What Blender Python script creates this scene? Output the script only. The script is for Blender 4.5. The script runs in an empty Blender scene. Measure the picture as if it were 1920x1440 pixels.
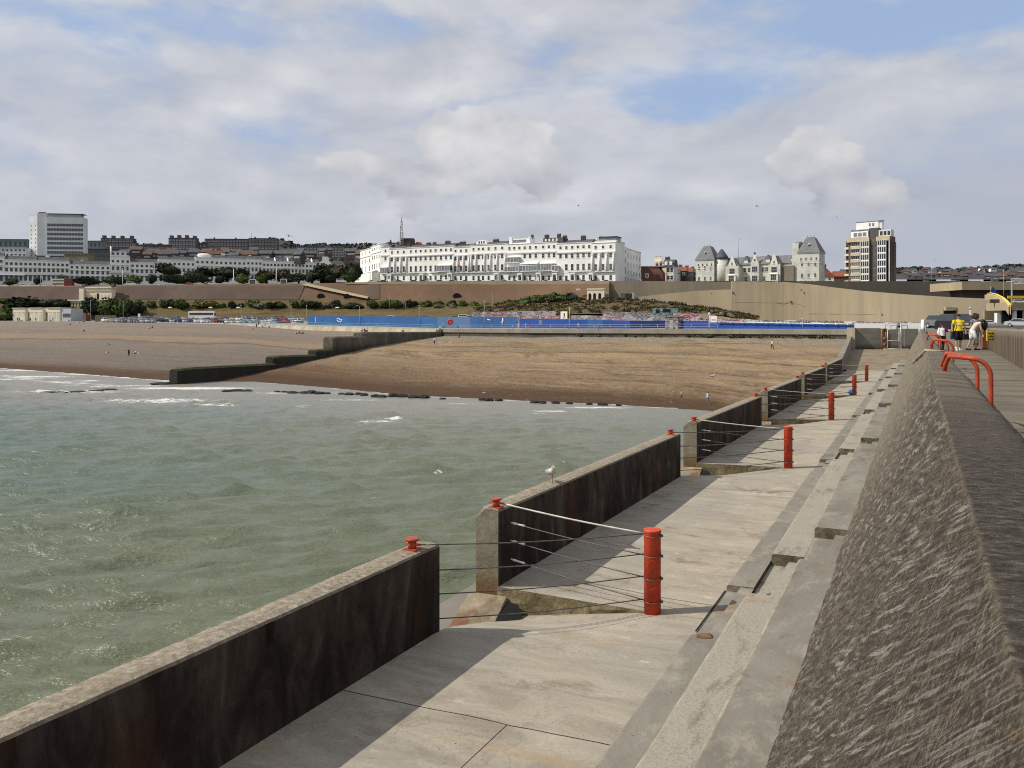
import bpy, bmesh, math, random
import numpy as np
from mathutils import Vector, Matrix, noise as mnoise

R = random.Random(11)
sc = bpy.context.scene
COL = sc.collection
F, HX, HY = 1600.0, 960.0, 608.0          # focal length and horizon of the photograph, pixels
SEA = -11.0                                # heights are measured from the camera's eye level
U, N = (0.4305, 0.9025), (0.9025, -0.4305)  # along the pier, and to its right
PROT = -math.atan2(0.4305, 0.9025)

def pt(px, py, Y):
    return Vector(((px - HX) / F * Y, Y, (HY - py) / F * Y))
def on(px, py, z):
    return pt(px, py, z * F / (HY - py))
def ST(s, t, z):
    return Vector((U[0]*s + N[0]*t, U[1]*s + N[1]*t, z))

# ------------------------------------------------------------------ mesh helper
class MB:
    def __init__(self):
        self.v, self.f, self.m, self.s = [], [], [], []
    def add(self, vs, fs, m=0, smooth=False):
        b = len(self.v)
        self.v += [tuple(p) for p in vs]
        for f in fs:
            self.f.append(tuple(b + i for i in f)); self.m.append(m); self.s.append(smooth)
        return self
    def box(self, x0, x1, y0, y1, z0, z1, m=0):
        vs = [(x0,y0,z0),(x1,y0,z0),(x1,y1,z0),(x0,y1,z0),(x0,y0,z1),(x1,y0,z1),(x1,y1,z1),(x0,y1,z1)]
        return self.add(vs, [(0,3,2,1),(4,5,6,7),(0,1,5,4),(1,2,6,5),(2,3,7,6),(3,0,4,7)], m)
    def frust(self, x0, x1, y0, y1, z0, z1, ix, iy, m=0, ix2=None, iy2=None):
        ix2 = ix if ix2 is None else ix2; iy2 = iy if iy2 is None else iy2
        vs = [(x0,y0,z0),(x1,y0,z0),(x1,y1,z0),(x0,y1,z0),(x0+ix,y0+iy,z1),(x1-ix2,y0+iy,z1),(x1-ix2,y1-iy2,z1),(x0+ix,y1-iy2,z1)]
        return self.add(vs, [(0,3,2,1),(4,5,6,7),(0,1,5,4),(1,2,6,5),(2,3,7,6),(3,0,4,7)], m)
    def prism(self, poly, z0, z1, m=0):
        n = len(poly)
        a = sum(poly[i][0]*poly[(i+1)%n][1]-poly[(i+1)%n][0]*poly[i][1] for i in range(n))
        if a < 0: poly = poly[::-1]
        vs = [(p[0],p[1],z0) for p in poly] + [(p[0],p[1],z1) for p in poly]
        fs = [tuple(range(n-1,-1,-1)), tuple(range(n,2*n))] + [(i,(i+1)%n,n+(i+1)%n,n+i) for i in range(n)]
        return self.add(vs, fs, m)
    def xprof(self, prof, x0, x1, m=0):           # prof in (y,z), pushed along x
        n = len(prof)
        a = sum(prof[i][0]*prof[(i+1)%n][1]-prof[(i+1)%n][0]*prof[i][1] for i in range(n))
        if a < 0: prof = prof[::-1]
        vs = [(x0,p[0],p[1]) for p in prof] + [(x1,p[0],p[1]) for p in prof]
        fs = [tuple(range(n-1,-1,-1)), tuple(range(n,2*n))] + [(i,(i+1)%n,n+(i+1)%n,n+i) for i in range(n)]
        return self.add(vs, fs, m)
    def yprof(self, prof, y0, y1, m=0):           # prof in (x,z), pushed along y
        n = len(prof)
        a = sum(prof[i][0]*prof[(i+1)%n][1]-prof[(i+1)%n][0]*prof[i][1] for i in range(n))
        if a > 0: prof = prof[::-1]
        vs = [(p[0],y0,p[1]) for p in prof] + [(p[0],y1,p[1]) for p in prof]
        fs = [tuple(range(n-1,-1,-1)), tuple(range(n,2*n))] + [(i,(i+1)%n,n+(i+1)%n,n+i) for i in range(n)]
        return self.add(vs, fs, m)
    def tube(self, pts, r, n=8, m=0, caps=True, smooth=True):
        pts = [Vector(p) for p in pts]
        rs = r if isinstance(r, (list, tuple)) else [r]*len(pts)
        vs, fs = [], []
        prev = None
        for i, p in enumerate(pts):
            d = (pts[min(i+1,len(pts)-1)] - pts[max(i-1,0)])
            d = d.normalized() if d.length > 1e-9 else Vector((0,0,1))
            if prev is None:
                a = Vector((0,0,1)) if abs(d.z) < .9 else Vector((1,0,0))
                x = d.cross(a).normalized()
            else:
                x = (prev - d*prev.dot(d)).normalized()
            prev = x; y = d.cross(x)
            for k in range(n):
                t = 2*math.pi*k/n
                vs.append(p + x*(rs[i]*math.cos(t)) + y*(rs[i]*math.sin(t)))
        for i in range(len(pts)-1):
            for k in range(n):
                fs.append((i*n+k, i*n+(k+1)%n, (i+1)*n+(k+1)%n, (i+1)*n+k))
        self.add(vs, fs, m, smooth)
        if caps:
            b = len(self.v) - len(vs)
            self.f.append(tuple(b+k for k in range(n-1,-1,-1))); self.m.append(m); self.s.append(False)
            self.f.append(tuple(b+(len(pts)-1)*n+k for k in range(n))); self.m.append(m); self.s.append(False)
        return self
    def cyl(self, c, r, z0, z1, n=12, m=0, r2=None):
        return self.tube([(c[0],c[1],z0),(c[0],c[1],z1)], [r, r if r2 is None else r2], n, m)
    def ell(self, c, rx, ry, rz, nu=10, nv=6, m=0, z0=-1.0):
        vs, fs = [], []
        for j in range(nv+1):
            a = math.asin(z0) + (math.pi/2 - math.asin(z0))*j/nv
            for i in range(nu):
                t = 2*math.pi*i/nu
                vs.append((c[0]+rx*math.cos(a)*math.cos(t), c[1]+ry*math.cos(a)*math.sin(t), c[2]+rz*math.sin(a)))
        for j in range(nv):
            for i in range(nu):
                fs.append((j*nu+i, j*nu+(i+1)%nu, (j+1)*nu+(i+1)%nu, (j+1)*nu+i))
        return self.add(vs, fs, m, True)
    def grid(self, rows, m=0, smooth=False):
        n = len(rows[0]); vs = [p for r in rows for p in r]
        fs = [(j*n+i, j*n+i+1, (j+1)*n+i+1, (j+1)*n+i) for j in range(len(rows)-1) for i in range(n-1)]
        return self.add(vs, fs, m, smooth)
    def mesh(self, name, mats, fix=False):
        me = bpy.data.meshes.new(name)
        me.from_pydata(self.v, [], self.f)
        for m in mats: me.materials.append(m)
        me.polygons.foreach_set('material_index', self.m)
        me.polygons.foreach_set('use_smooth', self.s)
        if fix:
            bm = bmesh.new(); bm.from_mesh(me)
            bmesh.ops.recalc_face_normals(bm, faces=bm.faces); bm.to_mesh(me); bm.free()
        me.update()
        return me
    def build(self, name, mats, parent=None, loc=(0,0,0), rz=0.0, fix=False):
        return put(name, self.mesh(name, mats if isinstance(mats, (list, tuple)) else [mats], fix), parent, loc, rz)

def put(name, me, parent=None, loc=(0,0,0), rz=0.0, scale=None):
    o = bpy.data.objects.new(name, me); COL.objects.link(o)
    o.location = loc; o.rotation_euler = (0,0,rz)
    if scale: o.scale = scale
    if parent: o.parent = parent
    return o
def tag(o, label, cat, group=None, kind='thing'):
    o['label'] = label; o['category'] = cat; o['kind'] = kind
    if group: o['group'] = group
    return o
def thing(name, label, cat, loc=(0,0,0), rz=0.0, group=None):
    o = bpy.data.objects.new(name, None); COL.objects.link(o)
    o.location = loc; o.rotation_euler = (0,0,rz); o.empty_display_size = .2
    return tag(o, label, cat, group)
def struct(o, kind='structure'):
    o['kind'] = kind
    return o
def repaint(o, i, mat):
    o.material_slots[i].link = 'OBJECT'; o.material_slots[i].material = mat

# ------------------------------------------------------------------ materials
class NT:
    def __init__(self, nt): self.nt = nt; self.L = nt.links
    def n(self, typ, **kw):
        x = self.nt.nodes.new(typ)
        for k, v in kw.items(): setattr(x, k, v)
        return x
    def set(self, sock, v):
        if v is None: return
        if hasattr(v, 'is_output'): self.L.new(v, sock)
        elif isinstance(v, (tuple, list)) and len(v) == 3 and sock.type == 'RGBA': sock.default_value = (*v, 1)
        else: sock.default_value = v
    def math(self, op, a, b=None, c=None, clamp=False):
        x = self.n('ShaderNodeMath', operation=op, use_clamp=clamp)
        for i, v in enumerate((a, b, c)): self.set(x.inputs[i], v)
        return x.outputs[0]
    def vmath(self, op, a, b=None):
        x = self.n('ShaderNodeVectorMath', operation=op)
        self.set(x.inputs[0], a)
        if b is not None: self.set(x.inputs[1], b)
        return x.outputs['Value'] if op in ('LENGTH','DOT_PRODUCT') else x.outputs[0]
    def mix(self, f, a, b, blend='MIX'):
        x = self.n('ShaderNodeMix', data_type='RGBA', blend_type=blend)
        self.set(x.inputs[0], f); self.set(x.inputs[6], a); self.set(x.inputs[7], b)
        return x.outputs[2]
    def noise(self, vec, scale, detail=4, rough=.55, dist=0.0, out=0):
        x = self.n('ShaderNodeTexNoise')
        if vec is not None: self.L.new(vec, x.inputs['Vector'])
        x.inputs['Scale'].default_value = scale; x.inputs['Detail'].default_value = detail
        x.inputs['Roughness'].default_value = rough; x.inputs['Distortion'].default_value = dist
        return x.outputs[out]
    def voro(self, vec, scale, feature='F1', out='Distance'):
        x = self.n('ShaderNodeTexVoronoi', feature=feature)
        if vec is not None: self.L.new(vec, x.inputs['Vector'])
        x.inputs['Scale'].default_value = scale
        return x.outputs[out]
    def step(self, v, a, b, lo=0.0, hi=1.0):
        x = self.n('ShaderNodeMapRange', interpolation_type='SMOOTHSTEP')
        self.set(x.inputs[0], v)
        for i, q in enumerate((a, b, lo, hi)): self.set(x.inputs[i+1], q)
        return x.outputs[0]
    def ramp(self, v, stops, mode='LINEAR'):
        x = self.n('ShaderNodeValToRGB'); self.set(x.inputs[0], v)
        e = x.color_ramp.elements; x.color_ramp.interpolation = mode
        while len(e) < len(stops): e.new(.5)
        for i, (p, c) in enumerate(stops): e[i].position = p; e[i].color = (*c, 1)
        return x.outputs[0]
    def co(self, which='Object'):
        return self.n('ShaderNodeTexCoord').outputs[which]
    def mapping(self, v, scale=(1,1,1), rot=(0,0,0), loc=(0,0,0)):
        x = self.n('ShaderNodeMapping'); self.L.new(v, x.inputs[0])
        x.inputs['Scale'].default_value = scale; x.inputs['Rotation'].default_value = rot; x.inputs['Location'].default_value = loc
        return x.outputs[0]
    def xyz(self, v):
        x = self.n('ShaderNodeSeparateXYZ'); self.L.new(v, x.inputs[0]); return x.outputs
    def vec(self, a, b, c):
        x = self.n('ShaderNodeCombineXYZ')
        for i, v in enumerate((a, b, c)): self.set(x.inputs[i], v)
        return x.outputs[0]
    def bump(self, h, strength=.4, dist=.02):
        x = self.n('ShaderNodeBump'); self.L.new(h, x.inputs['Height'])
        x.inputs['Strength'].default_value = strength; x.inputs['Distance'].default_value = dist
        return x.outputs[0]

def newmat(name):
    m = bpy.data.materials.new(name); m.use_nodes = True
    g = NT(m.node_tree); b = m.node_tree.nodes['Principled BSDF']
    return m, g, b
def scl(c, k): return tuple(min(1, x*k) for x in c)
def M(name, c, rough=.85, var=.2, scale=1.0, spec=.25, metal=0.0, c2=None, bump=0.0, bscale=8.0, which='Object', streak=None):
    m, g, b = newmat(name)
    co = g.co(which)
    if streak: co = g.mapping(co, scale=streak)
    f = g.noise(co, scale, 6, .6)
    f = g.step(f, .3, .7)
    col = g.mix(f, scl(c, 1-var), c2 if c2 else scl(c, 1+var))
    f2 = g.noise(co, scale*9, 3, .6)
    col = g.mix(g.step(f2, .35, .7, 0, .35*min(1, var*3)), col, scl(c, .55))
    g.set(b.inputs['Base Color'], col)
    b.inputs['Roughness'].default_value = rough
    b.inputs['Specular IOR Level'].default_value = spec
    b.inputs['Metallic'].default_value = metal
    if bump:
        g.L.new(g.bump(g.noise(co, bscale, 5, .6), bump, .05), b.inputs['Normal'])
    return m

MT = {}
MT['white'] = M('white_stucco', (.86,.855,.82), .8, .08, .12)
MT['white2'] = M('white_trim', (.82,.81,.78), .7, .05, .3)
MT['white_old'] = M('grey_white_render', (.66,.67,.68), .8, .12, .08)
MT['glass'] = M('window_glass', (.035,.04,.05), .12, .4, .25, spec=.6)
MT['glass_pale'] = M('curtained_glass', (.22,.24,.26), .2, .4, .25, spec=.5)
MT['glass_mid'] = M('half_curtained_glass', (.10,.105,.11), .2, .4, .25, spec=.5)
MT['joint'] = M('dirty_joint', (.075,.06,.042), .95, .4, 3)
MT['brownstone'] = M('brown_stone', (.20,.11,.065), .9, .3, 6)
MT['slate'] = M('slate_roof', (.085,.09,.10), .7, .25, .4)
MT['slate_grey'] = M('grey_slate_roof', (.17,.175,.18), .7, .2, .5, streak=(1,1,4))
MT['redtile'] = M('red_tile_roof', (.27,.095,.055), .8, .25, .5)
MT['oldtile'] = M('old_brown_tile', (.13,.075,.055), .85, .25, .5)
MT['brick'] = M('red_brick', (.17,.075,.055), .9, .25, .6)
MT['brick_dark'] = M('dark_brown_brick', (.072,.060,.058), .9, .2, .5)
MT['chimney'] = M('sooty_brick', (.075,.05,.045), .9, .3, .8)
MT['cream'] = M('cream_render', (.74,.67,.52), .85, .1, .2)
MT['stone'] = M('pale_stone', (.58,.57,.515), .85, .15, .3)
MT['stone_dress'] = M('stone_dressing', (.69,.675,.60), .85, .1, .4)
MT['beige'] = M('beige_panel', (.55,.46,.32), .8, .1, .3)
MT['black'] = M('black_iron', (.015,.015,.017), .5, .3, 2)
MT['dark'] = M('dark_recess', (.012,.012,.013), .9, .2, 1)
MT['grey'] = M('grey_metal', (.33,.34,.35), .5, .15, 1.5, spec=.5)
MT['grey_block'] = M('grey_cladding', (.40,.43,.46), .7, .12, .05)
MT['hospwhite'] = M('white_cladding', (.70,.73,.75), .7, .08, .05)
MT['towerbrick'] = M('grey_brown_brick', (.145,.12,.105), .9, .2, .06)
MT['grey_slab'] = M('dark_grey_panel', (.22,.245,.27), .6, .12, .05)
MT['flatbrick'] = M('brown_flat_brick', (.115,.10,.10), .9, .2, .06)
MT['green_glass'] = M('green_grey_cladding', (.16,.20,.20), .5, .2, .06)
MT['tan'] = M('tan_concrete', (.37,.30,.195), .9, .14, .06, streak=(1,1,.35))
MT['tan_light'] = M('light_tan_concrete', (.42,.34,.225), .9, .10, .05, streak=(1,1,.35))
MT['tan_dark'] = M('shaded_dark_tan_concrete', (.235,.20,.145), .9, .14, .06, streak=(1,1,.3))  # shade of the back walls put into a darker tan; seams share it
MT['grey_conc'] = M('grey_concrete', (.215,.195,.16), .9, .2, .15, streak=(1,1,.3))
MT['brown_cliff'] = M('brown_cliff_render', (.155,.098,.062), .95, .2, .035, c2=(.185,.115,.07), streak=(1,1,.4))
MT['cliff_dark'] = M('dark_brown_cliff_render', (.105,.075,.06), .95, .2, .04, streak=(1,1,.4))
MT['seawall'] = M('seawall_concrete', (.40,.345,.25), .9, .25, .25, streak=(1,1,.3))
MT['seawall_dark'] = M('dark_seawall_concrete', (.075,.062,.05), .9, .3, .3)  # darker concrete for the face below the parapet lip
MT['red'] = M('red_paint', (.60,.065,.018), .38, .14, 3.0, spec=.5)
MT['red2'] = M('orange_red_paint', (.52,.085,.028), .42, .18, 4.0, spec=.5)
MT['bright_red'] = M('bright_red_paint', (.62,.03,.03), .5, .1, 2)
MT['rust'] = M('rust', (.22,.075,.025), .9, .5, 5.0, c2=(.42,.22,.11))
MT['galv'] = M('galvanised_steel', (.50,.50,.47), .4, .2, 4.0, spec=.6, metal=.3)
MT['cable'] = M('steel_cable', (.13,.12,.11), .5, .3, 6, spec=.5, metal=.4)
MT['turn'] = M('bright_turnbuckle', (.75,.73,.68), .3, .1, 6, spec=.6)
MT['ropew'] = M('pale_cable_sleeve', (.58,.55,.48), .6, .2, 6)
MT['blue'] = M('blue_hoarding_paint', (.022,.075,.32), .55, .12, .08)
MT['blue_light'] = M('light_blue_hoarding_paint', (.035,.118,.31), .55, .15, .08)
MT['blue_grey'] = M('faded_blue_hoarding_paint', (.085,.16,.29), .6, .1, .08)
MT['teal'] = M('teal_rail_paint', (.22,.46,.42), .5, .1, 1)
MT['yellow'] = M('yellow_paint', (.72,.52,.06), .6, .1, 1)
MT['blank'] = M('white_board', (.82,.82,.8), .6, .03, 1)
MT['skin'] = M('skin', (.48,.29,.19), .6, .08, 8)
MT['hair'] = M('black_hair', (.014,.011,.010), .5, .3, 20)
MT['hair_brown'] = M('brown_hair', (.06,.035,.022), .6, .3, 20)
MT['wood'] = M('weathered_timber', (.20,.16,.10), .9, .3, 2)
MT['tyre'] = M('tyre_rubber', (.02,.02,.02), .8, .2, 5)
MT['bark'] = M('bark', (.06,.045,.035), .95, .3, 3)
CLOTH = {}
def cloth(n, c):
    if n not in CLOTH: CLOTH[n] = M(n + '_cloth', c, .9, .12, 9)
    return CLOTH[n]
PAINT = {}
def paint(n, c):
    if n not in PAINT:
        m = M(n + '_car_paint', c, .25, .06, 2, spec=.6); PAINT[n] = m
    return PAINT[n]

def wornpaint(name, c, rust=.62):
    m, g, b = newmat(name); co = g.co()
    f = g.noise(co, 5, 5, .65); col = g.mix(g.step(f, .3, .7), scl(c, .72), scl(c, 1.08))
    col = g.mix(g.step(g.noise(g.mapping(co, scale=(1,1,.35)), 9, 6, .72), .56, .70, 0, .5), col, scl(c, .42))
    ch = g.step(g.noise(co, 17, 5, .7), rust, rust+.04); col = g.mix(g.math('MULTIPLY', ch, .85), col, (.10,.045,.028))
    g.set(b.inputs['Base Color'], col); g.set(b.inputs['Roughness'], g.math('MULTIPLY_ADD', f, .3, .38)); b.inputs['Specular IOR Level'].default_value = .35
    g.L.new(g.bump(g.noise(co, 30, 4, .7), .25, .01), b.inputs['Normal']); return m
MT['red'] = wornpaint('worn_red_paint', (.57,.060,.020)); MT['red2'] = wornpaint('worn_orange_red_paint', (.45,.068,.026), .60)
# foliage
def leafmat(name, c1, c2):
    m, g, b = newmat(name)
    oi = g.n('ShaderNodeObjectInfo')
    geo = g.n('ShaderNodeNewGeometry')
    f = g.noise(geo.outputs['Position'], .9, 3, .6)
    col = g.mix(g.step(f, .3, .7), c1, c2)
    col = g.mix(g.math('MULTIPLY', geo.outputs['Random Per Island'], .6), col, scl(c1, .55))
    hv = g.n('ShaderNodeHueSaturation'); g.set(hv.inputs['Value'], g.math('MULTIPLY_ADD', oi.outputs['Random'], .5, .75)); g.set(hv.inputs['Color'], col)
    g.set(b.inputs['Base Color'], hv.outputs[0]); b.inputs['Roughness'].default_value = .8
    b.inputs['Specular IOR Level'].default_value = .15
    return m
MT['leaf'] = leafmat('green_leaves', (.042,.066,.020), (.100,.130,.034))
MT['leaf_dark'] = leafmat('dark_evergreen_leaves', (.016,.026,.014), (.036,.050,.022))
MT['leaf_olive'] = leafmat('olive_leaves', (.070,.078,.024), (.14,.14,.045))
MT['leaf_grey'] = leafmat('silver_grey_leaves', (.14,.13,.09), (.26,.23,.16))
MT['leaf_brown'] = leafmat('brownish_leaves', (.036,.030,.015), (.072,.058,.026))
MT['leaf_far'] = leafmat('far_tree_leaves', (.040,.048,.042), (.060,.068,.056))

# ---------- pier surfaces (object coordinates are (across, along, up) in metres)
def deckmat():
    m, g, b = newmat('deck_concrete')
    co = g.co()
    big = g.noise(co, .35, 6, .62, .4)
    str_ = g.noise(g.mapping(co, scale=(.55,1.7,1), rot=(0,0,.12)), 1.3, 7, .66, .8)
    fine = g.noise(co, 22, 5, .7)
    col = g.ramp(str_, [(.22,(.20,.165,.125)),(.42,(.345,.30,.235)),(.60,(.425,.375,.30)),(.78,(.53,.48,.395))])
    col = g.mix(g.step(big, .44, .66, 0, .6), col, (.29,.275,.24))
    col = g.mix(g.step(g.noise(co, 2.2, 6, .7, .5), .60, .70, 0, .6), col, (.64,.58,.475))
    col = g.mix(g.step(g.noise(g.mapping(co, loc=(3,8,1)), 1.1, 8, .75, .3), .55, .68, 0, .8), col, (.17,.135,.085))
    nr = g.step(g.xyz(co)[1], 13, 5, 0, .55)
    col = g.mix(nr, col, g.mix(g.step(str_, .3, .7), (.225,.20,.16), (.395,.35,.285)))
    pit = g.math('MULTIPLY', g.step(g.noise(co, 30, 4, .75), .58, .66), g.step(g.noise(g.mapping(co, loc=(1,4,0)), 1.4, 5, .65), .46, .60))
    col = g.mix(g.math('MULTIPLY', pit, .75), col, (.075,.065,.05))
    sp = g.noise(co, 38, 2, .6)
    spm = g.math('MULTIPLY', g.step(sp, .66, .72), g.step(g.noise(g.mapping(co, loc=(7,2,0)), .9, 4, .6), .48, .62))
    col = g.mix(spm, col, (.055,.05,.038))
    col = g.mix(g.step(fine, .3, .75, 0, .35), col, (.18,.155,.12))
    ck = g.voro(g.vmath('ADD', g.mapping(co, scale=(.30,.22,1)), g.vmath('MULTIPLY', g.noise(co, 1.3, 5, .65, 0, 1), (.25,.25,.25))), 1.0, 'DISTANCE_TO_EDGE')
    col = g.mix(g.math('MULTIPLY', g.step(ck, .006, .002, 0, .18), g.step(g.noise(co, .5, 2, .5), .42, .55)), col, (.09,.075,.055))
    # faint ochre runs
    col = g.mix(g.step(g.noise(g.mapping(co, scale=(.5,2.5,1), loc=(1,5,0)), .8, 5, .65), .60, .72, 0, .55), col, (.36,.255,.13))
    g.set(b.inputs['Base Color'], col)
    b.inputs['Roughness'].default_value = .9; b.inputs['Specular IOR Level'].default_value = .2
    h = g.math('ADD', g.math('MULTIPLY', str_, .8), g.math('MULTIPLY', fine, .25))
    g.L.new(g.bump(h, .55, .02), b.inputs['Normal'])
    return m
MT['deck'] = deckmat()

def rampmat():
    m, g, b = newmat('brown_ramp_concrete')
    co = g.co()
    f = g.noise(g.mapping(co, scale=(1,.35,1)), .7, 7, .65, .4)
    col = g.ramp(f, [(.25,(.13,.098,.058)),(.5,(.20,.155,.095)),(.72,(.27,.215,.14))])
    col = g.mix(g.step(g.noise(g.mapping(co, scale=(1,.2,1)), 1.5, 4, .6), .66, .72, 0, .7), col, (.42,.38,.31))
    g.set(b.inputs['Base Color'], col); b.inputs['Roughness'].default_value = .95
    g.L.new(g.bump(g.noise(co, 8, 5, .7), .4, .02), b.inputs['Normal'])
    return m
MT['ramp'] = rampmat()

def wallmat():     # low outer walls: black-brown stained faces, pale worn top
    m, g, b = newmat('stained_wall_concrete')
    co = g.co(); geo = g.n('ShaderNodeNewGeometry')
    p = g.xyz(co); nz = g.xyz(geo.outputs['Normal'])[2]
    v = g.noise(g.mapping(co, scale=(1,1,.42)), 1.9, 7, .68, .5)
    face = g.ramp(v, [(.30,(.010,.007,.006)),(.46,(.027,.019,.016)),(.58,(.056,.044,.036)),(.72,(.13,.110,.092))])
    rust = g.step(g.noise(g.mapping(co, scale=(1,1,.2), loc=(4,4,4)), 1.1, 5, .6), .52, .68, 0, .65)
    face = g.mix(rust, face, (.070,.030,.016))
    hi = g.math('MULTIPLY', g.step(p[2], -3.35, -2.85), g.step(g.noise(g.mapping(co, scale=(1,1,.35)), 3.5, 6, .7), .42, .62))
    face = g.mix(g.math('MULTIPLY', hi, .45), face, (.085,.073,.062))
    t = g.noise(co, 15.0, 7, .78, .3)
    top = g.ramp(t, [(.30,(.11,.088,.062)),(.43,(.215,.18,.135)),(.56,(.31,.27,.205)),(.70,(.46,.42,.34))])
    top = g.mix(g.step(g.noise(co, 1.3, 4, .6), .5, .7, 0, .6), top, (.19,.15,.10))
    # sun on the ends is put into the colour as a paler grey
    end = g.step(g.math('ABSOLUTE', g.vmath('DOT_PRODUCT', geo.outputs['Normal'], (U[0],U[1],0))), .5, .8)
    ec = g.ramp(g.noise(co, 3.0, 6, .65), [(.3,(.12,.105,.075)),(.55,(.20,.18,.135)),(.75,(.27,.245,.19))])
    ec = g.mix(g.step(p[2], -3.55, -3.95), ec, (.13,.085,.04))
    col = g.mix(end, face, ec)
    col = g.mix(g.step(nz, .45, .75), col, top)
    g.set(b.inputs['Base Color'], col); b.inputs['Roughness'].default_value = .95; b.inputs['Specular IOR Level'].default_value = .15
    g.L.new(g.bump(g.noise(co, 14, 6, .7), .6, .03), b.inputs['Normal'])
    return m
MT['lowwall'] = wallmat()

def slopemat():
    m, g, b = newmat('streaked_slope_concrete')
    co = g.co(); p = g.xyz(co)
    s, z, t = p[1], p[2], p[0]
    # streaks fan out from the top of the near end of the face
    wr = g.math('DIVIDE', g.math('SUBTRACT', z, .455), .907); ds = g.math('SUBTRACT', s, .357)
    ph = g.math('ARCTAN2', wr, ds); rr_ = g.math('SQRT', g.math('ADD', g.math('MULTIPLY', wr, wr), g.math('MULTIPLY', ds, ds)))
    warp = g.noise(co, 2.2, 4, .6)
    ph = g.math('ADD', ph, g.math('MULTIPLY', g.math('SUBTRACT', warp, .5), .018))
    n1 = g.noise(g.vec(g.math('MULTIPLY', rr_, 1.9), g.math('MULTIPLY', ph, 150.0), 0.0), 1, 6, .66, .12)
    n2 = g.noise(g.vec(g.math('MULTIPLY', rr_, 5.0), g.math('MULTIPLY', ph, 330.0), 3.0), 1, 4, .65, .1)
    n3 = g.noise(g.vec(g.math('MULTIPLY', rr_, .9), g.math('MULTIPLY', ph, 46.0), 7.0), 1, 5, .62, .2)
    fine = g.noise(co, 60, 4, .75)
    peb = g.noise(co, 30, 6, .85)
    base = g.ramp(peb, [(.34,(.020,.016,.011)),(.44,(.064,.051,.037)),(.53,(.130,.106,.080)),(.64,(.35,.31,.25))])
    mott = g.noise(co, 1.9, 5, .6)
    base = g.mix(g.step(mott, .35, .65, 0, .5), base, (.060,.046,.032))
    dk = g.step(n1, .49, .36, 0, .6)
    base = g.mix(dk, base, (.032,.025,.020))
    lt = g.math('MULTIPLY', g.math('MULTIPLY', g.step(n1, .515, .59), g.step(n3, .36, .58, .12, 1)), g.step(g.noise(co, .9, 4, .6), .36, .60, .30, 1))
    lt = g.math('MULTIPLY', lt, g.step(fine, .28, .52, .35, 1))
    base = g.mix(g.math('MULTIPLY', lt, .74), base, (.44,.415,.37))
    lt2 = g.math('MULTIPLY', g.step(n3, .56, .66, 0, .6), g.math('MULTIPLY', g.step(n2, .38, .58, .2, 1), g.step(peb, .35, .6, .3, 1)))
    base = g.mix(lt2, base, (.30,.275,.23))
    wt = g.math('MULTIPLY', g.step(n2, .64, .70), g.step(fine, .52, .60))
    base = g.mix(g.math('MULTIPLY', wt, .8), base, (.62,.60,.55))
    och = g.math('MULTIPLY', g.step(g.noise(co, 9, 4, .6), .63, .70), g.step(fine, .45, .6))
    base = g.mix(g.math('MULTIPLY', och, .7), base, (.27,.15,.04))
    # farther along the pier the face is cleaner, tan, and evenly worn
    far = g.step(s, 7, 28)
    tan = g.ramp(n1, [(.3,(.125,.105,.076)),(.5,(.20,.170,.124)),(.7,(.30,.262,.20))])
    base = g.mix(g.math('MULTIPLY', far, .85), base, tan)
    # cap: darker, mossy, near; brown-grey beyond
    cap = g.ramp(g.noise(g.vec(g.math('MULTIPLY', t, 3), g.math('MULTIPLY', s, 5), z), 4, 7, .78), [(.32,(.022,.018,.014)),(.46,(.055,.045,.036)),(.58,(.115,.096,.076)),(.70,(.26,.23,.185))])
    cap2 = g.ramp(g.noise(g.vec(g.math('MULTIPLY', t, .8), g.math('MULTIPLY', s, 2.4), z), 1.6, 6, .65, .4), [(.3,(.085,.068,.050)),(.5,(.155,.128,.096)),(.7,(.235,.20,.152))])
    cap = g.mix(g.step(s, 4, 14), cap, cap2)
    cap = g.mix(g.math('MULTIPLY', g.step(g.noise(co, 45, 3, .7), .66, .73), .6), cap, (.45,.43,.38))
    base = g.mix(g.step(t, .17, .21), base, cap)
    # worn lighter crest line
    cl = g.math('MULTIPLY', g.step(g.math('ABSOLUTE', g.math('SUBTRACT', t, .188)), .016, .0), g.step(g.noise(co, 16, 5, .75), .42, .6))
    base = g.mix(g.math('MULTIPLY', cl, .6), base, (.28,.23,.15))
    g.set(b.inputs['Base Color'], base); b.inputs['Roughness'].default_value = .92; b.inputs['Specular IOR Level'].default_value = .2
    h = g.math('ADD', g.math('MULTIPLY', peb, .7), g.math('ADD', g.math('MULTIPLY', n1, .8), g.math('MULTIPLY', fine, .5)))
    g.L.new(g.bump(h, .85, .03), b.inputs['Normal'])
    return m
MT['slope'] = slopemat()

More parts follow.
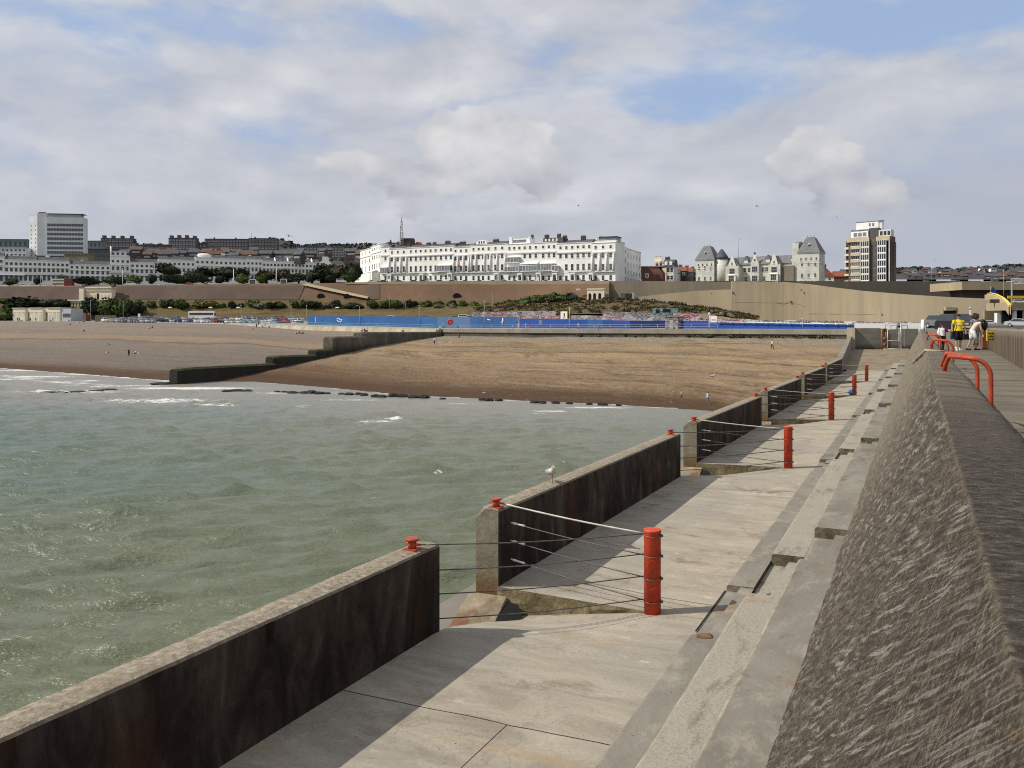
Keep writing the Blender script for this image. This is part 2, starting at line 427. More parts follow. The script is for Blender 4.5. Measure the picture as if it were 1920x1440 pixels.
def benchmat():
    m, g, b = newmat('bench_concrete')
    co = g.co(); p = g.xyz(co)
    base = g.ramp(g.noise(g.mapping(co, scale=(1,.5,1)), 1.2, 6, .65, .4), [(.25,(.160,.145,.118)),(.5,(.215,.198,.165)),(.75,(.285,.262,.22))])
    rough = g.ramp(g.noise(co, 26, 6, .8), [(.28,(.17,.145,.11)),(.45,(.29,.26,.21)),(.7,(.42,.385,.32))])
    base = g.mix(g.math('MULTIPLY', g.step(p[0], -2.20, -2.16), g.step(p[0], -1.66, -1.70)), base, rough)
    base = g.mix(g.math('MULTIPLY', g.step(g.noise(co, 26, 3, .65), .62, .70), g.step(g.noise(co, .8, 3, .6), .45, .6)), base, (.09,.06,.035))
    ar = g.math('MAXIMUM', g.step(g.math('ABSOLUTE', g.math('ADD', p[0], 2.17)), .03, .008), g.step(g.math('ABSOLUTE', g.math('ADD', p[0], 1.645)), .03, .008))
    base = g.mix(g.math('MULTIPLY', ar, g.step(g.noise(co, 5, 5, .7), .40, .60, .0, .6)), base, (.42,.36,.265))
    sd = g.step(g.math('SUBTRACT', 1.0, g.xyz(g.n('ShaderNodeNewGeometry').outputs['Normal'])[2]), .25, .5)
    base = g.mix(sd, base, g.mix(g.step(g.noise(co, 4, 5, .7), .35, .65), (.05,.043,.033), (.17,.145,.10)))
    base = g.mix(g.step(g.noise(g.mapping(co, scale=(1,.6,1)), 2.6, 7, .72, .3), .50, .68, 0, .6), base, (.36,.325,.265))
    base = g.mix(g.step(g.noise(g.mapping(co, scale=(1,.35,1), loc=(5,5,5)), 1.8, 6, .7, .3), .54, .68, 0, .6), base, (.115,.098,.075))
    base = g.mix(g.step(g.noise(g.mapping(co, loc=(2,9,4)), .75, 4, .6), .62, .72, 0, .6), base, (.26,.15,.07))
    g.set(b.inputs['Base Color'], base); b.inputs['Roughness'].default_value = .9; b.inputs['Specular IOR Level'].default_value = .2
    g.L.new(g.bump(g.noise(co, 18, 6, .7), .5, .02), b.inputs['Normal'])
    return m
MT['bench'] = benchmat()

def kerbmat():
    m, g, b = newmat('algae_stained_kerb')
    co = g.co()
    col = g.ramp(g.noise(co, 3.2, 7, .7, .4), [(.28,(.055,.045,.022)),(.45,(.155,.125,.062)),(.6,(.27,.225,.14)),(.78,(.42,.37,.27))])
    g.set(b.inputs['Base Color'], col); b.inputs['Roughness'].default_value = .95
    g.L.new(g.bump(g.noise(co, 14, 6, .7), .8, .04), b.inputs['Normal'])
    return m
MT['kerb'] = kerbmat()
def kerbrust():
    m, g, b = newmat('rust_stained_concrete')
    co = g.co()
    col = g.ramp(g.noise(co, 3.0, 6, .65, .4), [(.3,(.13,.10,.06)),(.5,(.24,.20,.135)),(.7,(.36,.31,.23))])
    col = g.mix(g.step(g.noise(g.mapping(co, loc=(3,1,7)), 2.2, 5, .6), .46, .62, 0, .85), col, (.17,.065,.025))
    g.set(b.inputs['Base Color'], col); b.inputs['Roughness'].default_value = .95
    g.L.new(g.bump(g.noise(co, 14, 6, .7), .6, .03), b.inputs['Normal'])
    return m
MT['kerbrust'] = kerbrust()
MT['walk'] = M('walkway_tarmac', (.15,.13,.10), .92, .2, .7, c2=(.20,.175,.135), bump=.3, bscale=20, streak=(.5,2,1))
MT['asphalt'] = M('road_asphalt', (.06,.06,.062), .9, .2, .2)
MT['paving'] = M('promenade_paving', (.26,.24,.21), .9, .2, .2)
MT['paleline'] = M('worn_white_line', (.34,.32,.27), .9, .35, 3)
MT['ochreline'] = M('worn_yellow_line', (.32,.24,.12), .9, .35, 3)

def shingle():
    m, g, b = newmat('beach_shingle')
    geo = g.n('ShaderNodeNewGeometry'); P = geo.outputs['Position']; p = g.xyz(P)
    uv = g.n('ShaderNodeUVMap', uv_map='shore').outputs[0]; u = g.xyz(uv)
    wob = g.noise(g.mapping(uv, scale=(.35,.35,1)), 1.0, 5, .6)
    k = g.math('ADD', g.math('MULTIPLY', u[1], .1), g.math('MULTIPLY', g.math('SUBTRACT', wob, .5), .16))
    ln = g.noise(g.mapping(uv, scale=(.16,2.1,1)), 1.0, 7, .68, .35)
    ln2 = g.noise(g.mapping(uv, scale=(.30,4.5,1), loc=(7,3,0)), 1.0, 6, .7, .3)
    pt_ = g.noise(g.mapping(uv, scale=(.8,1.4,1), loc=(2,9,0)), 1.0, 6, .68, .5)
    pe = g.noise(g.mapping(P, scale=(1.6,.42,.5)), 1.0, 6, .9)
    pe2 = g.noise(g.mapping(P, scale=(.55,.16,.5)), 1.0, 6, .85)
    col = g.ramp(k, [(.0,(.070,.040,.022)),(.10,(.110,.062,.032)),(.20,(.165,.105,.058)),(.34,(.215,.150,.092)),(.46,(.255,.180,.105)),
                     (.56,(.305,.215,.115)),(.64,(.175,.130,.088)),(.72,(.310,.220,.118)),(.80,(.235,.180,.120)),(.90,(.225,.185,.140)),(1.0,(.235,.190,.142))])
    gp = g.ramp(pe, [(.30,(.050,.030,.016)),(.43,(.200,.138,.078)),(.56,(.315,.230,.140)),(.72,(.52,.42,.30))])
    col = g.mix(.38, col, gp)
    col = g.mix(g.step(pt_, .53, .63, 0, .7), col, (.215,.178,.142))
    col = g.mix(g.step(pe2, .56, .70, 0, .55), col, (.12,.085,.056))
    dk = g.math('MULTIPLY', g.step(ln, .54, .61), g.step(pe, .66, .40, .35, 1))
    col = g.mix(g.math('MULTIPLY', dk, .74), col, (.090,.053,.026))
    dk2 = g.math('MULTIPLY', g.step(ln2, .60, .68), .40)
    col = g.mix(dk2, col, (.10,.062,.032))
    lt = g.step(g.noise(g.mapping(uv, scale=(.25,1.8,1), loc=(19,3,0)), 1, 6, .66, .3), .54, .64, 0, .55)
    col = g.mix(g.math('MULTIPLY', lt, .8), col, (.37,.275,.165))
    col = g.mix(g.math('MULTIPLY', g.step(k, .80, .90), .6), col, g.mix(g.step(pe, .35, .65), (.15,.125,.10), (.30,.265,.225)))
    blot = g.noise(g.mapping(uv, scale=(.45,.9,1), loc=(41,3,0)), 1.0, 7, .72, .8)
    col = g.mix(g.step(blot, .53, .62, 0, .6), col, g.mix(g.step(pe, .35, .62), (.070,.043,.024), (.17,.118,.072)))
    rb = g.math('MULTIPLY', g.step(u[0], 16, 9), g.step(g.math('ADD', k, g.math('MULTIPLY', g.math('SUBTRACT', blot, .5), .6)), .36, .16))
    col = g.mix(g.math('MULTIPLY', rb, .75), col, (.098,.053,.028))
    lf = g.step(g.math('ADD', p[0], g.math('MULTIPLY', p[1], -.418)), -120, -134)
    grey = g.ramp(g.math('ADD', g.math('MULTIPLY', ln, .45), g.math('MULTIPLY', pe, .55)), [(.34,(.105,.085,.070)),(.5,(.185,.153,.128)),(.66,(.285,.243,.208))])
    grey = g.mix(g.step(g.math('ABSOLUTE', g.math('SUBTRACT', k, .46)), .016, .004, 0, .8), grey, (.105,.064,.036))
    grey = g.mix(g.step(g.math('ABSOLUTE', g.math('SUBTRACT', k, .53)), .075, .02, 0, .5), grey, (.290,.195,.115))
    grey = g.mix(g.step(k, .52, .36, 0, .45), grey, (.135,.118,.104))
    grey = g.mix(g.step(k, .62, .95, 0, .5), grey, (.235,.185,.150))
    grey = g.mix(g.step(ln2, .58, .66, 0, .45), grey, (.115,.082,.058))
    grey = g.mix(g.step(k, .16, .02, 0, .6), grey, (.125,.084,.052))
    col = g.mix(g.math('MULTIPLY', lf, .85), col, grey)
    wet = g.step(g.math('ADD', p[2], g.math('MULTIPLY', g.math('SUBTRACT', ln, .5), 1.6)), -9.7, -10.5)
    col = g.mix(g.math('MULTIPLY', wet, .8), col, (.068,.038,.021))
    wh = g.step(g.noise(g.mapping(P, scale=(1,.5,1)), .8, 2, .5), .755, .78, 0, .6)
    col = g.mix(wh, col, (.62,.58,.50))
    g.set(b.inputs['Base Color'], col); b.inputs['Roughness'].default_value = .95; b.inputs['Specular IOR Level'].default_value = .15
    hh = g.math('ADD', g.math('MULTIPLY', ln, 1.5), pe)
    g.L.new(g.bump(hh, .9, .25), b.inputs['Normal'])
    return m
MT['shingle'] = shingle()

def grassbank():
    m, g, b = newmat('dry_grass_bank')
    geo = g.n('ShaderNodeNewGeometry'); P = geo.outputs['Position']
    f = g.noise(g.mapping(P, scale=(.05,.2,.5)), 1, 7, .68, .4)
    col = g.ramp(f, [(.28,(.070,.055,.024)),(.5,(.128,.095,.045)),(.72,(.175,.13,.065))])
    col = g.mix(g.step(g.noise(P, .7, 5, .7), .42, .68, 0, .5), col, (.07,.062,.024))
    g.set(b.inputs['Base Color'], col); b.inputs['Roughness'].default_value = .95; b.inputs['Specular IOR Level'].default_value = .1
    g.L.new(g.bump(g.noise(P, 1.2, 5, .7), .8, .4), b.inputs['Normal'])
    return m
MT['bank'] = grassbank()
MT['ground'] = M('clifftop_ground', (.085,.085,.04), .95, .3, .03)

def groynemat():
    m, g, b = newmat('groyne_concrete')
    geo = g.n('ShaderNodeNewGeometry'); P = geo.outputs['Position']; p = g.xyz(P); nz = g.xyz(geo.outputs['Normal'])[2]
    f = g.noise(g.mapping(P, scale=(1,1,.35)), .5, 6, .65, .4)
    dry = g.ramp(f, [(.3,(.050,.041,.030)),(.5,(.092,.077,.057)),(.7,(.165,.14,.105))])
    wet = g.ramp(f, [(.3,(.006,.006,.004)),(.6,(.015,.013,.008)),(.8,(.034,.030,.018))])
    weed = g.ramp(f, [(.3,(.022,.026,.006)),(.6,(.058,.066,.014)),(.8,(.09,.095,.03))])
    k = g.step(g.math('ADD', p[2], g.math('MULTIPLY', f, 1.2)), -6.2, -3.6)
    col = g.mix(k, wet, dry)
    kw = g.math('MULTIPLY', g.step(p[2], -5.2, -6.6), g.step(nz, .3, .7))
    col = g.mix(kw, col, weed)
    kw2 = g.math('MULTIPLY', g.math('MULTIPLY', g.step(p[2], -8.6, -7.2), g.step(p[2], -5.6, -6.8)), .06)
    col = g.mix(kw2, col, weed)
    g.set(b.inputs['Base Color'], col); b.inputs['Roughness'].default_value = .85
    g.L.new(g.bump(g.noise(P, 2.2, 5, .7), .6, .2), b.inputs['Normal'])
    return m
MT['groyne'] = groynemat()
MT['rock'] = M('wet_rock', (.016,.015,.013), .6, .4, 1.0, bump=.6, bscale=2)

def graffiti(name, seed, pal, sx=.22, sz=.45):
    m, g, b = newmat(name)
    co = g.mapping(g.co(), scale=(sx,sx,sz), loc=(seed,seed*1.7,0))
    wv = g.vmath('ADD', co, g.vmath('MULTIPLY', g.noise(co, 1.5, 3, .6, 0, 1), (1.6,1.6,1.6)))
    c = g.voro(wv, 1.2, 'F1', 'Color')
    r = g.xyz(c)[0]
    n = len(pal)
    col = g.ramp(r, [(i/n, q) for i, q in enumerate(pal)], 'CONSTANT')
    e = g.voro(wv, 1.2, 'DISTANCE_TO_EDGE')
    col = g.mix(g.step(e, .10, .03, 0, .85), col, (.03,.03,.04))
    e2 = g.voro(wv, 2.7, 'DISTANCE_TO_EDGE')
    col = g.mix(g.step(e2, .07, .03, 0, .6), col, (.65,.63,.62))
    col = g.mix(g.step(g.noise(co, 3, 4, .6), .5, .68, 0, .5), col, (.20,.17,.15))
    g.set(b.inputs['Base Color'], col); b.inputs['Roughness'].default_value = .85
    return m
MT['graf1'] = graffiti('graffiti_grey_mauve', 1.3, [(.18,.16,.19),(.30,.29,.33),(.12,.11,.14),(.38,.36,.38),(.22,.12,.15)])
MT['graf2'] = graffiti('graffiti_pink_red', 4.1, [(.38,.10,.10),(.42,.17,.15),(.30,.24,.25),(.40,.13,.14),(.16,.10,.11)])
MT['graf3'] = graffiti('graffiti_mixed', 7.7, [(.28,.13,.10),(.14,.12,.17),(.30,.16,.28),(.20,.26,.14),(.35,.33,.36),(.10,.09,.10)], .35, .6)
MT['graf4'] = graffiti('graffiti_maroon', 2.2, [(.20,.03,.06),(.23,.04,.07),(.18,.03,.07),(.30,.20,.25)], .12, .4)
MT['graf5'] = graffiti('graffiti_black_white', 9.4, [(.35,.45,.46),(.03,.03,.04),(.5,.52,.52),(.06,.12,.16),(.02,.02,.03)], .25, .9)
MT['tealgraf'] = graffiti('teal_spray_paint', 3.3, [(.04,.22,.20),(.05,.25,.24),(.03,.15,.16),(.06,.24,.22),(.10,.30,.30)], .25, .5)

def watermat():
    m, g, b = newmat('sea_water')
    geo = g.n('ShaderNodeNewGeometry'); P = geo.outputs['Position']; p = g.xyz(P)
    at = g.n('ShaderNodeAttribute', attribute_name='foam')
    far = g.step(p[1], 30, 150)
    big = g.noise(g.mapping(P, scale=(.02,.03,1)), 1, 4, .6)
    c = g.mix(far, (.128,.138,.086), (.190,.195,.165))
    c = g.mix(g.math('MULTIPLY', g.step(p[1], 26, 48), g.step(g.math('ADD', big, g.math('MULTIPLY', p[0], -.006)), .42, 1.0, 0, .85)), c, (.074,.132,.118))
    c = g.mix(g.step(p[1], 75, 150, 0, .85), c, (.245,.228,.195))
    # foam lace
    lace = g.noise(g.mapping(P, scale=(.8,2.6,1)), 1.0, 8, .78, 1.2)
    thr = g.math('SUBTRACT', 1.02, at.outputs['Fac'])
    fo = g.step(g.math('SUBTRACT', lace, g.math('MULTIPLY', thr, .87)), .0, .12)
    c = g.mix(g.math('MULTIPLY', fo, .9), c, (.72,.70,.66))
    g.set(b.inputs['Base Color'], c)
    g.set(b.inputs['Roughness'], g.math('MULTIPLY_ADD', fo, .55, .29))
    b.inputs['IOR'].default_value = 1.33
    b.inputs['Specular IOR Level'].default_value = .5
    r1 = g.noise(g.mapping(P, scale=(.6,1.6,1), rot=(0,0,-.2)), 2.2, 5, .62, .3)
    r2 = g.noise(g.mapping(P, scale=(.6,1.7,1), rot=(0,0,-.15)), .75, 4, .6, .3)
    h = g.math('ADD', g.math('MULTIPLY', r1, .35), r2)
    h = g.math('ADD', h, g.math('MULTIPLY', g.noise(g.mapping(P, scale=(.9,1.5,1), rot=(0,0,.5)), 6.5, 3, .55), .06))
    g.L.new(g.bump(h, .85, .34), b.inputs['Normal'])
    return m
MT['water'] = watermat()
MT['hill'] = M('far_hillside', (.052,.052,.048), .95, .3, .012, c2=(.085,.068,.060))
MT['hill_wood'] = M('far_wooded_ridge', (.040,.044,.040), .95, .35, .02)
# ================================================================== the shore: profile tables (pixel column of the photo -> depth / height)
def itp(px, tab, k):
    return float(np.interp(px, [q[0] for q in tab], [q[k] for q in tab]))
WL = [(-900,672),(-600,677),(-200,684),(0,690),(150,701),(320,714),(480,716),(620,727),(760,741),(1000,752),(1150,758),(1330,770),(1450,800),(1650,860),(1760,900)]
TOP = [(-900,603,420),(-700,603,405),(0,603,385),(190,603.5,368),(420,607.5,349),(577,619,304),(700,622,275),(820,629,256),(990,629,226),(1300,630,190),(1590,632,163),(1760,632,155)]
def beach_z(px, k):
    zt = (HY - itp(px, TOP, 1)) / F * itp(px, TOP, 2)
    if k < 0: return SEA + k*9
    kk = min(k, 1.0)
    return SEA + (zt - SEA) * (1 - (1-kk)**1.12)
def beach_Y(px, k):
    yw = SEA * F / (HY - itp(px, WL, 1)); yt = itp(px, TOP, 2)
    return yw + (yt - yw) * k
def on_beach(px, py):
    a, b = 0.0, 1.0
    for _ in range(40):
        k = (a + b) / 2; Y = beach_Y(px, k)
        if HY - beach_z(px, k)*F/Y > py: a = k
        else: b = k
    return pt(px, py, beach_Y(px, a))
rows = []; uvs = []
for k in list(np.linspace(-.7, -.1, 7)) + list(np.linspace(0, 1.015, 56)):
    r = []
    for px in range(-900, 1761, 14):
        Y = beach_Y(px, k); X = (px - HX)/F*Y; z = beach_z(px, k)
        if 0 < k < .97: z += .16*mnoise.noise((px*.02, k*14, 3)) + .07*mnoise.noise((px*.06, k*40, 8))
        r.append((X, Y, z)); uvs.append((px/60.0, k*10.0))
    rows.append(r)
bo = struct(MB().grid(rows, 0, True).build('beach', MT['shingle']))
ul = bo.data.uv_layers.new(name='shore'); li = np.zeros(len(bo.data.loops), np.int32); bo.data.loops.foreach_get('vertex_index', li)
ul.data.foreach_set('uv', np.array(uvs, np.float32)[li].ravel())

# seabed far below and the wide land sheet behind everything
struct(MB().add([(-4000,-3000,-24),(4000,-3000,-24),(4000,400,-24),(-4000,400,-24)], [(0,1,2,3)]).build('seabed', MT['shingle']))

# promenade ground between sea wall and the banks
PZ = [(-900,1.35),(0,1.25),(190,1.05),(420,.5),(577,-.35),(820,-1.25),(990,-1.15),(1300,-1.0),(1590,-.95),(1760,-.6)]
FOOT = [(-900,405,1.8),(600,388,1.7),(750,375,1.6),(900,345,1.4),(1000,325,1.3),(1140,308,1.2),(1372,345,.8),(1480,356,.6),(1760,330,.2)]
cols = list(range(-900, 1761, 20))
rows = []
for k in np.linspace(0, 1, 9):
    r = []
    for px in cols:
        Y = itp(px, TOP, 2) + .4; z = itp(px, PZ, 1)
        Y2, z2 = itp(px, FOOT, 1), itp(px, FOOT, 2)
        y = Y + (Y2 + 3 - Y)*k; r.append(((px-HX)/F*y, y, z + (z2 - z)*k - .02))
    rows.append(r)
struct(MB().grid(rows).build('promenade', MT['paving']))

# grass bank, planted terrace and the tall brown wall under the upper road
BANKT = [(-900,578,404),(600,578,402),(750,578,395),(900,578,385),(1000,572,372),(1100,566,360),(1142,563,356)]
CLB = [(-900,563,428),(0,562,425),(600,562,410),(750,561,402),(900,563,396),(1000,565,390),(1100,560,382),(1142,557,378)]
CLT = [(-900,540,434),(0,537,432),(300,534,425),(600,531,418),(750,528,410),(900,527,404),(1000,527,398),(1142,527,386)]
lc = list(range(-900, 1139, 12)) + [1142]
def prow(tab, px): return pt(px, itp(px, tab, 1), itp(px, tab, 2))
rows = []
for k in np.linspace(0, 1, 12):
    r = []
    for px in lc:
        a = Vector(((px-HX)/F*itp(px,FOOT,1), itp(px,FOOT,1), itp(px,FOOT,2))); b = prow(BANKT, px)
        p = a.lerp(b, k); p.z += .35*mnoise.noise((p.x*.08, p.y*.2, 1)) * math.sin(math.pi*k) + (.7*math.sin(math.pi*k*.5) - .7*k)
        r.append(p)
    rows.append(r)
struct(MB().grid(rows, 0, True).build('grass_bank', MT['bank']))
struct(MB().grid([[prow(BANKT, px) for px in lc], [prow(CLB, px) + Vector((0,.3,0)) for px in lc]]).build('terrace', MT['bank']))
cliff = thing('retaining_wall', 'long brown battered cliff wall below the upper seafront road', 'wall')
def cl(px, k): return prow(CLB, px).lerp(prow(CLT, px), k)
rows = [[cl(px, k) + Vector((0, .25*mnoise.noise((px*.02, k*3, 5)), 0)) for px in lc] for k in np.linspace(-.08, 1, 7)]
cm = MB().grid(rows)
cm.build('face', MT['brown_cliff'], cliff)
pl = [px for px in lc if px >= 640]
mb = MB()
A = [prow(CLT, px) + Vector((0,-1.3,.02)) for px in pl]
hgt = [np.interp(px, [640,760,900,1142], [.8,1.4,1.8,2.0]) for px in pl]
B = [a + Vector((0,0,-h)) for a, h in zip(A, hgt)]
C_ = [a + Vector((0,2.6,0)) for a in A]
D_ = [b + Vector((0,2.6,0)) for b in B]
mb.grid([D_, B, A, C_])
mb.build('coping', MT['tan'], cliff)
# dark weathered stretch and pale buttress ramp on the brown wall
def patch(name, quad, mat, off=-.35):
    ps = []
    for px, py in quad:
        t0, t1 = itp(px, CLB, 1), itp(px, CLT, 1)
        p = cl(px, (py - t0)/(t1 - t0)); ps.append(p + Vector((0, off, .05)))
    return MB().add(ps, [(3,2,1,0)]).build(name, mat, cliff)
patch('weathered_panel', [(0,562),(560,562),(572,535.5),(0,538.5)], MT['cliff_dark'])
patch('weathered_panel', [(690,561),(712,561),(712,531),(690,531)], MT['cliff_dark'])
mbp = MB()
def cp(px, py, off):
    t0, t1 = itp(px, CLB, 1), itp(px, CLT, 1); return cl(px, (py - t0)/(t1 - t0)) + Vector((0, off, 0))
mbp.grid([[cp(566,534,-1.2), cp(620,546,-1.6), cp(690,560,-2)], [cp(575,531.5,-1.2), cp(625,543,-1.6), cp(692,557,-2)], [cp(580,531.5,.5), cp(630,542,.5), cp(692,556,.5)]])
mbp.build('ramp_coping', MT['tan'], cliff)
for px, py, w in ((602,555.5,13),(652,556,14),(857,555,15)):
    m = MB(); c = cp(px, py, -.5); ww = w/F*c.y/2
    m.yprof([(-ww,-.6)] + [(-ww*math.cos(a), 1.3*math.sin(a)) for a in np.linspace(0, math.pi, 9)] + [(ww,-.6)], -.6, .6)
    m.build('drain_arch', MT['dark'], cliff, c)

# plateau behind the walls and the far hills
def gz(px, Y): return (HY - np.interp(px, [-900,0,600,1142,2400],[536,535,531,528,528]))/F*Y - .5
rows = []
for Y in (392, 400, 412, 436, 470, 520, 600, 720, 900, 1200, 1600, 2200):
    r = []
    for px in range(-1100, 2500, 60):
        y = max(Y, itp(px, CLT, 2) + .6) if px < 1142 and Y < 440 else max(Y, 395)
        r.append(((px-HX)/F*y, y, gz(px, y)))
    rows.append(r)
struct(MB().grid(rows).build('ground', MT['ground']))
RIDGE = [(-900,470),(-300,462),(0,458),(150,456),(250,460),(330,456),(470,452),(520,446),(545,452),(565,460),(600,457),(640,459),(690,457),(720,460),(760,463),(860,474),(960,484),(1080,494),(1200,500),(1350,508),(1480,512),(1560,515),(1640,510),(1680,503),(1720,501),(1760,502.5),(1800,504),(1840,501),(1880,498),(1920,496.5),(2100,492),(2500,488)]
rows = []
for k in np.linspace(0, 1, 10):
    r = []
    for px in range(-900, 2501, 8):
        Y = 1050 + 850*k
        py0 = 524; py1 = itp(px, RIDGE, 1) + 1.5
        py = py0 + (py1 - py0)*(k**.8)
        p = pt(px, py, Y); p.z += 5*mnoise.noise((px*.03, k*6, 2))*math.sin(k*3.1)
        r.append(p)
    rows.append(r)
struct(MB().grid(rows, 0, True).build('hills', MT['hill']))
# far wood along the ridge: thousands of small leaf clumps nobody could count
def leafblob(mb, c, r, n, size, squash=.8, rr=R):
    for _ in range(n):
        while True:
            d = Vector((rr.uniform(-1,1), rr.uniform(-1,1), rr.uniform(-1,1)))
            if .35 < d.length < 1: break
        p = Vector(c) + Vector((d.x*r, d.y*r, d.z*r*squash))
        nrm = (d + Vector((rr.uniform(-.7,.7), rr.uniform(-.7,.7), rr.uniform(-.3,.9)))).normalized()
        x = nrm.orthogonal().normalized(); y = nrm.cross(x); a = rr.uniform(0, 6.28)
        x, y = x*math.cos(a) + y*math.sin(a), y*math.cos(a) - x*math.sin(a)
        s = size*rr.uniform(.6, 1.3)
        mb.add([p - x*s - y*s*.6, p + x*s - y*s*.6, p + x*s*.7 + y*s*.6, p - x*s*.7 + y*s*.6], [(0,1,2,3)])
wm = MB()
rw = random.Random(5)
for px in np.arange(-300, 2300, 1.6):
    dens = np.interp(px, [-300,440,480,545,550,780,860,900,1500,1650,2300], [.3,.3,.4,.5,1,1,.6,.3,.3,.45,.45])
    for _ in range(2):
        if rw.random() > dens: continue
        k = 1 - rw.random()**2*.55
        Y = 1050 + 850*k; q = px + rw.uniform(-3,3)
        py0 = 524; py1 = itp(q, RIDGE, 1) + 1.5
        p = pt(q, py0 + (py1-py0)*k**.8, Y)
        leafblob(wm, p + Vector((0,0,1.5)), rw.uniform(2.5, 6.0), 16, 2.2, .75, rw)
struct(wm.build('far_woodland', MT['leaf_far']), 'stuff')

# ================================================================== the sea
def fftfield(n, L, seed, wind, peak, spread):
    g = np.random.default_rng(seed)
    k1 = np.fft.fftfreq(n, L/n)*2*np.pi
    kx, ky = np.meshgrid(k1, k1, indexing='ij'); k = np.hypot(kx, ky); k[0,0] = 1
    th = np.arctan2(ky, kx) - wind
    kp = 2*np.pi/peak
    amp = k**-2.0*np.exp(-(kp/k)**2)*np.abs(np.cos(th))**spread*np.exp(-(k*.12)**2)
    amp[0,0] = 0
    h = np.fft.ifft2(amp*(g.normal(size=(n,n)) + 1j*g.normal(size=(n,n)))).real
    return h/h.std()
def samp(h, L, x, y):
    n = h.shape[0]; u = (x/L*n) % n; v = (y/L*n) % n
    i = np.floor(u).astype(int); j = np.floor(v).astype(int); fu = u - i; fv = v - j
    fu = fu*fu*(3-2*fu); fv = fv*fv*(3-2*fv)
    i1, j1 = (i+1) % n, (j+1) % n; i %= n; j %= n
    return (h[i,j]*(1-fu)+h[i1,j]*fu)*(1-fv)+(h[i,j1]*(1-fu)+h[i1,j1]*fu)*fv
h1 = fftfield(512, 83.0, 3, 1.78, 3.7, 8); h2 = fftfield(512, 47.0, 9, 1.62, 1.9, 6)
xs = np.concatenate([[-3500,-1800,-900,-500,-380], np.linspace(-280, 60, 1000), [75,100,200,600,2500,3500]])
ys = np.concatenate([[-3000,-1200,-400,-100,-20,0], 12*np.exp(np.linspace(0, math.log(250/12), 420)), [280]])
X, Y = np.meshgrid(xs, ys); H = .100*samp(h1, 83, X, Y) + .050*samp(h2, 47, X, Y)
cx = .10*np.roll(H, 1, 1) - .10*np.roll(H, -1, 1)
Zw = SEA + H + 1.2*np.maximum(H, 0)**2
# distance to the water line for surf
wl = np.array([[*on(q, itp(q, WL, 1), SEA)][:2] for q in np.linspace(-600, 1500, 240)])
dist = np.full(X.shape, 999.0)
for q in wl: dist = np.minimum(dist, np.hypot(X - q[0], (Y - q[1])*.8))
shoal = np.clip(dist/30, 0.12, 1)
Zw = SEA + (Zw - SEA)*shoal
side = np.where(X < -62 + (Y-157)*.418, 1.0, .0)
foam = np.clip(1 - dist/5.0, 0, 1)*np.where(side > 0, .72, .50)*(.75 + .35*np.clip(samp(h1, 83, X*.35, Y*.5), -1, 1))
foam = np.maximum(foam, np.clip(1 - np.abs(dist - 12 - 3*samp(h1, 83, X*.15, Y*.4))/6.0, 0, 1)*np.where(side > 0, .60, .36))
def blob(px, py, rx, ry, s):
    c = on(px, py, SEA); return np.clip(1 - np.hypot((X-c.x)/rx, (Y-c.y)/ry), 0, 1)**.6*s
for a in ((705,790,4.4,2.6,.66),(735,785,2.8,1.6,.68),(1030,771,7,3.2,.60),(1005,775,3,1.4,.56),(300,752,22,9,.58),(400,760,8,2.4,.62),(360,728,20,5,.74),(200,702,26,5,.66),(70,706,16,6,.64),(560,762,7,3,.5),(775,941,1.1,.7,.62),(697,930,.9,.6,.5),(822,885,1.6,.8,.5),(560,737,14,4,.62),(660,750,16,3,.52),(860,757,16,3,.5),(1120,764,10,3,.62),(120,735,18,4,.66),(40,695,22,4,.66)):
    foam = np.maximum(foam, blob(*a))
crest = np.clip((H - .25)*4.0, 0, 1); foam = np.maximum(foam, crest*.52*np.clip((Y-15)/40, 0, 1))
ny, nx = X.shape
co = np.stack([X, Y, Zw], -1).reshape(-1, 3)
idx = np.arange(ny*nx).reshape(ny, nx)
fq = np.stack([idx[:-1,:-1], idx[:-1,1:], idx[1:,1:], idx[1:,:-1]], -1).reshape(-1, 4)
me = bpy.data.meshes.new('sea')
me.vertices.add(len(co)); me.vertices.foreach_set('co', co.ravel().astype(np.float32))
me.loops.add(fq.size); me.loops.foreach_set('vertex_index', fq.ravel().astype(np.int32))
me.polygons.add(len(fq)); me.polygons.foreach_set('loop_start', (np.arange(len(fq))*4).astype(np.int32))
me.polygons.foreach_set('use_smooth', np.ones(len(fq), bool))
me.update(calc_edges=True)
at = me.attributes.new('foam', 'FLOAT', 'POINT'); at.data.foreach_set('value', foam.ravel().astype(np.float32))
me.materials.append(MT['water'])
struct(put('sea', me))

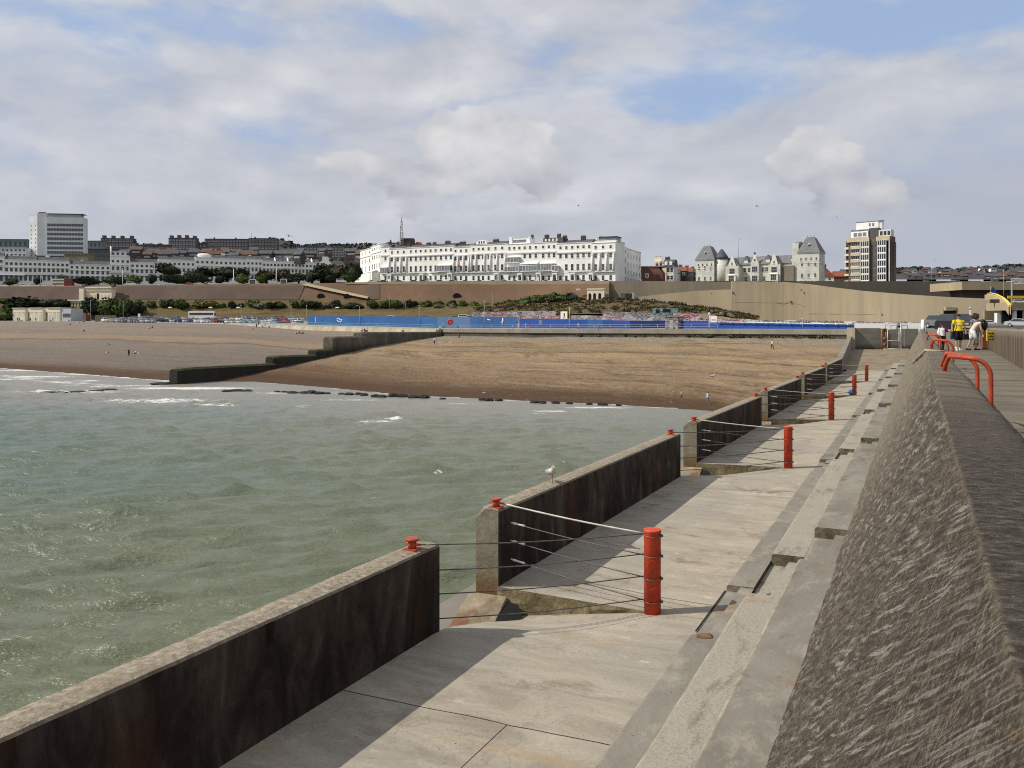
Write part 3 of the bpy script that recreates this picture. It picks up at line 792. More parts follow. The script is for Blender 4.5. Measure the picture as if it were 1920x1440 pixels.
# ================================================================== groyne and rocks
gA, gB = Vector((-62.3, 157.0)), Vector((-21.2, 255.0)); gd = (gB - gA).normalized(); gn = Vector((gd.y, -gd.x))
def gk(px):  # distance along the groyne line seen at this column
    q = (px - HX)/F
    return (q*gA.y - gA.x)/(gd.x - q*gd.y)
gro = thing('groyne', 'dark stepped concrete groyne running down the beach into the surf', 'groyne')
secs = [(325,512,690,680.5,'lower_step',2.6),(505,592,667,664.5,'weedy_step',2.8),(585,622,655.5,654,'middle_step',3.0),(615,676,631,630.5,'upper_step',3.4),(671,826,622.5,622,'landward_block',3.4)]
for i, (p0, p1, y0, y1, nm, th) in enumerate(secs):
    k0, k1 = gk(p0), gk(p1)
    Y0, Y1 = gA.y + gd.y*k0, gA.y + gd.y*k1
    z0, z1 = (HY-y0)/F*Y0, (HY-y1)/F*Y1
    m = MB(); n = 14; rr = []
    for j in range(n+1):
        k = k0 + (k1-k0)*j/n; z = z0 + (z1-z0)*j/n; c = gA + gd*k
        e = .25 if j == 0 else 0
        w = th/2 - (.5 if j == 0 else 0)
        wob = lambda a: .07*mnoise.noise((k*.7, a, i))
        ring = []
        for a, zz in ((-w-.25,-13),(-w-.1+wob(1),z-.35-e),(-w+.25,z-e+wob(2)),(w-.25,z-e+wob(3)),(w+.1+wob(4),z-.35-e),(w+.25,-13)):
            q = c + gn*a; ring.append((q.x, q.y, zz))
        rr.append(ring)
    m.grid(rr); m.add(rr[0], [(0,1,2,3,4,5)]); m.add(rr[-1], [(5,4,3,2,1,0)])
    m.build(nm, MT['groyne'], gro)
def rockmesh(seed):
    m = MB(); rr = random.Random(seed); bmv = bmesh.new()
    bmesh.ops.create_icosphere(bmv, subdivisions=2, radius=1)
    for v in bmv.verts:
        v.co *= 1 + .35*mnoise.noise(v.co*1.3 + Vector((seed*3.1, 0, 0))); v.co.z *= .7
    me = bpy.data.meshes.new('rock'); bmv.to_mesh(me); bmv.free(); me.materials.append(MT['rock']); return me
RM = [rockmesh(i) for i in range(4)]
rocks = [(302,720,3.2,.35),(322,719,2.4,.4),(95,736,3.0,.25),(113,735.5,2.0,.2),(150,734,2.8,.2),(180,732,2.2,.18),(205,729.5,2.0,.15),(425,733,1.4,.25),(445,732,2.2,.28),(463,732.5,1.6,.25),(520,734,.9,.2),(533,735,1.0,.25),(549,737,1.6,.35),(570,736.5,1.5,.3),(585,736,1.5,.4),(600,737,1.4,.3),(614,737,1.0,.2),(640,738,.9,.2),(655,739,1.3,.3),(672,738.5,1.0,.3),(683,740,1.2,.3),(704,743,1.3,.35),(717,744,1.2,.35),(738,742,1.6,.45),(756,743,1.5,.4),(775,745,1.4,.4),(795,745,1.5,.45),(830,747,.9,.2),(905,749,1.0,.3),(917,750,1.2,.35),(935,750,1.0,.3),(1003,754,1.2,.3),(1018,755,1.0,.3),(1042,755,1.1,.3),(1068,756,.8,.25),(1105,757,.8,.25),(1131,758,1.3,.3),(1160,759,.7,.2)]
where_r = lambda x: 'at the foot of the dark groyne' if x < 330 and x > 250 else ('lying low in the surf west of the groyne' if x < 260 else ('awash beside the groyne foot' if x < 500 else ('in the dark line of rocks along the surf' if x < 850 else 'among the few rocks near the bare shingle edge')))
for i, (px, py, rx, rz) in enumerate(rocks):
    c = on(px, py, SEA + .1)
    o = put('rock', RM[i % 4], None, (c.x, c.y, SEA + rz*.35), R.uniform(-.3,.3), (rx*.62, R.uniform(.5,.8)*min(rx,1.6), rz*1.25))
    grp = where_r(px)
    tag(o, 'low wet black rock ' + grp, 'rock', 'low wet black rocks ' + grp)

# ================================================================== the pier
bS = [-2.2, 11.36, 23.9, 36.4, 48.95, 61.7, 80.0]
bP = [-2.2, 11.53, 24.8, 38.0, 51.7, 64.7, 80.0]
def bound(i, t):
    k = (t + 5.64)/(5.64 - 3.34); return bS[i] + (bP[i] - bS[i])*min(k, 1.3)
def deckz(t, p):
    L = min(max((-3.35 - t)/2.29, 0), 1)
    d = max(0, (p - .86)/.14)
    return -4.0 + L*(.10 - .10*p - .34*d*d*(3-2*d)) + .006*mnoise.noise((t*2, p*9, 4))
m = MB(); ts = np.linspace(-5.66, -2.55, 15)
for i in range(6):
    rr = []
    for p in np.concatenate([np.linspace(0, .8, 16), np.linspace(.84, 1, 9)]):
        rr.append([(t, bound(i,t) + (bound(i+1,t)-bound(i,t))*p, deckz(t, p if i < 5 else min(p, .8))) for t in ts])
    m.grid(rr, 0, False)
    if i < 5:
        lo = [(t, bound(i+1,t), deckz(t,1)) for t in ts]
        mid = [(t, bound(i+1,t) - .05*abs(mnoise.noise((t*3, i, 0))), (deckz(t,1)+deckz(t,0))/2) for t in ts]
        hi = [(t, bound(i+1,t), deckz(t,0)) for t in ts]
        m.grid([lo, mid, hi], 1)
    # expansion joint across each bay: a narrow dark gap
    pj = .72
    def jz(t, o): return (t, bound(i,t) + (bound(i+1,t)-bound(i,t))*pj + o + .03*mnoise.noise((t*4, i, 1)), deckz(t, pj) + .004)
    m.grid([[jz(t, -.006) for t in ts], [jz(t, .006) for t in ts]], 2)
    if i: continue
    lq = np.linspace(.05, pj, 12)
    def lz(q, o): return (-3.72 + o + .02*mnoise.noise((q*9, i, 4)), bound(i,-3.7) + (bound(i+1,-3.7)-bound(i,-3.7))*q, deckz(-3.7, q) + .004)
    m.grid([[lz(q, .004) for q in lq], [lz(q, -.004) for q in lq]], 2)
struct(m.build('pier_deck', [MT['deck'], MT['kerb'], MT['joint']], None, (0,0,0), PROT))
# ramp beyond the last post, widening to the end wall
def ledge(s): return -5.66 if s <= 74 else -5.66 - (s-74)*.0565
rr = [[(ledge(s) + (-1.0 - ledge(s))*k, s, -4.0 - .03*(s > 82)) for k in np.linspace(0,1,6)] for s in (80, 84, 95, 110, 125, 140, 152)]
struct(MB().grid(rr).build('pier_ramp', MT['ramp'], None, (0,0,0), PROT))
# pier body going down into the water
m = MB()
body = [(-6.02, -4), (-6.02, 74), (-10.3, 150), (5, 150), (5, -4)]
m.prism(body, -14, -4.55)
m.prism([(-6.75,-4),(-6.75,74),(-6.0,74),(-6.0,-4)], -5.2, -4.36)
struct(m.build('pier_base', MT['grey_conc'], None, (0,0,0), PROT))
# stepped benches between deck and sloping wall
m = MB()
GAP = 2.25
for k in range(-1, 6):
    for t0, t1, s0, z in ((-2.60,-2.20,12.9,-3.89),(-2.198,-1.67,14.5,-3.77),(-1.668,-1.0,15.9,-3.58)):
        a, b = s0 + 13.2*k, s0 + 13.2*(k+1)
        n = 26; e = lambda q, c: .012*mnoise.noise((q*2.1, t0*3, c)) + .010*mnoise.noise((q*7, t0, c))
        ss_ = np.linspace(a, b-GAP, n)
        low = [(t0, q, -4.6) for q in ss_]
        r1 = [(t0 + e(q,1), q, z - .03 + e(q,2)) for q in ss_]; r2 = [(t0 + .035 + e(q,3), q, z + e(q,4)*.6) for q in ss_]
        r3 = [((t0+t1)/2, q, z + e(q,5)*.5) for q in ss_]; r4 = [(t1, q, z + e(q,6)*.4) for q in ss_]; r5 = [(t1, q, -4.6) for q in ss_]
        m.grid([low, r1, r2, r3, r4, r5])
        m.add([(t0,a,-4.6), r1[0], r2[0], r3[0], r4[0], (t1,a,-4.6)], [(0,1,2,3,4,5)])
        m.add([(t0,b-GAP,-4.6), r1[-1], r2[-1], r3[-1], r4[-1], (t1,b-GAP,-4.6)], [(5,4,3,2,1,0)])
        # recessed notch between two lengths, with low longitudinal ribs
        f = z - (.10 if t0 < -2.5 else .19); tm = t0 + (t1-t0)*.52
        m.add([(t0,b-GAP,f),(tm,b-GAP,f),(tm,b,f),(t0,b,f)], [(0,1,2,3)])
        m.add([(tm,b-GAP,f),(tm,b-GAP,f+.085),(tm,b,f+.085),(tm,b,f)], [(0,1,2,3)])
        m.add([(tm,b-GAP,f+.085),(t1,b-GAP,f+.085),(t1,b,f+.085),(tm,b,f+.085)], [(0,1,2,3)])
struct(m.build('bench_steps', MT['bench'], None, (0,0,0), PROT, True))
# rust-stained drain stub and cracked channel beside the first bench
# sloping parapet wall
m = MB()
ss = list(np.arange(-4, 16, .16)) + list(np.arange(16, 27, .4)) + list(np.arange(27, 152, 1.5))
prof = []
for k in np.linspace(0, 1, 22): prof.append((-1.22 + 1.41*k, -3.80 + 3.05*k))
prof += [(.30,-.745),(.42,-.75),(.54,-.76),(.62,-.775),(.665,-.83),(.68,-1.5),(.68,-4.2)]
rr = []
for s in ss:
    r = []
    for j, (t, z) in enumerate(prof):
        a = .012*mnoise.noise((t*5, s*5, z*5)) + .016*mnoise.noise((t*2, s*1.3, z*2))
        e = .014*mnoise.noise((s*3.0, j, 9)) if j in (21, 25) else 0
        dn = -.035 if s > 27 else 0
        r.append((t - a*.8 + e, s, z + a*.5 + e + dn*(j > 4)))
    rr.append(r)
m.grid([r[:22] for r in rr], 0, True); m.grid([r[21:] for r in rr], 0, True)
sw = thing('sloping_wall', 'thick sloping grey streaked concrete wall beside the walkway', 'wall', (0,0,0), PROT)
m.build('wall', MT['slope'], sw)
m = MB()
def sl(k, s): return (-1.22 + 1.41*k - .03, s, -3.80 + 3.05*k + .02)
m.tube([sl(k, 26.7 + 44*(1-k)) for k in np.linspace(.70, 1, 8)] + [(.66, 26.6, -.75)], [.02,.04,.03,.045,.035,.04,.03,.035,.02], 6)
m.build('mortar_joint', MT['seawall'], sw)

# low outer walls with red anchors on top
wl_ = [(-3.2, 9.64),(11.36, 22.1),(23.9, 34.9),(36.4, 47.6),(48.95, 60.6),(61.7, 74.0)]
wlab = ['long dark stained low wall in front of the sea, nearest of the low walls','second low wall from the front, with a gull standing on its top','third low wall along the pier edge, between the second and third wire gaps','fourth low wall along the pier edge counted from the front','fifth low wall along the pier edge counted from the front','farthest low wall, bending up towards the beach end of the pier']
def anchor(par, t, s, z):
    m = MB(); m.box(t-.085, t+.085, s-.085, s+.085, z-.01, z+.022)
    m.cyl((t, s), .055, z+.02, z+.12, 10); m.cyl((t, s), .085, z+.12, z+.15, 10)
    m.tube([(t-.10, s, z+.075),(t+.12, s, z+.075)], .016, 6)
    m.build('anchor_post', MT['red2'], par)
for i, (a, b) in enumerate(wl_):
    t = thing('low_wall', wlab[i], 'wall', (0,0,0), PROT, 'low walls along the outer edge of the pier')
    m = MB(); n = int((b-a)/.14) if i < 3 else int((b-a)/.5)
    rr = []
    for j in range(n+1):
        s = a + (b-a)*j/n; zt = -2.77 - .10*(j/n)
        if i == 5: zt = -2.80
        e = lambda q, am=.008: am*mnoise.noise((s*3.1, q, i)) + .5*am*mnoise.noise((s*9, q+5, i))
        ch = .10 if (j == 0 and i > 0) else 0
        bz = -4.42
        rr.append([(-6.02+e(1), s, -5.0), (-6.02+e(1), s, zt-.05-ch+e(2)), (-5.98+ch+e(3,.018), s, zt+e(4)), (-5.87, s, zt+.015+e(5)), (-5.75, s, zt+.012+e(6)), (-5.665+e(7,.003), s, zt-.005+e(8,.004)), (-5.645+e(7,.003), s, zt-.03+e(8,.004)), (-5.645, s, -3.3), (-5.645, s, bz)])
    m.grid(rr, 0, False)
    m.add(rr[0], [tuple(range(9))]); m.add(rr[-1], [tuple(range(8,-1,-1))])
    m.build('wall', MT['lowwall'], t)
    if i > 0: anchor(t, -5.76, a+.16, -2.77)
    if i < 5: anchor(t, -5.80, b-.42, -2.86)
    if 0 < i < 4:   # rust-stained footing under the exposed end
        m = MB(); m.add([(-6.1,a-.75,-4.38),(-5.5,a-.6,-4.40),(-5.45,a+.02,-4.2),(-6.1,a+.02,-4.2),(-6.1,a-.05,-4.02),(-5.5,a-.02,-4.02)], [(0,1,5,4),(1,2,5),(0,4,3)])
        m.build('footing', MT['kerbrust'], t)
        m = MB(); m.add([(-5.52,a-.62,-4.385),(-5.05,a-.30,-4.36),(-5.30,a-.03,-4.12),(-5.49,a-.03,-4.08)], [(0,1,2,3)]); m.build('drain_hole', MT['dark'], t)
# far part of the outer wall climbing to the end wall
t = thing('end_ramp_wall', 'tall dark wall rising along the seaward side of the brown ramp', 'wall', (0,0,0), PROT)
m = MB(); rr = []
for s, zt in ((74,-2.82),(90,-2.7),(110,-2.45),(130,-2.2),(147,-1.95)):
    x = ledge(s); rr.append([(x-.45,s,-9),(x-.45,s,zt),(x+.02,s,zt),(x+.02,s,-4.6)])
m.grid(rr); m.add(rr[-1], [(3,2,1,0)]); m.build('wall', MT['grey_conc'], t)
x = ledge(147); MB().box(x-.7, x+.5, 147, 150, -6, -.55).build('end_block', MT['seawall'], t)

# red posts with cables
pST = []
for X_, Y_ in ((1.95,11.85),(7.7,23.79),(13.38,35.75),(19.3,48.1),(24.85,59.8)):
    pST.append((U[0]*X_+U[1]*Y_, N[0]*X_+N[1]*Y_))
ordn = ['nearest and largest red post, beside the first wire gap','second red post from the front, beside the second wire gap','third red post from the front','fourth red post from the front, with a blue ball at its foot','farthest red post, before the brown ramp']
for i, (s, t) in enumerate(pST):
    o = thing('red_post', ordn[i], 'post', ST(s, t, -4.0), PROT, 'red cable posts on the deck')
    m = MB(); n = 20
    m.tube([(0,0,-.06),(0,0,1.12),(0,0,1.13),(0,0,1.155)], [.116,.116,.124,.122], n)
    m.build('pipe', MT['red'], o)
    zz = [1.08, .80, .49, .17]
    for z in zz:
        b = MB(); r = .122
        b.tube([(r*math.cos(a), r*math.sin(a), z + .012*math.sin(a)) for a in np.linspace(0, 2*math.pi, 17)], .008, 5)
        b.box(.10,.15,-.012,.012,z-.02,z+.015)
        b.build('band', MT['cable'], o)
    # helical weld line
    MB().tube([(.1165*math.cos(a), .1165*math.sin(a), .05 + a*.062) for a in np.linspace(3.3, 16.2, 60)], .004, 4).build('weld_seam', MT['red2'], o)
    sA = wl_[i][1] - s; sB = wl_[i+1][0] - s; tw = -5.645 - t
    for j, z in enumerate(zz):
        za = [-2.80, -3.13, -3.44, -3.76][j] + 4.0 - (.06 if j else 0)
        ya = sA - .38 if j == 0 else sA - .05
        p, q = Vector((tw - .12 if j == 0 else tw + .02, ya, za)), Vector((-.12, 0, z))
        MB().tube([p.lerp(q, k) + Vector((0,0,-.035*math.sin(math.pi*k))) for k in np.linspace(0,1,9)], .0085 if i == 0 else .011, 5).build('cable', MT['cable'], o)
        zb = [-2.70, -3.0, -3.27, -3.55][j] + 4.0
        p = Vector((tw - .06 if j == 0 else tw + .02, sB + (.2 if j == 0 else .30), zb)); q = Vector((-.12, .02, z - (.0 if j == 0 else .02)))
        MB().tube([p.lerp(q, k) + Vector((0,0,-.02*math.sin(math.pi*k))) for k in np.linspace(0,1,9)], (.014 if j == 0 else .0085) if i < 2 else .012, 5).build('cable', MT['ropew'] if j == 0 else MT['cable'], o)
        if j:
            a, b = p.lerp(q, .02), p.lerp(q, .13)
            MB().tube([a, a.lerp(b,.3), a.lerp(b,.5), b], [.012,.02,.012,.018] if i < 2 else .022, 6).build('turnbuckle', MT['turn'], o)

# small things left on the deck
o = thing('drink_can', 'crumpled silver drink can lying by the end of the nearest low wall', 'can', on(784, 1189, -4.0) + Vector((0,0,.02)), .4)
m = MB(); m.tube([(-.10,0,.05),(-.085,0,.05),(-.03,0,.046),(.02,.01,.038),(.08,0,.05),(.095,0,.05)], [.036,.047,.045,.036,.047,.036], 12); m.build('can_body', MT['galv'], o)
MB().tube([(.094,0,.05),(.099,0,.05)], .034, 12).build('can_end', MT['white2'], o)
m = MB()
for k in range(14):
    a = R.uniform(0, 6.28); m.tube([(0,0,.0),(.05*math.cos(a),.05*math.sin(a),.05+R.uniform(0,.05)),(.10*math.cos(a+.4),.09*math.sin(a+.4),.03)], [.02,.025,.008], 5)
tag(m.build('litter_wrapper', MT['red2'], None, on(798, 1181, -4.0) + Vector((0,0,.02))), 'crumpled orange wrapper lying beside the silver can', 'litter')
m = MB(); m.ell((0,0,.16), .16, .16, .16, 14, 8)
tag(m.build('ball', MT['blue_light'], None, on(1596, 741, -4.0)), 'small blue ball lying beside the fourth red post', 'ball')
m = MB()
bmv = bmesh.new(); bmesh.ops.create_icosphere(bmv, subdivisions=2, radius=1)
for v in bmv.verts:
    v.co = Vector((v.co.x*.16, v.co.y*.10, max(v.co.z,-.1)*.05))*(1+.4*mnoise.noise(v.co*2))
me = bpy.data.meshes.new('stone'); bmv.to_mesh(me); bmv.free(); me.materials.append(MT['brownstone'])
tag(put('flat_stone', me, None, on(1321, 1193, -3.885), 0, (.7,.7,.8)), 'flat brown stone lying on the step edge near the first red post', 'stone')
tag(put('flat_stone', me, None, on(1447, 1117, -3.955), .5, (.75,.7,1)), 'flat orange-brown stone in the notch of the near steps', 'stone')
# dark open channel edge
m = MB(); a, b = ST(11.0,-2.61,-3.99), ST(12.88,-2.61,-3.99)
d = (b-a).normalized(); nn = Vector((d.y,-d.x,0))*.014
m.add([a-nn, b-nn, b+nn, a+nn], [(3,2,1,0)])
struct(m.build('drain_channel', MT['dark'], None, (0,0,.012)))

# ---------------- walkway to the right of the wall
m = MB()
def wz(s): return float(np.interp(s, [0,20,44,48,100], [-1.78,-1.70,-1.25,-1.24,-.42]))
rr = [[(.66 + (3.06-.66)*k if s < 53.95 else .66 + (9.0-.66)*k, s, wz(s)) for k in np.linspace(0,1,4)] for s in (-4,5,15,25,30,35,40,47.9,48,53.9,54,56,64,72,80,90,100,112)]
m.grid(rr)
struct(m.build('walkway', MT['walk'], None, (0,0,0), PROT))
m = MB(); m2 = MB()
for px0, px1, py, w, mm in ((1775,1905,657,.12,m),(1850,1940,676,.10,m),(1830,1890,692,.08,m),(1815,1960,713,.10,m2)):
    z = -1.6
    for _ in range(12):
        Y0 = z*F/(HY-py); s0 = U[0]*((px0+px1)/2-HX)/F*Y0 + U[1]*Y0; z = .5*z + .5*wz(s0)
    mm.add([(.9 if px0 < 1840 else 1.2, s0-w/2, z+.006),(2.9, s0-w/2, z+.006),(2.9, s0+w/2, z+.006),(.9 if px0 < 1840 else 1.2, s0+w/2, z+.003)], [(0,1,2,3)])
struct(m.build('white_road_marking', MT['paleline'], None, (0,0,0), PROT)); struct(m2.build('yellow_road_marking', MT['ochreline'], None, (0,0,0), PROT))
t = thing('side_parapet', 'brown stained concrete parapet wall on the far side of the walkway', 'wall', (0,0,0), PROT)
m = MB(); rr = []
for s in np.arange(4, 54.1, .5):
    rr.append([(3.04,s,-2.1),(3.04,s,-.24),(3.07,s,-.20),(3.40,s,-.20),(3.42,s,-1.8)])
m.grid(rr); m.add(rr[-1], [(4,3,2,1,0)]); m.add(rr[0], [(0,1,2,3,4)]); m.build('wall', MT['grey_conc'], t)
def parapet_mat():
    m, g, b = newmat('brown_streaked_parapet')
    co = g.co(); f = g.noise(g.mapping(co, scale=(1,1.2,.12)), 1.6, 6, .65, .3)
    col = g.ramp(f, [(.3,(.045,.032,.020)),(.5,(.10,.072,.045)),(.7,(.19,.145,.095))])
    col = g.mix(g.step(g.xyz(co)[2], -.55, -.22, 0, .6), col, (.27,.22,.15))
    g.set(b.inputs['Base Color'], col); b.inputs['Roughness'].default_value = .95; return m
t.children[0].data.materials[0] = parapet_mat()
# bent red pipe rails over the wall
rl = ['nearest bent red pipe rail over the sloping wall','second bent red pipe rail, just behind the nearest one','third bent red pipe rail, in front of the child','fourth bent red pipe rail, beside the walking child','fifth red pipe rail, far along the wall','farthest red pipe rail along the wall']
for i, s in enumerate((14.3, 15.7, 29.6, 31.2, 45.2, 47.0)):
    o = thing('pipe_rail', rl[i], 'railing', ST(s, 0, 0), PROT, 'bent red pipe rails over the wall')
    zt = -.50
    q_ = -.10*(i % 2)
    path = [(.36,.85,-.77),(.38,.80,-.62),(.43,.68,-.50),(.52,.45,zt),(.68+q_,.0,zt)]
    for a in np.linspace(math.pi/2, 0, 9)[1:]: path.append((.68 + q_ + .27*math.cos(a), 0, zt - .27 + .27*math.sin(a)))
    path += [(.95+q_,0,-1.0),(.95+q_,0,wz(s)-.02)]
    MB().tube(path, .033, 12).build('pipe', MT['red2'], o)
    MB().cyl((.95+q_,0), .09, wz(s)-.01, wz(s)+.015, 12).build('foot_flange', MT['red2'], o)
    MB().cyl((.36,.85), .075, -.762, -.742, 12).build('wall_flange', MT['red2'], o)
# ================================================================== sea wall, rails, hoarding, graffiti walls
def polyline_band(name, pts, off0, off1, mats, parent=None):
    pass
def strip(tab, step=20):
    """points along a table of (px, y_top, Y)"""
    p0, p1 = tab[0][0], tab[-1][0]
    return [pt(q, itp(q, tab, 1), itp(q, tab, 2)) for q in np.linspace(p0, p1, max(2, int((p1-p0)/step)))]
SWT = [(420,605.5,350),(430,607.5,346),(577,611,303),(700,613.5,274),(818,616,254)]
w = thing('sea_wall', 'tan sloping sea wall below the car park, west of the groyne', 'wall')
A = strip(SWT, 12)
m = MB(); m.grid([[p + Vector((0,4,-1.2)) for p in A], [p + Vector((0,.8,0)) for p in A], A, [p + Vector((0,-.05,-.25)) for p in A], [p + Vector((0,-1.6,-.25-(HY-itp((p.x/p.y*F+HX), SWT,1))*0-2.4)) for p in A]])
m.build('wall', MT['seawall'], w)
SWR = [(826,616.5,252),(990,617,221),(1300,617,186),(1592,617.5,159)]
w = thing('sea_wall', 'long grey sea wall with a dark undercut lip, east of the groyne', 'wall')
A = strip(SWR, 12)
m = MB(); m.grid([[p + Vector((0,4,-3)) for p in A], [p + Vector((0,.9,0)) for p in A], A, [p + Vector((0,-.06,-1.0)) for p in A], [p + Vector((0,.25,-1.12)) for p in A]])
m.build('parapet', MT['grey_conc'], w)
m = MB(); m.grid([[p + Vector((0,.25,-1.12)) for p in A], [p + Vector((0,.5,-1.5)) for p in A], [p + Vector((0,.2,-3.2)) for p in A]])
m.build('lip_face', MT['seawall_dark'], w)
for q in np.linspace(870, 1570, 26):
    p = pt(q, itp(q, SWR, 1), itp(q, SWR, 2)); m = MB(); hw = R.uniform(.12,.3)
    m.add([(-hw,-.075,-.02),(hw,-.075,-.02),(hw*.4+.5,-.11,-.95),(-hw*.4+.5,-.11,-.95)], [(3,2,1,0)])
    m.build('repair_streak', MT['seawall'], w, p)
w = thing('kerb_wall', 'low white kerb wall between the shingle and the parked cars', 'wall')
m = MB()
for q0, q1 in ((186,240),(240,292)):
    a, b = pt(q0, 603.2, 367.2), pt(q1, 603.6, 362)
    d = (b-a).normalized(); n = Vector((d.y,-d.x,0))*.25
    m.add([a-n+Vector((0,0,-1.5)), b-n+Vector((0,0,-1.5)), b+n+Vector((0,0,-1.5)), a+n+Vector((0,0,-1.5)), a-n, b-n, b+n, a+n], [(4,5,6,7),(0,4,7,3),(0,1,5,4),(1,2,6,5),(2,3,7,6)])
m.build('wall', MT['white2'], w, fix=True)
# slanted stair end between the two walls
w = thing('beach_stair', 'slanting concrete stair wall where the groyne meets the sea wall', 'stairs')
c = pt(822, 619, 252.5); m = MB()
for k in range(6): m.box(-2.2+.5*k, -1.7+.5*k, -1.2, .8, -2.4, -1.5+.36*k)
m.build('steps', MT['seawall'], w, c)
m = MB(); m.yprof([(-2.6,-1.7),(1.1,1.0),(1.5,1.0),(-2.2,-2.1)], -1.55, -1.22); m.build('side_wall', MT['seawall'], w, c)

def rail(name, label, tab, h, mat, stp, group=None, nr=2):
    o = thing(name, label, 'railing', (0,0,0), 0, group)
    A = strip(tab, 15)
    for j in range(nr):
        MB().tube([p + Vector((0,.5,h*(1 - j*.48))) for p in A], .036, 5).build('rail', mat, o)
    L = 0; last = None
    B = strip(tab, 1.0)
    for p in B:
        if last is None or (p-last).length > stp:
            MB().cyl((0,0), .05, -.1, h, 5).build('post', mat, o, p + Vector((0,.5,0))); last = p
rail('teal_railing', 'teal railing on the sea wall in front of cars and the start of the hoarding', [(440,605.8,348)] + SWT[2:], 1.15, MT['teal'], 5.2)
rail('grey_railing', 'grey railing on the grey sea wall along the blue hoarding', SWR[:-1] + [(1345,617,181)], 1.1, MT['grey'], 4.6)

# blue hoarding in bays of panels
hz = [(577,592,311,-.2),(640,592.5,297,-.5),(820,594,262,-1.1),(880,594,251,-1.15),(970,594.5,236,-1.15),(973,597,236,-1.15),(1100,599.5,216,-1.05),(1131,600,211,-1.0),(1180,601.2,205,-1.0)]
def hpanel(mb, p0, p1):
    a, b = pt(p0, itp(p0, hz, 1), itp(p0, hz, 2)), pt(p1, itp(p1, hz, 1), itp(p1, hz, 2))
    za, zb = itp(p0, hz, 3), itp(p1, hz, 3)
    d = (b-a); d.z = 0; d.normalize(); n = Vector((d.y,-d.x,0))*.04
    mb.add([Vector((a.x,a.y,za))-n, Vector((b.x,b.y,zb))-n, b-n, a-n, Vector((a.x,a.y,za))+n, Vector((b.x,b.y,zb))+n, b+n, a+n], [(0,1,2,3),(4,7,6,5),(3,2,6,7),(0,3,7,4),(1,5,6,2)])
h = thing('hoarding', 'long blue site hoarding along the promenade', 'hoarding')
for p0, p1, mt in ((577,682,'blue_light'),(682,750,'blue_light'),(750,820,'blue_light'),(820,882,'blue_grey'),(882,970,'blue_light'),(974,1012,'blue'),(1012,1046,'blue'),(1046,1102,'blue'),(1102,1131,'blue_light'),(1131,1182,'blue'),(1182,1247,'blue')):
    m = MB(); n = max(2, int((p1-p0)/14)); xs_ = np.linspace(p0, p1, n+1)
    for a, b in zip(xs_[:-1], xs_[1:]): hpanel(m, a+.06, b-.06)
    m.build('panel', MT[mt], h, fix=True)
hz2 = [(1276,601,196,-1.0),(1345,602,189,-1.0),(1346,604.2,189,-1.0),(1500,607,176,-.95),(1600,608.4,167,-.95),(1684,610.5,160,-.95)]
hz_old, hz = hz, hz2
for p0, p1 in ((1276,1345),(1346,1430),(1430,1515),(1515,1600),(1600,1684)):
    m = MB(); n = 6; xs_ = np.linspace(p0, p1, n+1)
    for a, b in zip(xs_[:-1], xs_[1:]): hpanel(m, a+.04, b-.04)
    m.build('panel', MT['blue'], h, fix=True)
m = MB(); m.tube([pt(q, itp(q, hz2, 1)-.6, itp(q, hz2, 2)-.5) for q in np.linspace(1346, 1600, 14)], .10, 8); m.build('pale_pipe', MT['galv'], h)
for q in np.linspace(1348, 1590, 12):
    p = pt(q, itp(q, hz2, 1)-.8, itp(q, hz2, 2)-.55); MB().box(-.14,.14,-.14,.14,-.15,.18).build('pipe_clamp', MT['white2'], h, p)
hz = hz_old
# marks and notices on the hoarding
def hpos(px, py): Y = itp(px, hz, 2) - .10; return pt(px, py, Y)
m = MB()
for pts_ in ([(631,600.5),(632,597.5),(635,596.5),(638,598)],[(632,600.5),(635,603),(639,602.5),(642,600.5)],[(636,599),(639,600),(642,599),(641,603),(639,605)]):
    m.tube([hpos(*q) for q in pts_], .10, 5)
m.build('white_scrawl', MT['blank'], h)
c = hpos(592,601); m = MB(); m.ell((0,0,1.4), .18,.06,.2,8,5); m.box(-.28,.28,-.04,.04,.2,1.15); m.box(-.24,-.05,-.04,.04,-.55,.2); m.box(.05,.24,-.04,.04,-.55,.2); m.build('white_figure', MT['blank'], h, c - Vector((0,0,.3)))
m = MB(); m.tube([hpos(914,598.5), hpos(917,600), hpos(919,599.2), hpos(918,602)], .12, 5); m.build('white_scrawl', MT['blank'], h)
c = hpos(943,602); m = MB(); m.tube([(0,0,-1.0),(-.16,0,-.4),(.02,0,.2),(-.05,0,.9)], [.22,.30,.30,.15], 6); m.build('white_figure', MT['blank'], h, c)
c = hpos(1016,604.3); m = MB(); m.box(-.8,.8,-.04,.05,-.62,.62); m.build('grey_notice', MT['grey_block'], h, c)
# lifebuoy cabinet
o = thing('lifebuoy', 'red lifebuoy ring on a post in front of the faded blue hoarding', 'lifebuoy', pt(844, 616, 254.5))
m = MB(); m.tube([(.95*.62*math.cos(a), 0, 1.95+.62*math.sin(a)) for a in np.linspace(0,2*math.pi,17)], .30, 8); m.build('ring', MT['bright_red'], o)
m = MB(); m.cyl((0,.2), .06, 0, 2.2, 6); m.build('post', MT['grey'], o)
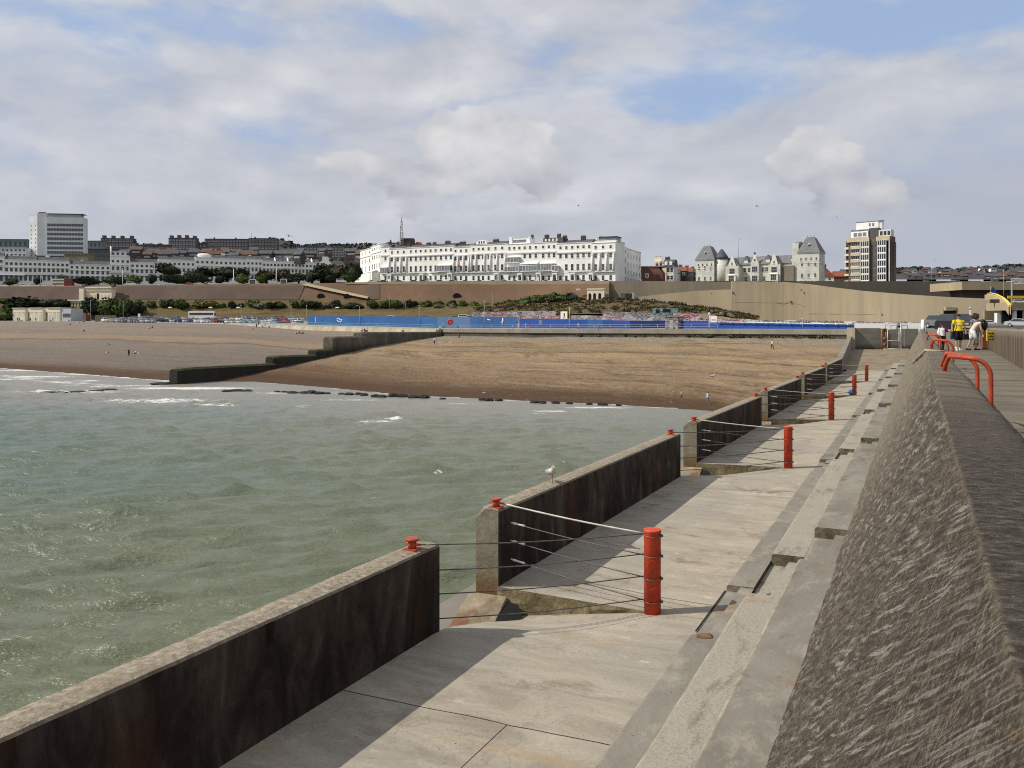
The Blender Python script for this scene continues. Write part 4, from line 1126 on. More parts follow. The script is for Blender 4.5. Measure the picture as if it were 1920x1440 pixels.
# tall sign posts in front
o = thing('sign_post', 'tall yellow post with a white notice board, before the dark blue hoarding', 'sign', pt(1067.5, 616, 214), -.5)
MB().cyl((0,0), .09, -.3, 5.4, 8).build('post', MT['yellow'], o)
m = MB(); m.box(-3.15+.75,-.55,-.05,.03,2.4,4.3); m.build('board', MT['blank'], o)
m = MB(); m.box(-1.55,-1.25,-.08,-.05,3.0,3.9); m.box(-1.85,-1.0,-.08,-.05,2.6,2.75); m.build('printing', MT['black'], o)
o = thing('sign_post', 'square white notice on a post above the eastern blue hoarding', 'sign', pt(1338, 616, 186), -.5)
m = MB(); m.cyl((-.35,.1), .05, -.2, 2.8, 6); m.cyl((.35,.1), .05, -.2, 2.8, 6); m.build('post', MT['grey'], o)
m = MB(); m.box(-.70,.70,-.04,.03,1.35,2.72); m.build('board', MT['blank'], o)
m = MB(); m.box(-.45,.45,-.06,-.04,1.95,2.06); m.box(-.5,.5,-.06,-.04,1.76,1.84); m.build('printing', MT['grey'], o)
o = thing('lamp_post', 'white post with a round white lamp head beside the square white notice', 'lamp', pt(1330, 616, 186.5))
MB().cyl((0,0), .06, -.2, 3.1, 8).build('post', MT['blank'], o); m = MB(); m.ell((0,0,3.2), .22,.22,.3,10,6); m.build('lamp_head', MT['blank'], o)
m = MB(); m.box(-.13,.13,-.09,-.06,1.1,1.8); m.build('notice', MT['blank'], o)

# graffiti-covered site walls behind the hoarding
def gwall(label, q, mat, h_, name='graffiti_wall', grp='graffiti-covered walls behind the blue hoarding', th=.4):
    (p0,y0,Y0),(p1,y1,Y1) = q
    a, b = pt(p0,y0,Y0), pt(p1,y1,Y1)
    n = 12
    m = MB()
    top = [a.lerp(b, k/n) + Vector((0,0,.18*mnoise.noise((k*1.7, p0, 2)))) for k in range(n+1)]
    m.grid([[p + Vector((0,0,-h_)) for p in top], top, [p + Vector((0,th,0)) for p in top]])
    o = m.build(name, MT[mat]); return tag(o, label, 'wall', grp)
gwall('grey and mauve graffiti wall, western end of the painted walls', ((885,585,330),(1042,583,318)), 'graf1', 2.4)
gwall('pink-red graffiti wall in front of the grey painted wall', ((905,593.5,300),(1062,591.5,285)), 'graf2', 2.6)
gwall('dark graffiti wall right of the tall yellow sign post', ((1070,591,300),(1150,592,292)), 'graf3', 2.8)
gwall('orange-red graffiti wall over the dark blue panels', ((1126,592.5,275),(1192,594.5,268)), 'graf2', 2.6)
gwall('pale lilac graffiti wall under the scrub', ((1130,584.5,315),(1226,586,308)), 'graf1', 2.0)
gwall('brown graffiti wall with round painted shapes', ((1192,595.5,262),(1228,597,258)), 'graf3', 2.0)
gwall('purple and green graffiti wall beside the graffiti hut', ((1222,592,272),(1270,592.5,266)), 'graf3', 2.4)
gwall('maroon painted wall behind the square white notice', ((1262,587,290),(1312,589,282)), 'graf4', 2.6)
gwall('maroon and violet painted wall right of the square white notice', ((1310,595.5,262),(1392,599.5,250)), 'graf4', 1.6)
gwall('white stepped graffiti wall climbing the scrub slope', ((1266,575.5,330),(1345,583,318)), 'graf5', 1.3)
gwall('grey graffiti wall at the foot of the scrub slope', ((1340,584,318),(1376,589,312)), 'graf1', 1.5)
gwall('black and white scrawled wall at the foot of the tan cliff', ((1385,599,285),(1620,602.5,252)), 'graf5', 1.7)
gwall('pale grey scrawled wall continuing right to the gate', ((1622,603,250),(1730,604,238)), 'graf1', 1.2)
c = pt(1224, 588, 306); m = MB(); m.box(0,9.0,0,3,-1.2,1.9); tag(m.build('painted_shed', MT['tealgraf'], None, c, -.15), 'teal spray-painted shed among the graffiti walls', 'shed')
m = MB(); m.box(1.0,2.4,-.06,0,.3,1.5); m.box(3.6,6.2,-.06,0,.5,1.6)
o = m.build('dark_opening', MT['black'], bpy.data.objects['painted_shed'])
c = pt(1247, 615.5, 197); o = thing('graffiti_hut', 'small grey promenade hut covered in purple graffiti', 'hut', c, -.6)
MB().box(0,3.2,0,3,-.3,2.55).build('walls', MT['graf3'], o); MB().box(-.15,3.35,-.15,3.15,2.55,2.72).build('roof', MT['grey_conc'], o); MB().box(1.2,2.0,-.05,0,-.3,1.9).build('door', MT['grey'], o)

# scrub slope between the graffiti walls and the tan walls
rows = []
SCB = [(880,592,333),(1000,590,326),(1140,588,318),(1250,586,315),(1340,589,310),(1430,602,300)]
SCT = [(880,579,384),(1000,572,372),(1100,563,360),(1160,561,350),(1250,567,343),(1340,580,338),(1430,598,326)]
for k in np.linspace(0,1,14):
    r = []
    for q in range(880, 1431, 8):
        a, b = prow(SCB, q), prow(SCT, q); p = a.lerp(b, k)
        p.z += .9*mnoise.noise((p.x*.13, p.y*.15, 7))*math.sin(math.pi*k) + .5*math.sin(math.pi*k); r.append(p)
    rows.append(r)
struct(MB().grid(rows, 0, True).build('scrub_bank', MT['bank']))
m = MB(); rr = random.Random(3)
for _ in range(760):
    q = rr.uniform(890, 1420); k = rr.random()**.8; p = prow(SCB, q).lerp(prow(SCT, q), k); p.z += .4
    leafblob(m, p, rr.uniform(.6, 1.6), 24, .30, .7, rr)
struct(m.build('scrub', MT['leaf_brown']), 'stuff')
m = MB()
for _ in range(220):
    q = rr.uniform(820, 1580); p = pt(q, itp(q, TOP, 1) + rr.uniform(-.3, 2.2), itp(q, TOP, 2) - rr.uniform(.5, 5)) if q > 1080 else None
    if p is None: continue
    leafblob(m, p + Vector((0,0,.12)), rr.uniform(.3, .9), 14, .22, .35, rr)
struct(m.build('beach_weeds', MT['leaf_olive']), 'stuff')

# ================================================================== tan concrete walls to the east
def vwall(name, label, pts_, mats, depth=1.2, batter=.0, part='wall'):
    """pts_: (px, y_top, y_bottom, Y) ; a thick wall through those columns"""
    o = thing(name, label, 'wall')
    m = MB()
    top = [pt(q[0], q[1], q[3]) for q in pts_]; bot = [pt(q[0], q[2], q[3]-batter) for q in pts_]
    m.grid([bot, top, [p + Vector((0,depth,0)) for p in top], [p + Vector((0,depth,0)) for p in bot]])
    m.add([bot[0], top[0], top[0]+Vector((0,depth,0)), bot[0]+Vector((0,depth,0))], [(0,1,2,3)])
    m.add([bot[-1], top[-1], top[-1]+Vector((0,depth,0)), bot[-1]+Vector((0,depth,0))], [(3,2,1,0)])
    m.build(part, mats, o); return o
vwall('upper_wall', 'dark tan wall under the road, right of the brown cliff wall', [(1136,527.2,575,386),(1200,527,575,382),(1290,527.4,575,376),(1373,528.5,575,370)], MT['tan_dark'])
vwall('ramp_wall', 'pale tan wall with a sloping top, in front of the dark tan wall', [(1138,563,600,372),(1168,560,600,370),(1240,551.5,606,366),(1310,545,606,361),(1371.5,542.5,608,356)], MT['tan_light'])
def bigwall_mat():
    m, g, b = newmat('big_tan_wall_concrete')
    co = g.co(); f = g.noise(g.mapping(co, scale=(.05,.05,.02)), 1, 5, .6, .3)
    col = g.ramp(f, [(.3,(.30,.245,.16)),(.5,(.385,.315,.21)),(.7,(.44,.365,.25))])
    p = g.xyz(co)
    v = g.noise(g.vec(g.math('MULTIPLY', p[0], .35), 0, g.math('MULTIPLY', p[2], .02)), 1, 4, .6)
    col = g.mix(g.step(v, .42, .62, 0, .35), col, (.25,.21,.15))
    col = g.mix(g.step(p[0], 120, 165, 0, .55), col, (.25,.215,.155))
    br = g.n('ShaderNodeTexBrick'); g.L.new(g.vec(p[0], p[2], 0), br.inputs['Vector']); br.inputs['Scale'].default_value = .22
    br.inputs['Mortar Size'].default_value = .012; br.inputs['Mortar Smooth'].default_value = .6; br.offset = 0
    col = g.mix(g.math('MULTIPLY', br.outputs['Fac'], .14), col, (.20,.165,.11))
    g.set(b.inputs['Base Color'], col); b.inputs['Roughness'].default_value = .92; b.inputs['Specular IOR Level'].default_value = .15
    return m
MT['bigwall'] = bigwall_mat()
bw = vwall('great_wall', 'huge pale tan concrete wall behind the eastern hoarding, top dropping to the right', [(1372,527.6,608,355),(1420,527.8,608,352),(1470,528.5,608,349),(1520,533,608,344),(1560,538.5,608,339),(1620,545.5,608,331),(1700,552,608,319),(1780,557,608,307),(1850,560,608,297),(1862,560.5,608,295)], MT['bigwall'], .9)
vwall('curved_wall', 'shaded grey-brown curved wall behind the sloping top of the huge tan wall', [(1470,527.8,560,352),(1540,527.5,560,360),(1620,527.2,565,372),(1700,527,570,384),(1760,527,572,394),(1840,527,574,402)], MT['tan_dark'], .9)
m = MB()
for px, py, w in ((1482,566,6),(1502,544,3),(1654,590,4),(1374,549,4),(1334,551,3)):
    c = pt(px, py, itp(px, [(1372,0,355),(1470,0,349),(1620,0,331),(1700,0,319)],2) - .1); w_ = w/F*c.y/2
    m.tube([c + Vector((-w_,0,.1)), c + Vector((0,-.12,0)), c + Vector((w_,0,.25))], [.12,.3,.15], 6)
m.build('wall_fitting', MT['slate'], bw)
# seams on the huge wall
for a, b in (((1372,541),(1372,606)),((1376,567),(1480,568)),((1482,566),(1512,576)),((1516,588),(1652,590))):
    f_ = [(1372,0,355),(1420,0,352),(1470,0,349),(1520,0,344),(1560,0,339),(1620,0,331),(1700,0,319)]
    qs = np.linspace(a[0], b[0], 5); ys_ = np.linspace(a[1], b[1], 5)
    MB().tube([pt(q, y, itp(q, f_, 2)-.02) for q, y in zip(qs, ys_)], .07, 4).build('seam', MT['tan_dark'], bw)
# cliff-top parapet hedge in front of the grey-white gabled building
# stone subway pavilion, vents
o = thing('subway_pavilion', 'small stone pavilion with dark arches against the cliff wall', 'pavilion', pt(1101, 566, 372), -.35)
m = MB(); m.box(0,7.6,0,7,-1.5,5.3); m.box(-.2,7.8,-.25,7.2,5.3,5.8); m.build('wall', MT['cream'], o)
for x in (1.0, 3.1, 5.4):
    a = MB(); a.yprof([(-.62,0),(.62,0),(.62,2.4)] + [(.62*math.cos(t_), 2.4+.8*math.sin(t_)) for t_ in np.linspace(0, math.pi, 8)][1:-1] + [(-.62,2.4)], -.06, 0)
    a.build('arch', MT['dark'], o, (x+.2, 0, .6))
MB().box(5.9,8.2,.6,6,-1.2,3.4).build('side_wing', MT['grey_conc'], o)
m = MB(); m.xprof([(-5,-3.2),(0,-.6),(0,-1.6),(-5,-4.2)], -.6, .3); m.build('stair_wall', MT['slate'], o)
o = thing('vent_block', 'low concrete vent with a dark opening on the tan wall', 'vent', pt(1163, 558.5, 366))
m = MB(); m.box(0,5.2,0,3,-.9,2.0); m.build('block', MT['grey_conc'], o); MB().box(2.2,5.0,-.05,0,.1,1.8).build('opening', MT['brick_dark'], o); MB().box(5.2,5.9,-.2,2.8,-.7,2.2).build('end_post', MT['stone'], o)
o = thing('plant_box', 'tiny white box on the brown cliff wall beside the pavilion', 'box', pt(1081, 543, 383)); MB().box(0,1.5,-.6,.5,-.3,.4).build('cover', MT['white2'], o)

# flyover, tunnel mouth, road, yellow-edged ramp at the right edge
struct(MB().add([tuple(ST(s_, t_, z_)) for s_, t_, z_ in ((-2,3.5,-.62),(-2,260,-.62),(62,260,-.45),(62,3.5,-.45))], [(0,1,2,3)]).build('quay_ground', MT['asphalt'], None))
struct(MB().add([(49.5,99,-.46),(260,99,-.42),(300,300,-.1),(112,300,-.1),(77,168,-.36),(68.5,141,-.42)], [(0,1,2,3,4,5)]).build('road', MT['asphalt']))
struct(MB().add([(112,300,-.1),(300,300,-.1),(330,420,.1),(140,420,.1)], [(0,1,2,3)]).build('road_apron', MT['asphalt']))
o = thing('flyover', 'concrete flyover deck with a dark underside at the right edge', 'bridge', (0,0,0))
a, b = pt(1804,0,338), pt(2500,0,330)
z0, z1 = (HY-543.5)/F*338, (HY-528)/F*338
m = MB(); m.add([(a.x,338,z0),(a.x+400,330,z0),(a.x+400,352,z0),(a.x-2,360,z0),(a.x,338,z1),(a.x+400,330,z1),(a.x+400,352,z1),(a.x-2,360,z1)], [(0,3,2,1),(4,5,6,7),(0,1,5,4),(1,2,6,5),(2,3,7,6),(3,0,4,7)]); m.build('deck', MT['tan'], o)
m = MB(); m.add([(a.x+6,343,0),(a.x+400,337,0),(a.x+400,349,0),(a.x+6,352,0),(a.x+2,343,z0-.02),(a.x+400,337,z0-.02),(a.x+400,349,z0-.02),(a.x+2,352,z0-.02)], [(0,1,5,4),(1,2,6,5),(2,3,7,6),(3,0,4,7)]); m.build('underside', MT['cliff_dark'], o)
o = thing('tunnel_portal', 'dark tunnel mouth in the foot of the tan wall behind the walkers', 'tunnel', pt(1767, 608, 305.5))
wd = 60/F*305.5
m = MB(); m.box(.3,wd,-.3,.2,-.2,4.9); m.build('opening', MT['dark'], o)
m = MB(); m.box(.8,4.6,-.9,.3,5.0,6.1); m.box(6.4,10.6,-.9,.3,5.0,6.1); m.build('lintel_box', MT['tan_light'], o)
m = MB(); m.box(-.2,.3,-.6,.3,-.2,5.0); m.box(wd,wd+.5,-.6,.3,-.2,5.0); m.build('jamb', MT['tan'], o)
o = thing('yellow_ramp', 'curving ramp parapet with a yellow top edge near the right edge', 'ramp')
def rm(off0, off1, d):
    q = [(1850,552.5,284),(1858,551.6,280),(1870,554.5,274),(1882,560.5,268),(1890,567.5,264),(1895.5,575,261)]
    return [pt(px, py+off0, Y-d) for px, py, Y in q]
m = MB(); hs = [17,18,20,24,27,29]
top = rm(0,0,0); lo = [p + Vector((0,0,-h_*p.y/F*.55)) for p, h_ in zip(top, hs)]
m.grid([lo, top, [p + Vector((0,1.2,0)) for p in top], [p + Vector((0,1.2,0)) for p in lo]]); m.build('parapet', MT['tan_light'], o)
m = MB(); m.grid([[p + Vector((0,-.12,-.05)) for p in top], [p + Vector((0,-.12,.55)) for p in top], [p + Vector((0,1.3,.55)) for p in top]]); m.build('edge', MT['yellow'], o)
m = MB()
for px in (1875,1893): c = pt(px, 606, 270); m.box(c.x-.9, c.x+.9, c.y, c.y+1.6, -.4, 3.6)
m.build('pier', MT['white_old'], o)
m = MB(); c = pt(1862, 606, 276); m.box(c.x-2, c.x+6.5, c.y+1.4, c.y+2, -.4, 4.6); m.build('back_wall', MT['tan'], o)
o = thing('car_deck', 'concrete upper deck with square pillars at the far right edge', 'building', pt(1897, 606, 262))
m = MB(); m.box(0,60,0,14,4.0,6.4); m.build('deck', MT['tan'], o)
for i_ in range(5): MB().box(1.0+3.2*i_,1.9+3.2*i_,.6,1.5,-.4,4.0).build('pillar', MT['white_old'], o)
MB().box(.5,60,6,6.5,-.4,4.0).build('back_wall', MT['dark'], o)
MB().box(-1.5,40,-.5,-.3,7.6,8.4).build('yellow_beam', MT['yellow'], o)
MB().box(-1.5,60,9,9.5,6.4,7.6).build('upper_wall', MT['cliff_dark'], o)
o = thing('blue_banner', 'dark blue triangular banner above the yellow ramp edge', 'flag', pt(1861, 552, 290))
m = MB(); m.add([(-.8,0,0),(1.6,.1,0),(1.4,.25,1.2),(.1,0,2.7),(-.6,-.1,1.5)], [(0,1,2,3,4)]); m.build('cloth', MT['blue'], o); MB().cyl((-.7,.05), .06, -2, 2.8, 6).build('pole', MT['grey'], o)
o = thing('sign_gantry', 'pale metal sign gantry against the sky at the right edge', 'gantry', pt(1897, 560, 262))
m = MB(); m.box(-.16,.16,-.16,.16,-2,6.2); m.build('post', MT['galv'], o)
m = MB(); m.tube([(0,0,6.1),(14,0,6.1)], .1, 6); m.tube([(0,0,4.6),(14,0,4.6)], .1, 6)
for i_ in range(7): m.tube([(i_*2,0,4.6 if i_ % 2 else 6.1),(i_*2+2,0,6.1 if i_ % 2 else 4.6)], .07, 5)
m.build('truss', MT['galv'], o); MB().box(1.0,12,.15,.22,4.75,6.0).build('sign_panel', MT['white_old'], o)

# end wall of the ramp, gate and rusty pile
o = thing('end_wall', 'grey end wall with a damp foot across the far end of the pier ramp', 'wall')
a, b = pt(1592,0,138), pt(1722,0,137); d = b - a
def seg(k0, k1, z0, z1, th=.6, y=0): return [(a.x+d.x*k0, a.y+d.y*k0+y, z0),(a.x+d.x*k1, a.y+d.y*k1+y, z0),(a.x+d.x*k1, a.y+d.y*k1+th, z0),(a.x+d.x*k0, a.y+d.y*k0+th, z0),(a.x+d.x*k0, a.y+d.y*k0+y, z1),(a.x+d.x*k1, a.y+d.y*k1+y, z1),(a.x+d.x*k1, a.y+d.y*k1+th, z1),(a.x+d.x*k0, a.y+d.y*k0+th, z1)]
BF = [(0,3,2,1),(4,5,6,7),(0,1,5,4),(1,2,6,5),(2,3,7,6),(3,0,4,7)]
def endmat():
    m, g, b_ = newmat('damp_end_wall'); geo = g.n('ShaderNodeNewGeometry'); P = geo.outputs['Position']; p = g.xyz(P)
    f = g.noise(g.mapping(P, scale=(.4,.4,1.2)), 1, 6, .65)
    col = g.ramp(f, [(.3,(.145,.135,.115)),(.6,(.215,.205,.18)),(.8,(.28,.265,.235))])
    col = g.mix(g.step(g.math('ADD', p[2], g.math('MULTIPLY', f, .8)), -2.6, -3.5, 0, .8), col, (.055,.045,.03))
    g.set(b_.inputs['Base Color'], col); b_.inputs['Roughness'].default_value = .95; return m
MT['end'] = endmat()
m = MB(); m.add(seg(0,.52,-5,-.62), BF); m.add(seg(.80,1,-5,-.72), BF); m.add(seg(.52,.80,-5,-.80,.6,.25), BF)
m.build('wall', MT['end'], o)
o = thing('rusty_pile', 'rust-brown steel pile left of the grey tube gate', 'pile', pt(1657, 655, 136.6))
m = MB(); m.box(-.42,.42,-.1,.35,-.1,.1); m.tube([(-.3,0,0),(-.3,0,3.3)], .14, 6); m.tube([(.3,0,0),(.3,0,3.3)], .14, 6); m.box(-.3,.3,-.02,.25,0,3.25); m.build('steel', MT['rust'], o)
m = MB(); m.box(-.16,.16,-.16,-.03,1.6,2.0); m.box(-.2,.1,-.16,-.03,.7,1.0); m.build('peeling_plate', MT['seawall'], o)
m = MB(); m.cyl((0,.1), .42, 3.3, 3.42, 12); m.build('cap', MT['white_old'], o)
o = thing('tube_gate', 'grey tubular steel gate at the far end of the ramp', 'gate', pt(1664, 655, 136.4))
m = MB(); m.tube([(0,0,0),(0,0,3.25)], .085, 8); m.build('post', MT['galv'], o)
m = MB(); m.tube([(2.15,0,0),(2.15,0,4.2)], .10, 8); m.build('post', MT['galv'], o)
for z in (.12,1.4,3.2): MB().tube([(0,0,z),(2.15,0,z)], .07, 6).build('rail', MT['galv'], o)
m = MB(); m.tube([(1.85,-.02,.1),(1.85,-.02,3.2)], .06, 6); m.build('stile', MT['galv'], o); MB().box(1.75,2.1,-.1,.1,1.2,2.0).build('latch_plate', MT['galv'], o)
m = MB(); m.box(-.6,3.2,-.5,.4,-.08,.10); m.build('threshold', MT['stone'], o)
o = thing('lattice_barrier', 'low grey lattice barrier on top of the end wall above the gate', 'barrier', pt(1660, 612, 138.6))
m = MB()
for i_ in range(5): m.tube([(i_*.9,0,-.4),(i_*.9,0,.62)], .05, 5)
m.tube([(0,0,.6),(3.6,0,.6)], .05, 5); m.tube([(0,0,.15),(3.6,0,.15)], .04, 5)
for i_ in range(4): m.tube([(i_*.9,0,.15),(i_*.9+.9,0,.6)], .03, 4)
m.build('lattice', MT['galv'], o)
o = thing('white_barrier', 'long white board barrier left of the gate top', 'barrier', pt(1602, 611, 142), -.35); MB().box(0,6.5,0,.12,-.5,.42).build('board', MT['white2'], o)
o = thing('white_barrier', 'white board barrier between the gate and the sloping wall end', 'barrier', pt(1691, 612, 140), -.35); MB().box(0,3.8,0,.12,-.55,.52).build('board', MT['white2'], o)
o = thing('white_post', 'short thick white post beside the white board and the dark blue board', 'post', pt(1731, 616, 137)); MB().cyl((0,0), .32, -1.0, 1.42, 10).build('post', MT['white2'], o)
o = thing('blue_board', 'dark navy board on a post frame left of the child', 'board', pt(1736, 626, 104)); m = MB(); m.box(.1,1.3,0,.06,.0,1.2); m.build('board', M('navy_paint', (.015,.025,.07), .5, .1, 2), o); m = MB(); m.box(0,.09,-.02,.08,-.6,1.3); m.box(1.31,1.4,-.02,.08,-.6,1.3); m.box(0,1.4,-.02,.08,1.21,1.3); m.build('frame', MT['grey'], o)
def at_z0(px, Y, z): return Vector(((px-HX)/F*Y, Y, z))
# yellow warning sign and orange barrier board by the parapet
p = ST(46.0, 3.0, wz(46)); o = thing('warning_sign', 'yellow warning board with black lettering against the brown parapet', 'sign', at_z0(1859.5, 38.3, -1.26), 0)
MB().box(-.24,.24,-.02,.02,.52,.98).build('board', MT['yellow'], o)
m = MB()
for i_ in range(5):
    for j_ in range(3):
        x = -.17 + i_*.075 + .01*((j_*i_) % 2); z = .86 - j_*.135
        m.box(x, x+.045, -.03, -.02, z-.04, z+.035 - .02*((i_+j_) % 2))
m.build('lettering', MT['black'], o)
m = MB(); m.cyl((.14,.03), .02, -.05, .95, 6); m.build('leg', MT['grey'], o)
o = thing('orange_board', 'faded orange barrier board standing left of the yellow warning board', 'board', at_z0(1847, 42.0, -1.25)); m = MB(); m.box(-.13,.12,0,.06,-.02,.92); m.build('board', M('faded_orange_paint', (.36,.12,.07), .8, .2, 3), o); MB().box(-.15,.14,-.03,.1,-.04,.06).build('foot', MT['black'], o)
# ================================================================== buildings
def winmesh(name, w, h, frame=.10, bars=(1,1), glass='glass', fr='white2', head=True):
    m = MB(); f = frame
    m.box(-w/2-.16, w/2+.16, -.12, 0, -.22, -.02, 0)                       # sill
    m.box(-w/2, -w/2+f, -.06, 0, 0, h, 0); m.box(w/2-f, w/2, -.06, 0, 0, h, 0)
    m.box(-w/2+f, w/2-f, -.06, 0, h-f, h, 0); m.box(-w/2+f, w/2-f, -.06, 0, 0, f, 0)
    m.box(-w/2+f, w/2-f, -.03, 0, f, h-f, 1)
    for i in range(bars[0]):
        x = -w/2 + w*(i+1)/(bars[0]+1); m.box(x-.03, x+.03, -.05, -.03, f, h-f, 0)
    for i in range(bars[1]):
        z = h*(i+1)/(bars[1]+1); m.box(-w/2+f, w/2-f, -.055, -.05, z-.03, z+.03, 0)
    return m.mesh(name, [MT[fr], MT[glass]])
WM = {}
def win(kind, *a, **k):
    if kind not in WM: WM[kind] = winmesh('window', *a, **k)
    return WM[kind]
WIN_A = win('attic', 1.5, 1.7, bars=(0,1)); WIN_2 = win('second', 1.65, 2.5, bars=(0,1)); WIN_1 = win('first', 1.7, 3.5, bars=(0,1)); WIN_G = win('ground', 1.6, 2.7, bars=(0,1))
WIN_P = win('pale', 1.7, 3.5, bars=(0,1), glass='glass_mid'); WIN_P2 = win('pale2', 1.65, 2.5, bars=(0,1), glass='glass_mid')
def addwin(root, me, x, z, y=-.01, name='window', rz=0): return put(name, me, root, (x, y, z), rz)
def chimney(root, x, y, z, w=1.6, d=.8, h=1.6, pots=4, mat='chimney'):
    o = MB().box(-w/2, w/2, -d/2, d/2, -.6, h).build('chimney', MT[mat], root, (x, y, z))
    m = MB()
    for i in range(pots): m.cyl((-w/2+.2+(w-.4)*(i/max(1,pots-1)), 0), .15, h, h+.65, 7, 0, .12)
    m.build('chimney_pot', MT['redtile'], o)
class Line:
    """a straight street front from the ray of column p0 at depth Y0 to that of p1 at Y1"""
    def __init__(s, p0, Y0, p1, Y1):
        s.a = Vector(((p0-HX)/F*Y0, Y0)); s.b = Vector(((p1-HX)/F*Y1, Y1)); s.d = (s.b-s.a).normalized()
        s.rz = math.atan2(s.d.y, s.d.x)
    def k(s, px):
        q = (px-HX)/F; return (q*s.a.y - s.a.x)/(s.d.x - q*s.d.y)
    def Y(s, px): return s.a.y + s.d.y*s.k(px)
    def P(s, px, py): return pt(px, py, s.Y(px))

# ---- the white seafront terrace
AT = Line(740, 516, 1154, 451)
def house(px0, px1, top, label, bays, style=None, cols=(), porch=None, wide=None, awn=(), chim=(), base=529.0, line=AT, rows=(.855,.615,.295,.04), pale=(), balc=(), skip=(), roof=True, depth=13):
    o = thing('terrace_house', label, 'house', line.P(px0, base), line.rz, 'white houses of the seafront terrace')
    W = line.k(px1) - line.k(px0); Ym = (line.Y(px0)+line.Y(px1))/2
    H = (527-top)/F*Ym + (base-527)/F*Ym
    X = lambda px: line.k(px) - line.k(px0)
    m = MB(); m.box(.01, W-.01, 0, depth, -2, H); m.build('wall', MT['white'], o)
    m = MB(); m.box(0, W, -.55, 0, H*.755, H*.78); m.box(0, W, -.35, 0, H*.735, H*.755); m.build('cornice', MT['white2'], o)
    MB().box(-.05, W+.05, -.28, depth, H+.002, H+.30).build('parapet_coping', MT['white2'], o)
    MB().box(0, W, -.18, 0, H*.235, H*.25).build('string_course', MT['white2'], o)
    if roof:
        m = MB(); m.xprof([(1.2,H+.3),(depth*.45,H+2.3),(depth-.8,H+.3)], .4, W-.4); m.build('roof', MT['slate'], o)
    hs = (1.5, 2.3, 3.2, 2.5)
    for j, r in enumerate(rows):
        for i, px in enumerate(bays):
            if (j, i) in skip: continue
            me = (WIN_A, WIN_P2 if i in pale else WIN_2, WIN_P if i in pale else WIN_1, WIN_G)[j]
            addwin(o, me, X(px), H*r - (0 if j > 1 else hs[j]*.0) )
    for px in cols:
        m = MB(); z0, z1 = H*.25+.002, H*.735-.002; x = X(px)
        m.box(x-.55, x+.55, -.75, -.001, z0, z0+.5); m.tube([(x,-.42,z0+.5),(x,-.42,z0+6),(x,-.42,z1-1.1)], [.44,.43,.37], 10); m.frust(x-.55, x+.55, -.80, -.002, z1-1.1, z1-.15, .0, 0); m.box(x-.6,x+.6,-.84,-.003,z1-.15,z1)
        m.build('column', MT['white2'], o)
    for p0, p1 in balc:
        b = MB(); x0, x1 = X(p0), X(p1); b.box(x0, x1, -1.0, 0, H*.252, H*.262); bo = b.build('balcony', MT['white2'], o)
        m = MB(); m.box(x0, x1, -1.0, -.95, H*.262+.75, H*.262+.85)
        x = x0
        while x < x1: m.box(x, x+.07, -.99, -.96, H*.262, H*.262+.76); x += .28
        m.build('railing', MT['black'], bo)
    for px in (porch or ()):
        x = X(px); m = MB(); m.box(x-1.5, x+1.5, -2.2, -.002, 3.9, 4.7); m.box(x-1.5, x-1.0, -2.1, -1.6, -1, 3.9); m.box(x+1.0, x+1.5, -2.1, -1.6, -1, 3.9); po = m.build('porch', MT['white2'], o)
        MB().box(x-.65, x+.65, -.08, -.003, -.3, 2.6).build('door', MT['black'], po)
    for p0, p1, r0, r1, kind in awn:
        x0, x1 = X(p0), X(p1)
        m = MB()
        if kind == 'awning': m.xprof([(-.05,H*r1),(-2.0,H*r0+.5),(-2.0,H*r0+.2),(-.05,H*r1-.35)], x0, x1); m.build('awning', MT['white2'], o)
        else:
            m.box(x0, x1, -1.9, -.01, H*r0, H*r0+.35); m.box(x0, x1, -1.9, -.01, H*r1-.35, H*r1); n = max(2, int((x1-x0)/1.6))
            for i in range(n+1):
                x = x0 + (x1-x0)*i/n; m.box(x-.07, x+.07, -1.9, -1.75, H*r0+.35, H*r1-.35)
            g = m.build('glazed_bay', MT['white2'], o)
            MB().box(x0+.1, x1-.1, -1.75, -1.68, H*r0+.35, H*r1-.35).build('bay_glass', MT['glass_pale'], g)
    for px, w, dz in chim: chimney(o, X(px), depth*.40, H + 1.6 + dz, w, .9, 1.5, max(2, int(w/.55)))
    return o, W, H, X
q = lambda *z: [660 + a/6.4 for a in z]
q2 = lambda *z: [940 + a/6.4 for a in z]
house(714, 729.5, 463.8, 'taller narrow corner house of the white terrace, with one column of windows', q(402), balc=[(717,729)], chim=[(722,2.2,-.4)], awn=[(716,729,.23,.42,'bay')], skip={(2,0)})
house(729.5, 763, 467, 'white house with three recessed bays between pilasters, second from the corner', q(480,550,622), cols=q(448,513,586,652), balc=[(730,762)], porch=q(420+45), chim=[(737,1.4,1.5),(757,2.5,.3)])
house(763, 850.6, 464.4, 'broad plain white stretch of nine bays in the terrace', q(706,766,824,883,943,1003,1068,1128,1187), balc=[(764,800),(808,850)], porch=q(850,1190), chim=[(795,3.0,0),(806,2.2,0),(831,3.4,.3)], awn=[(q(1035)[0],q(1195)[0],.27,.45,'bay')], pale=(5,7))
house(850.6, 881, 463.8, 'three-bay columned white house with a small flag-like red plaque', q(1242,1306,1370), cols=q(1222,1272,1338,1405), balc=[(851,880)], chim=[(859,4.0,.4)])
house(881, 949.5, 459.9, 'six-bay white house with tall columns and a curved roof dormer', q(1458,1520,1572,1640,1722,1802), cols=q(1432,1487,1590,1662,1742,1838), balc=[(882,948)], porch=q(1750), chim=[(922,3.6,.2)], pale=(3,))
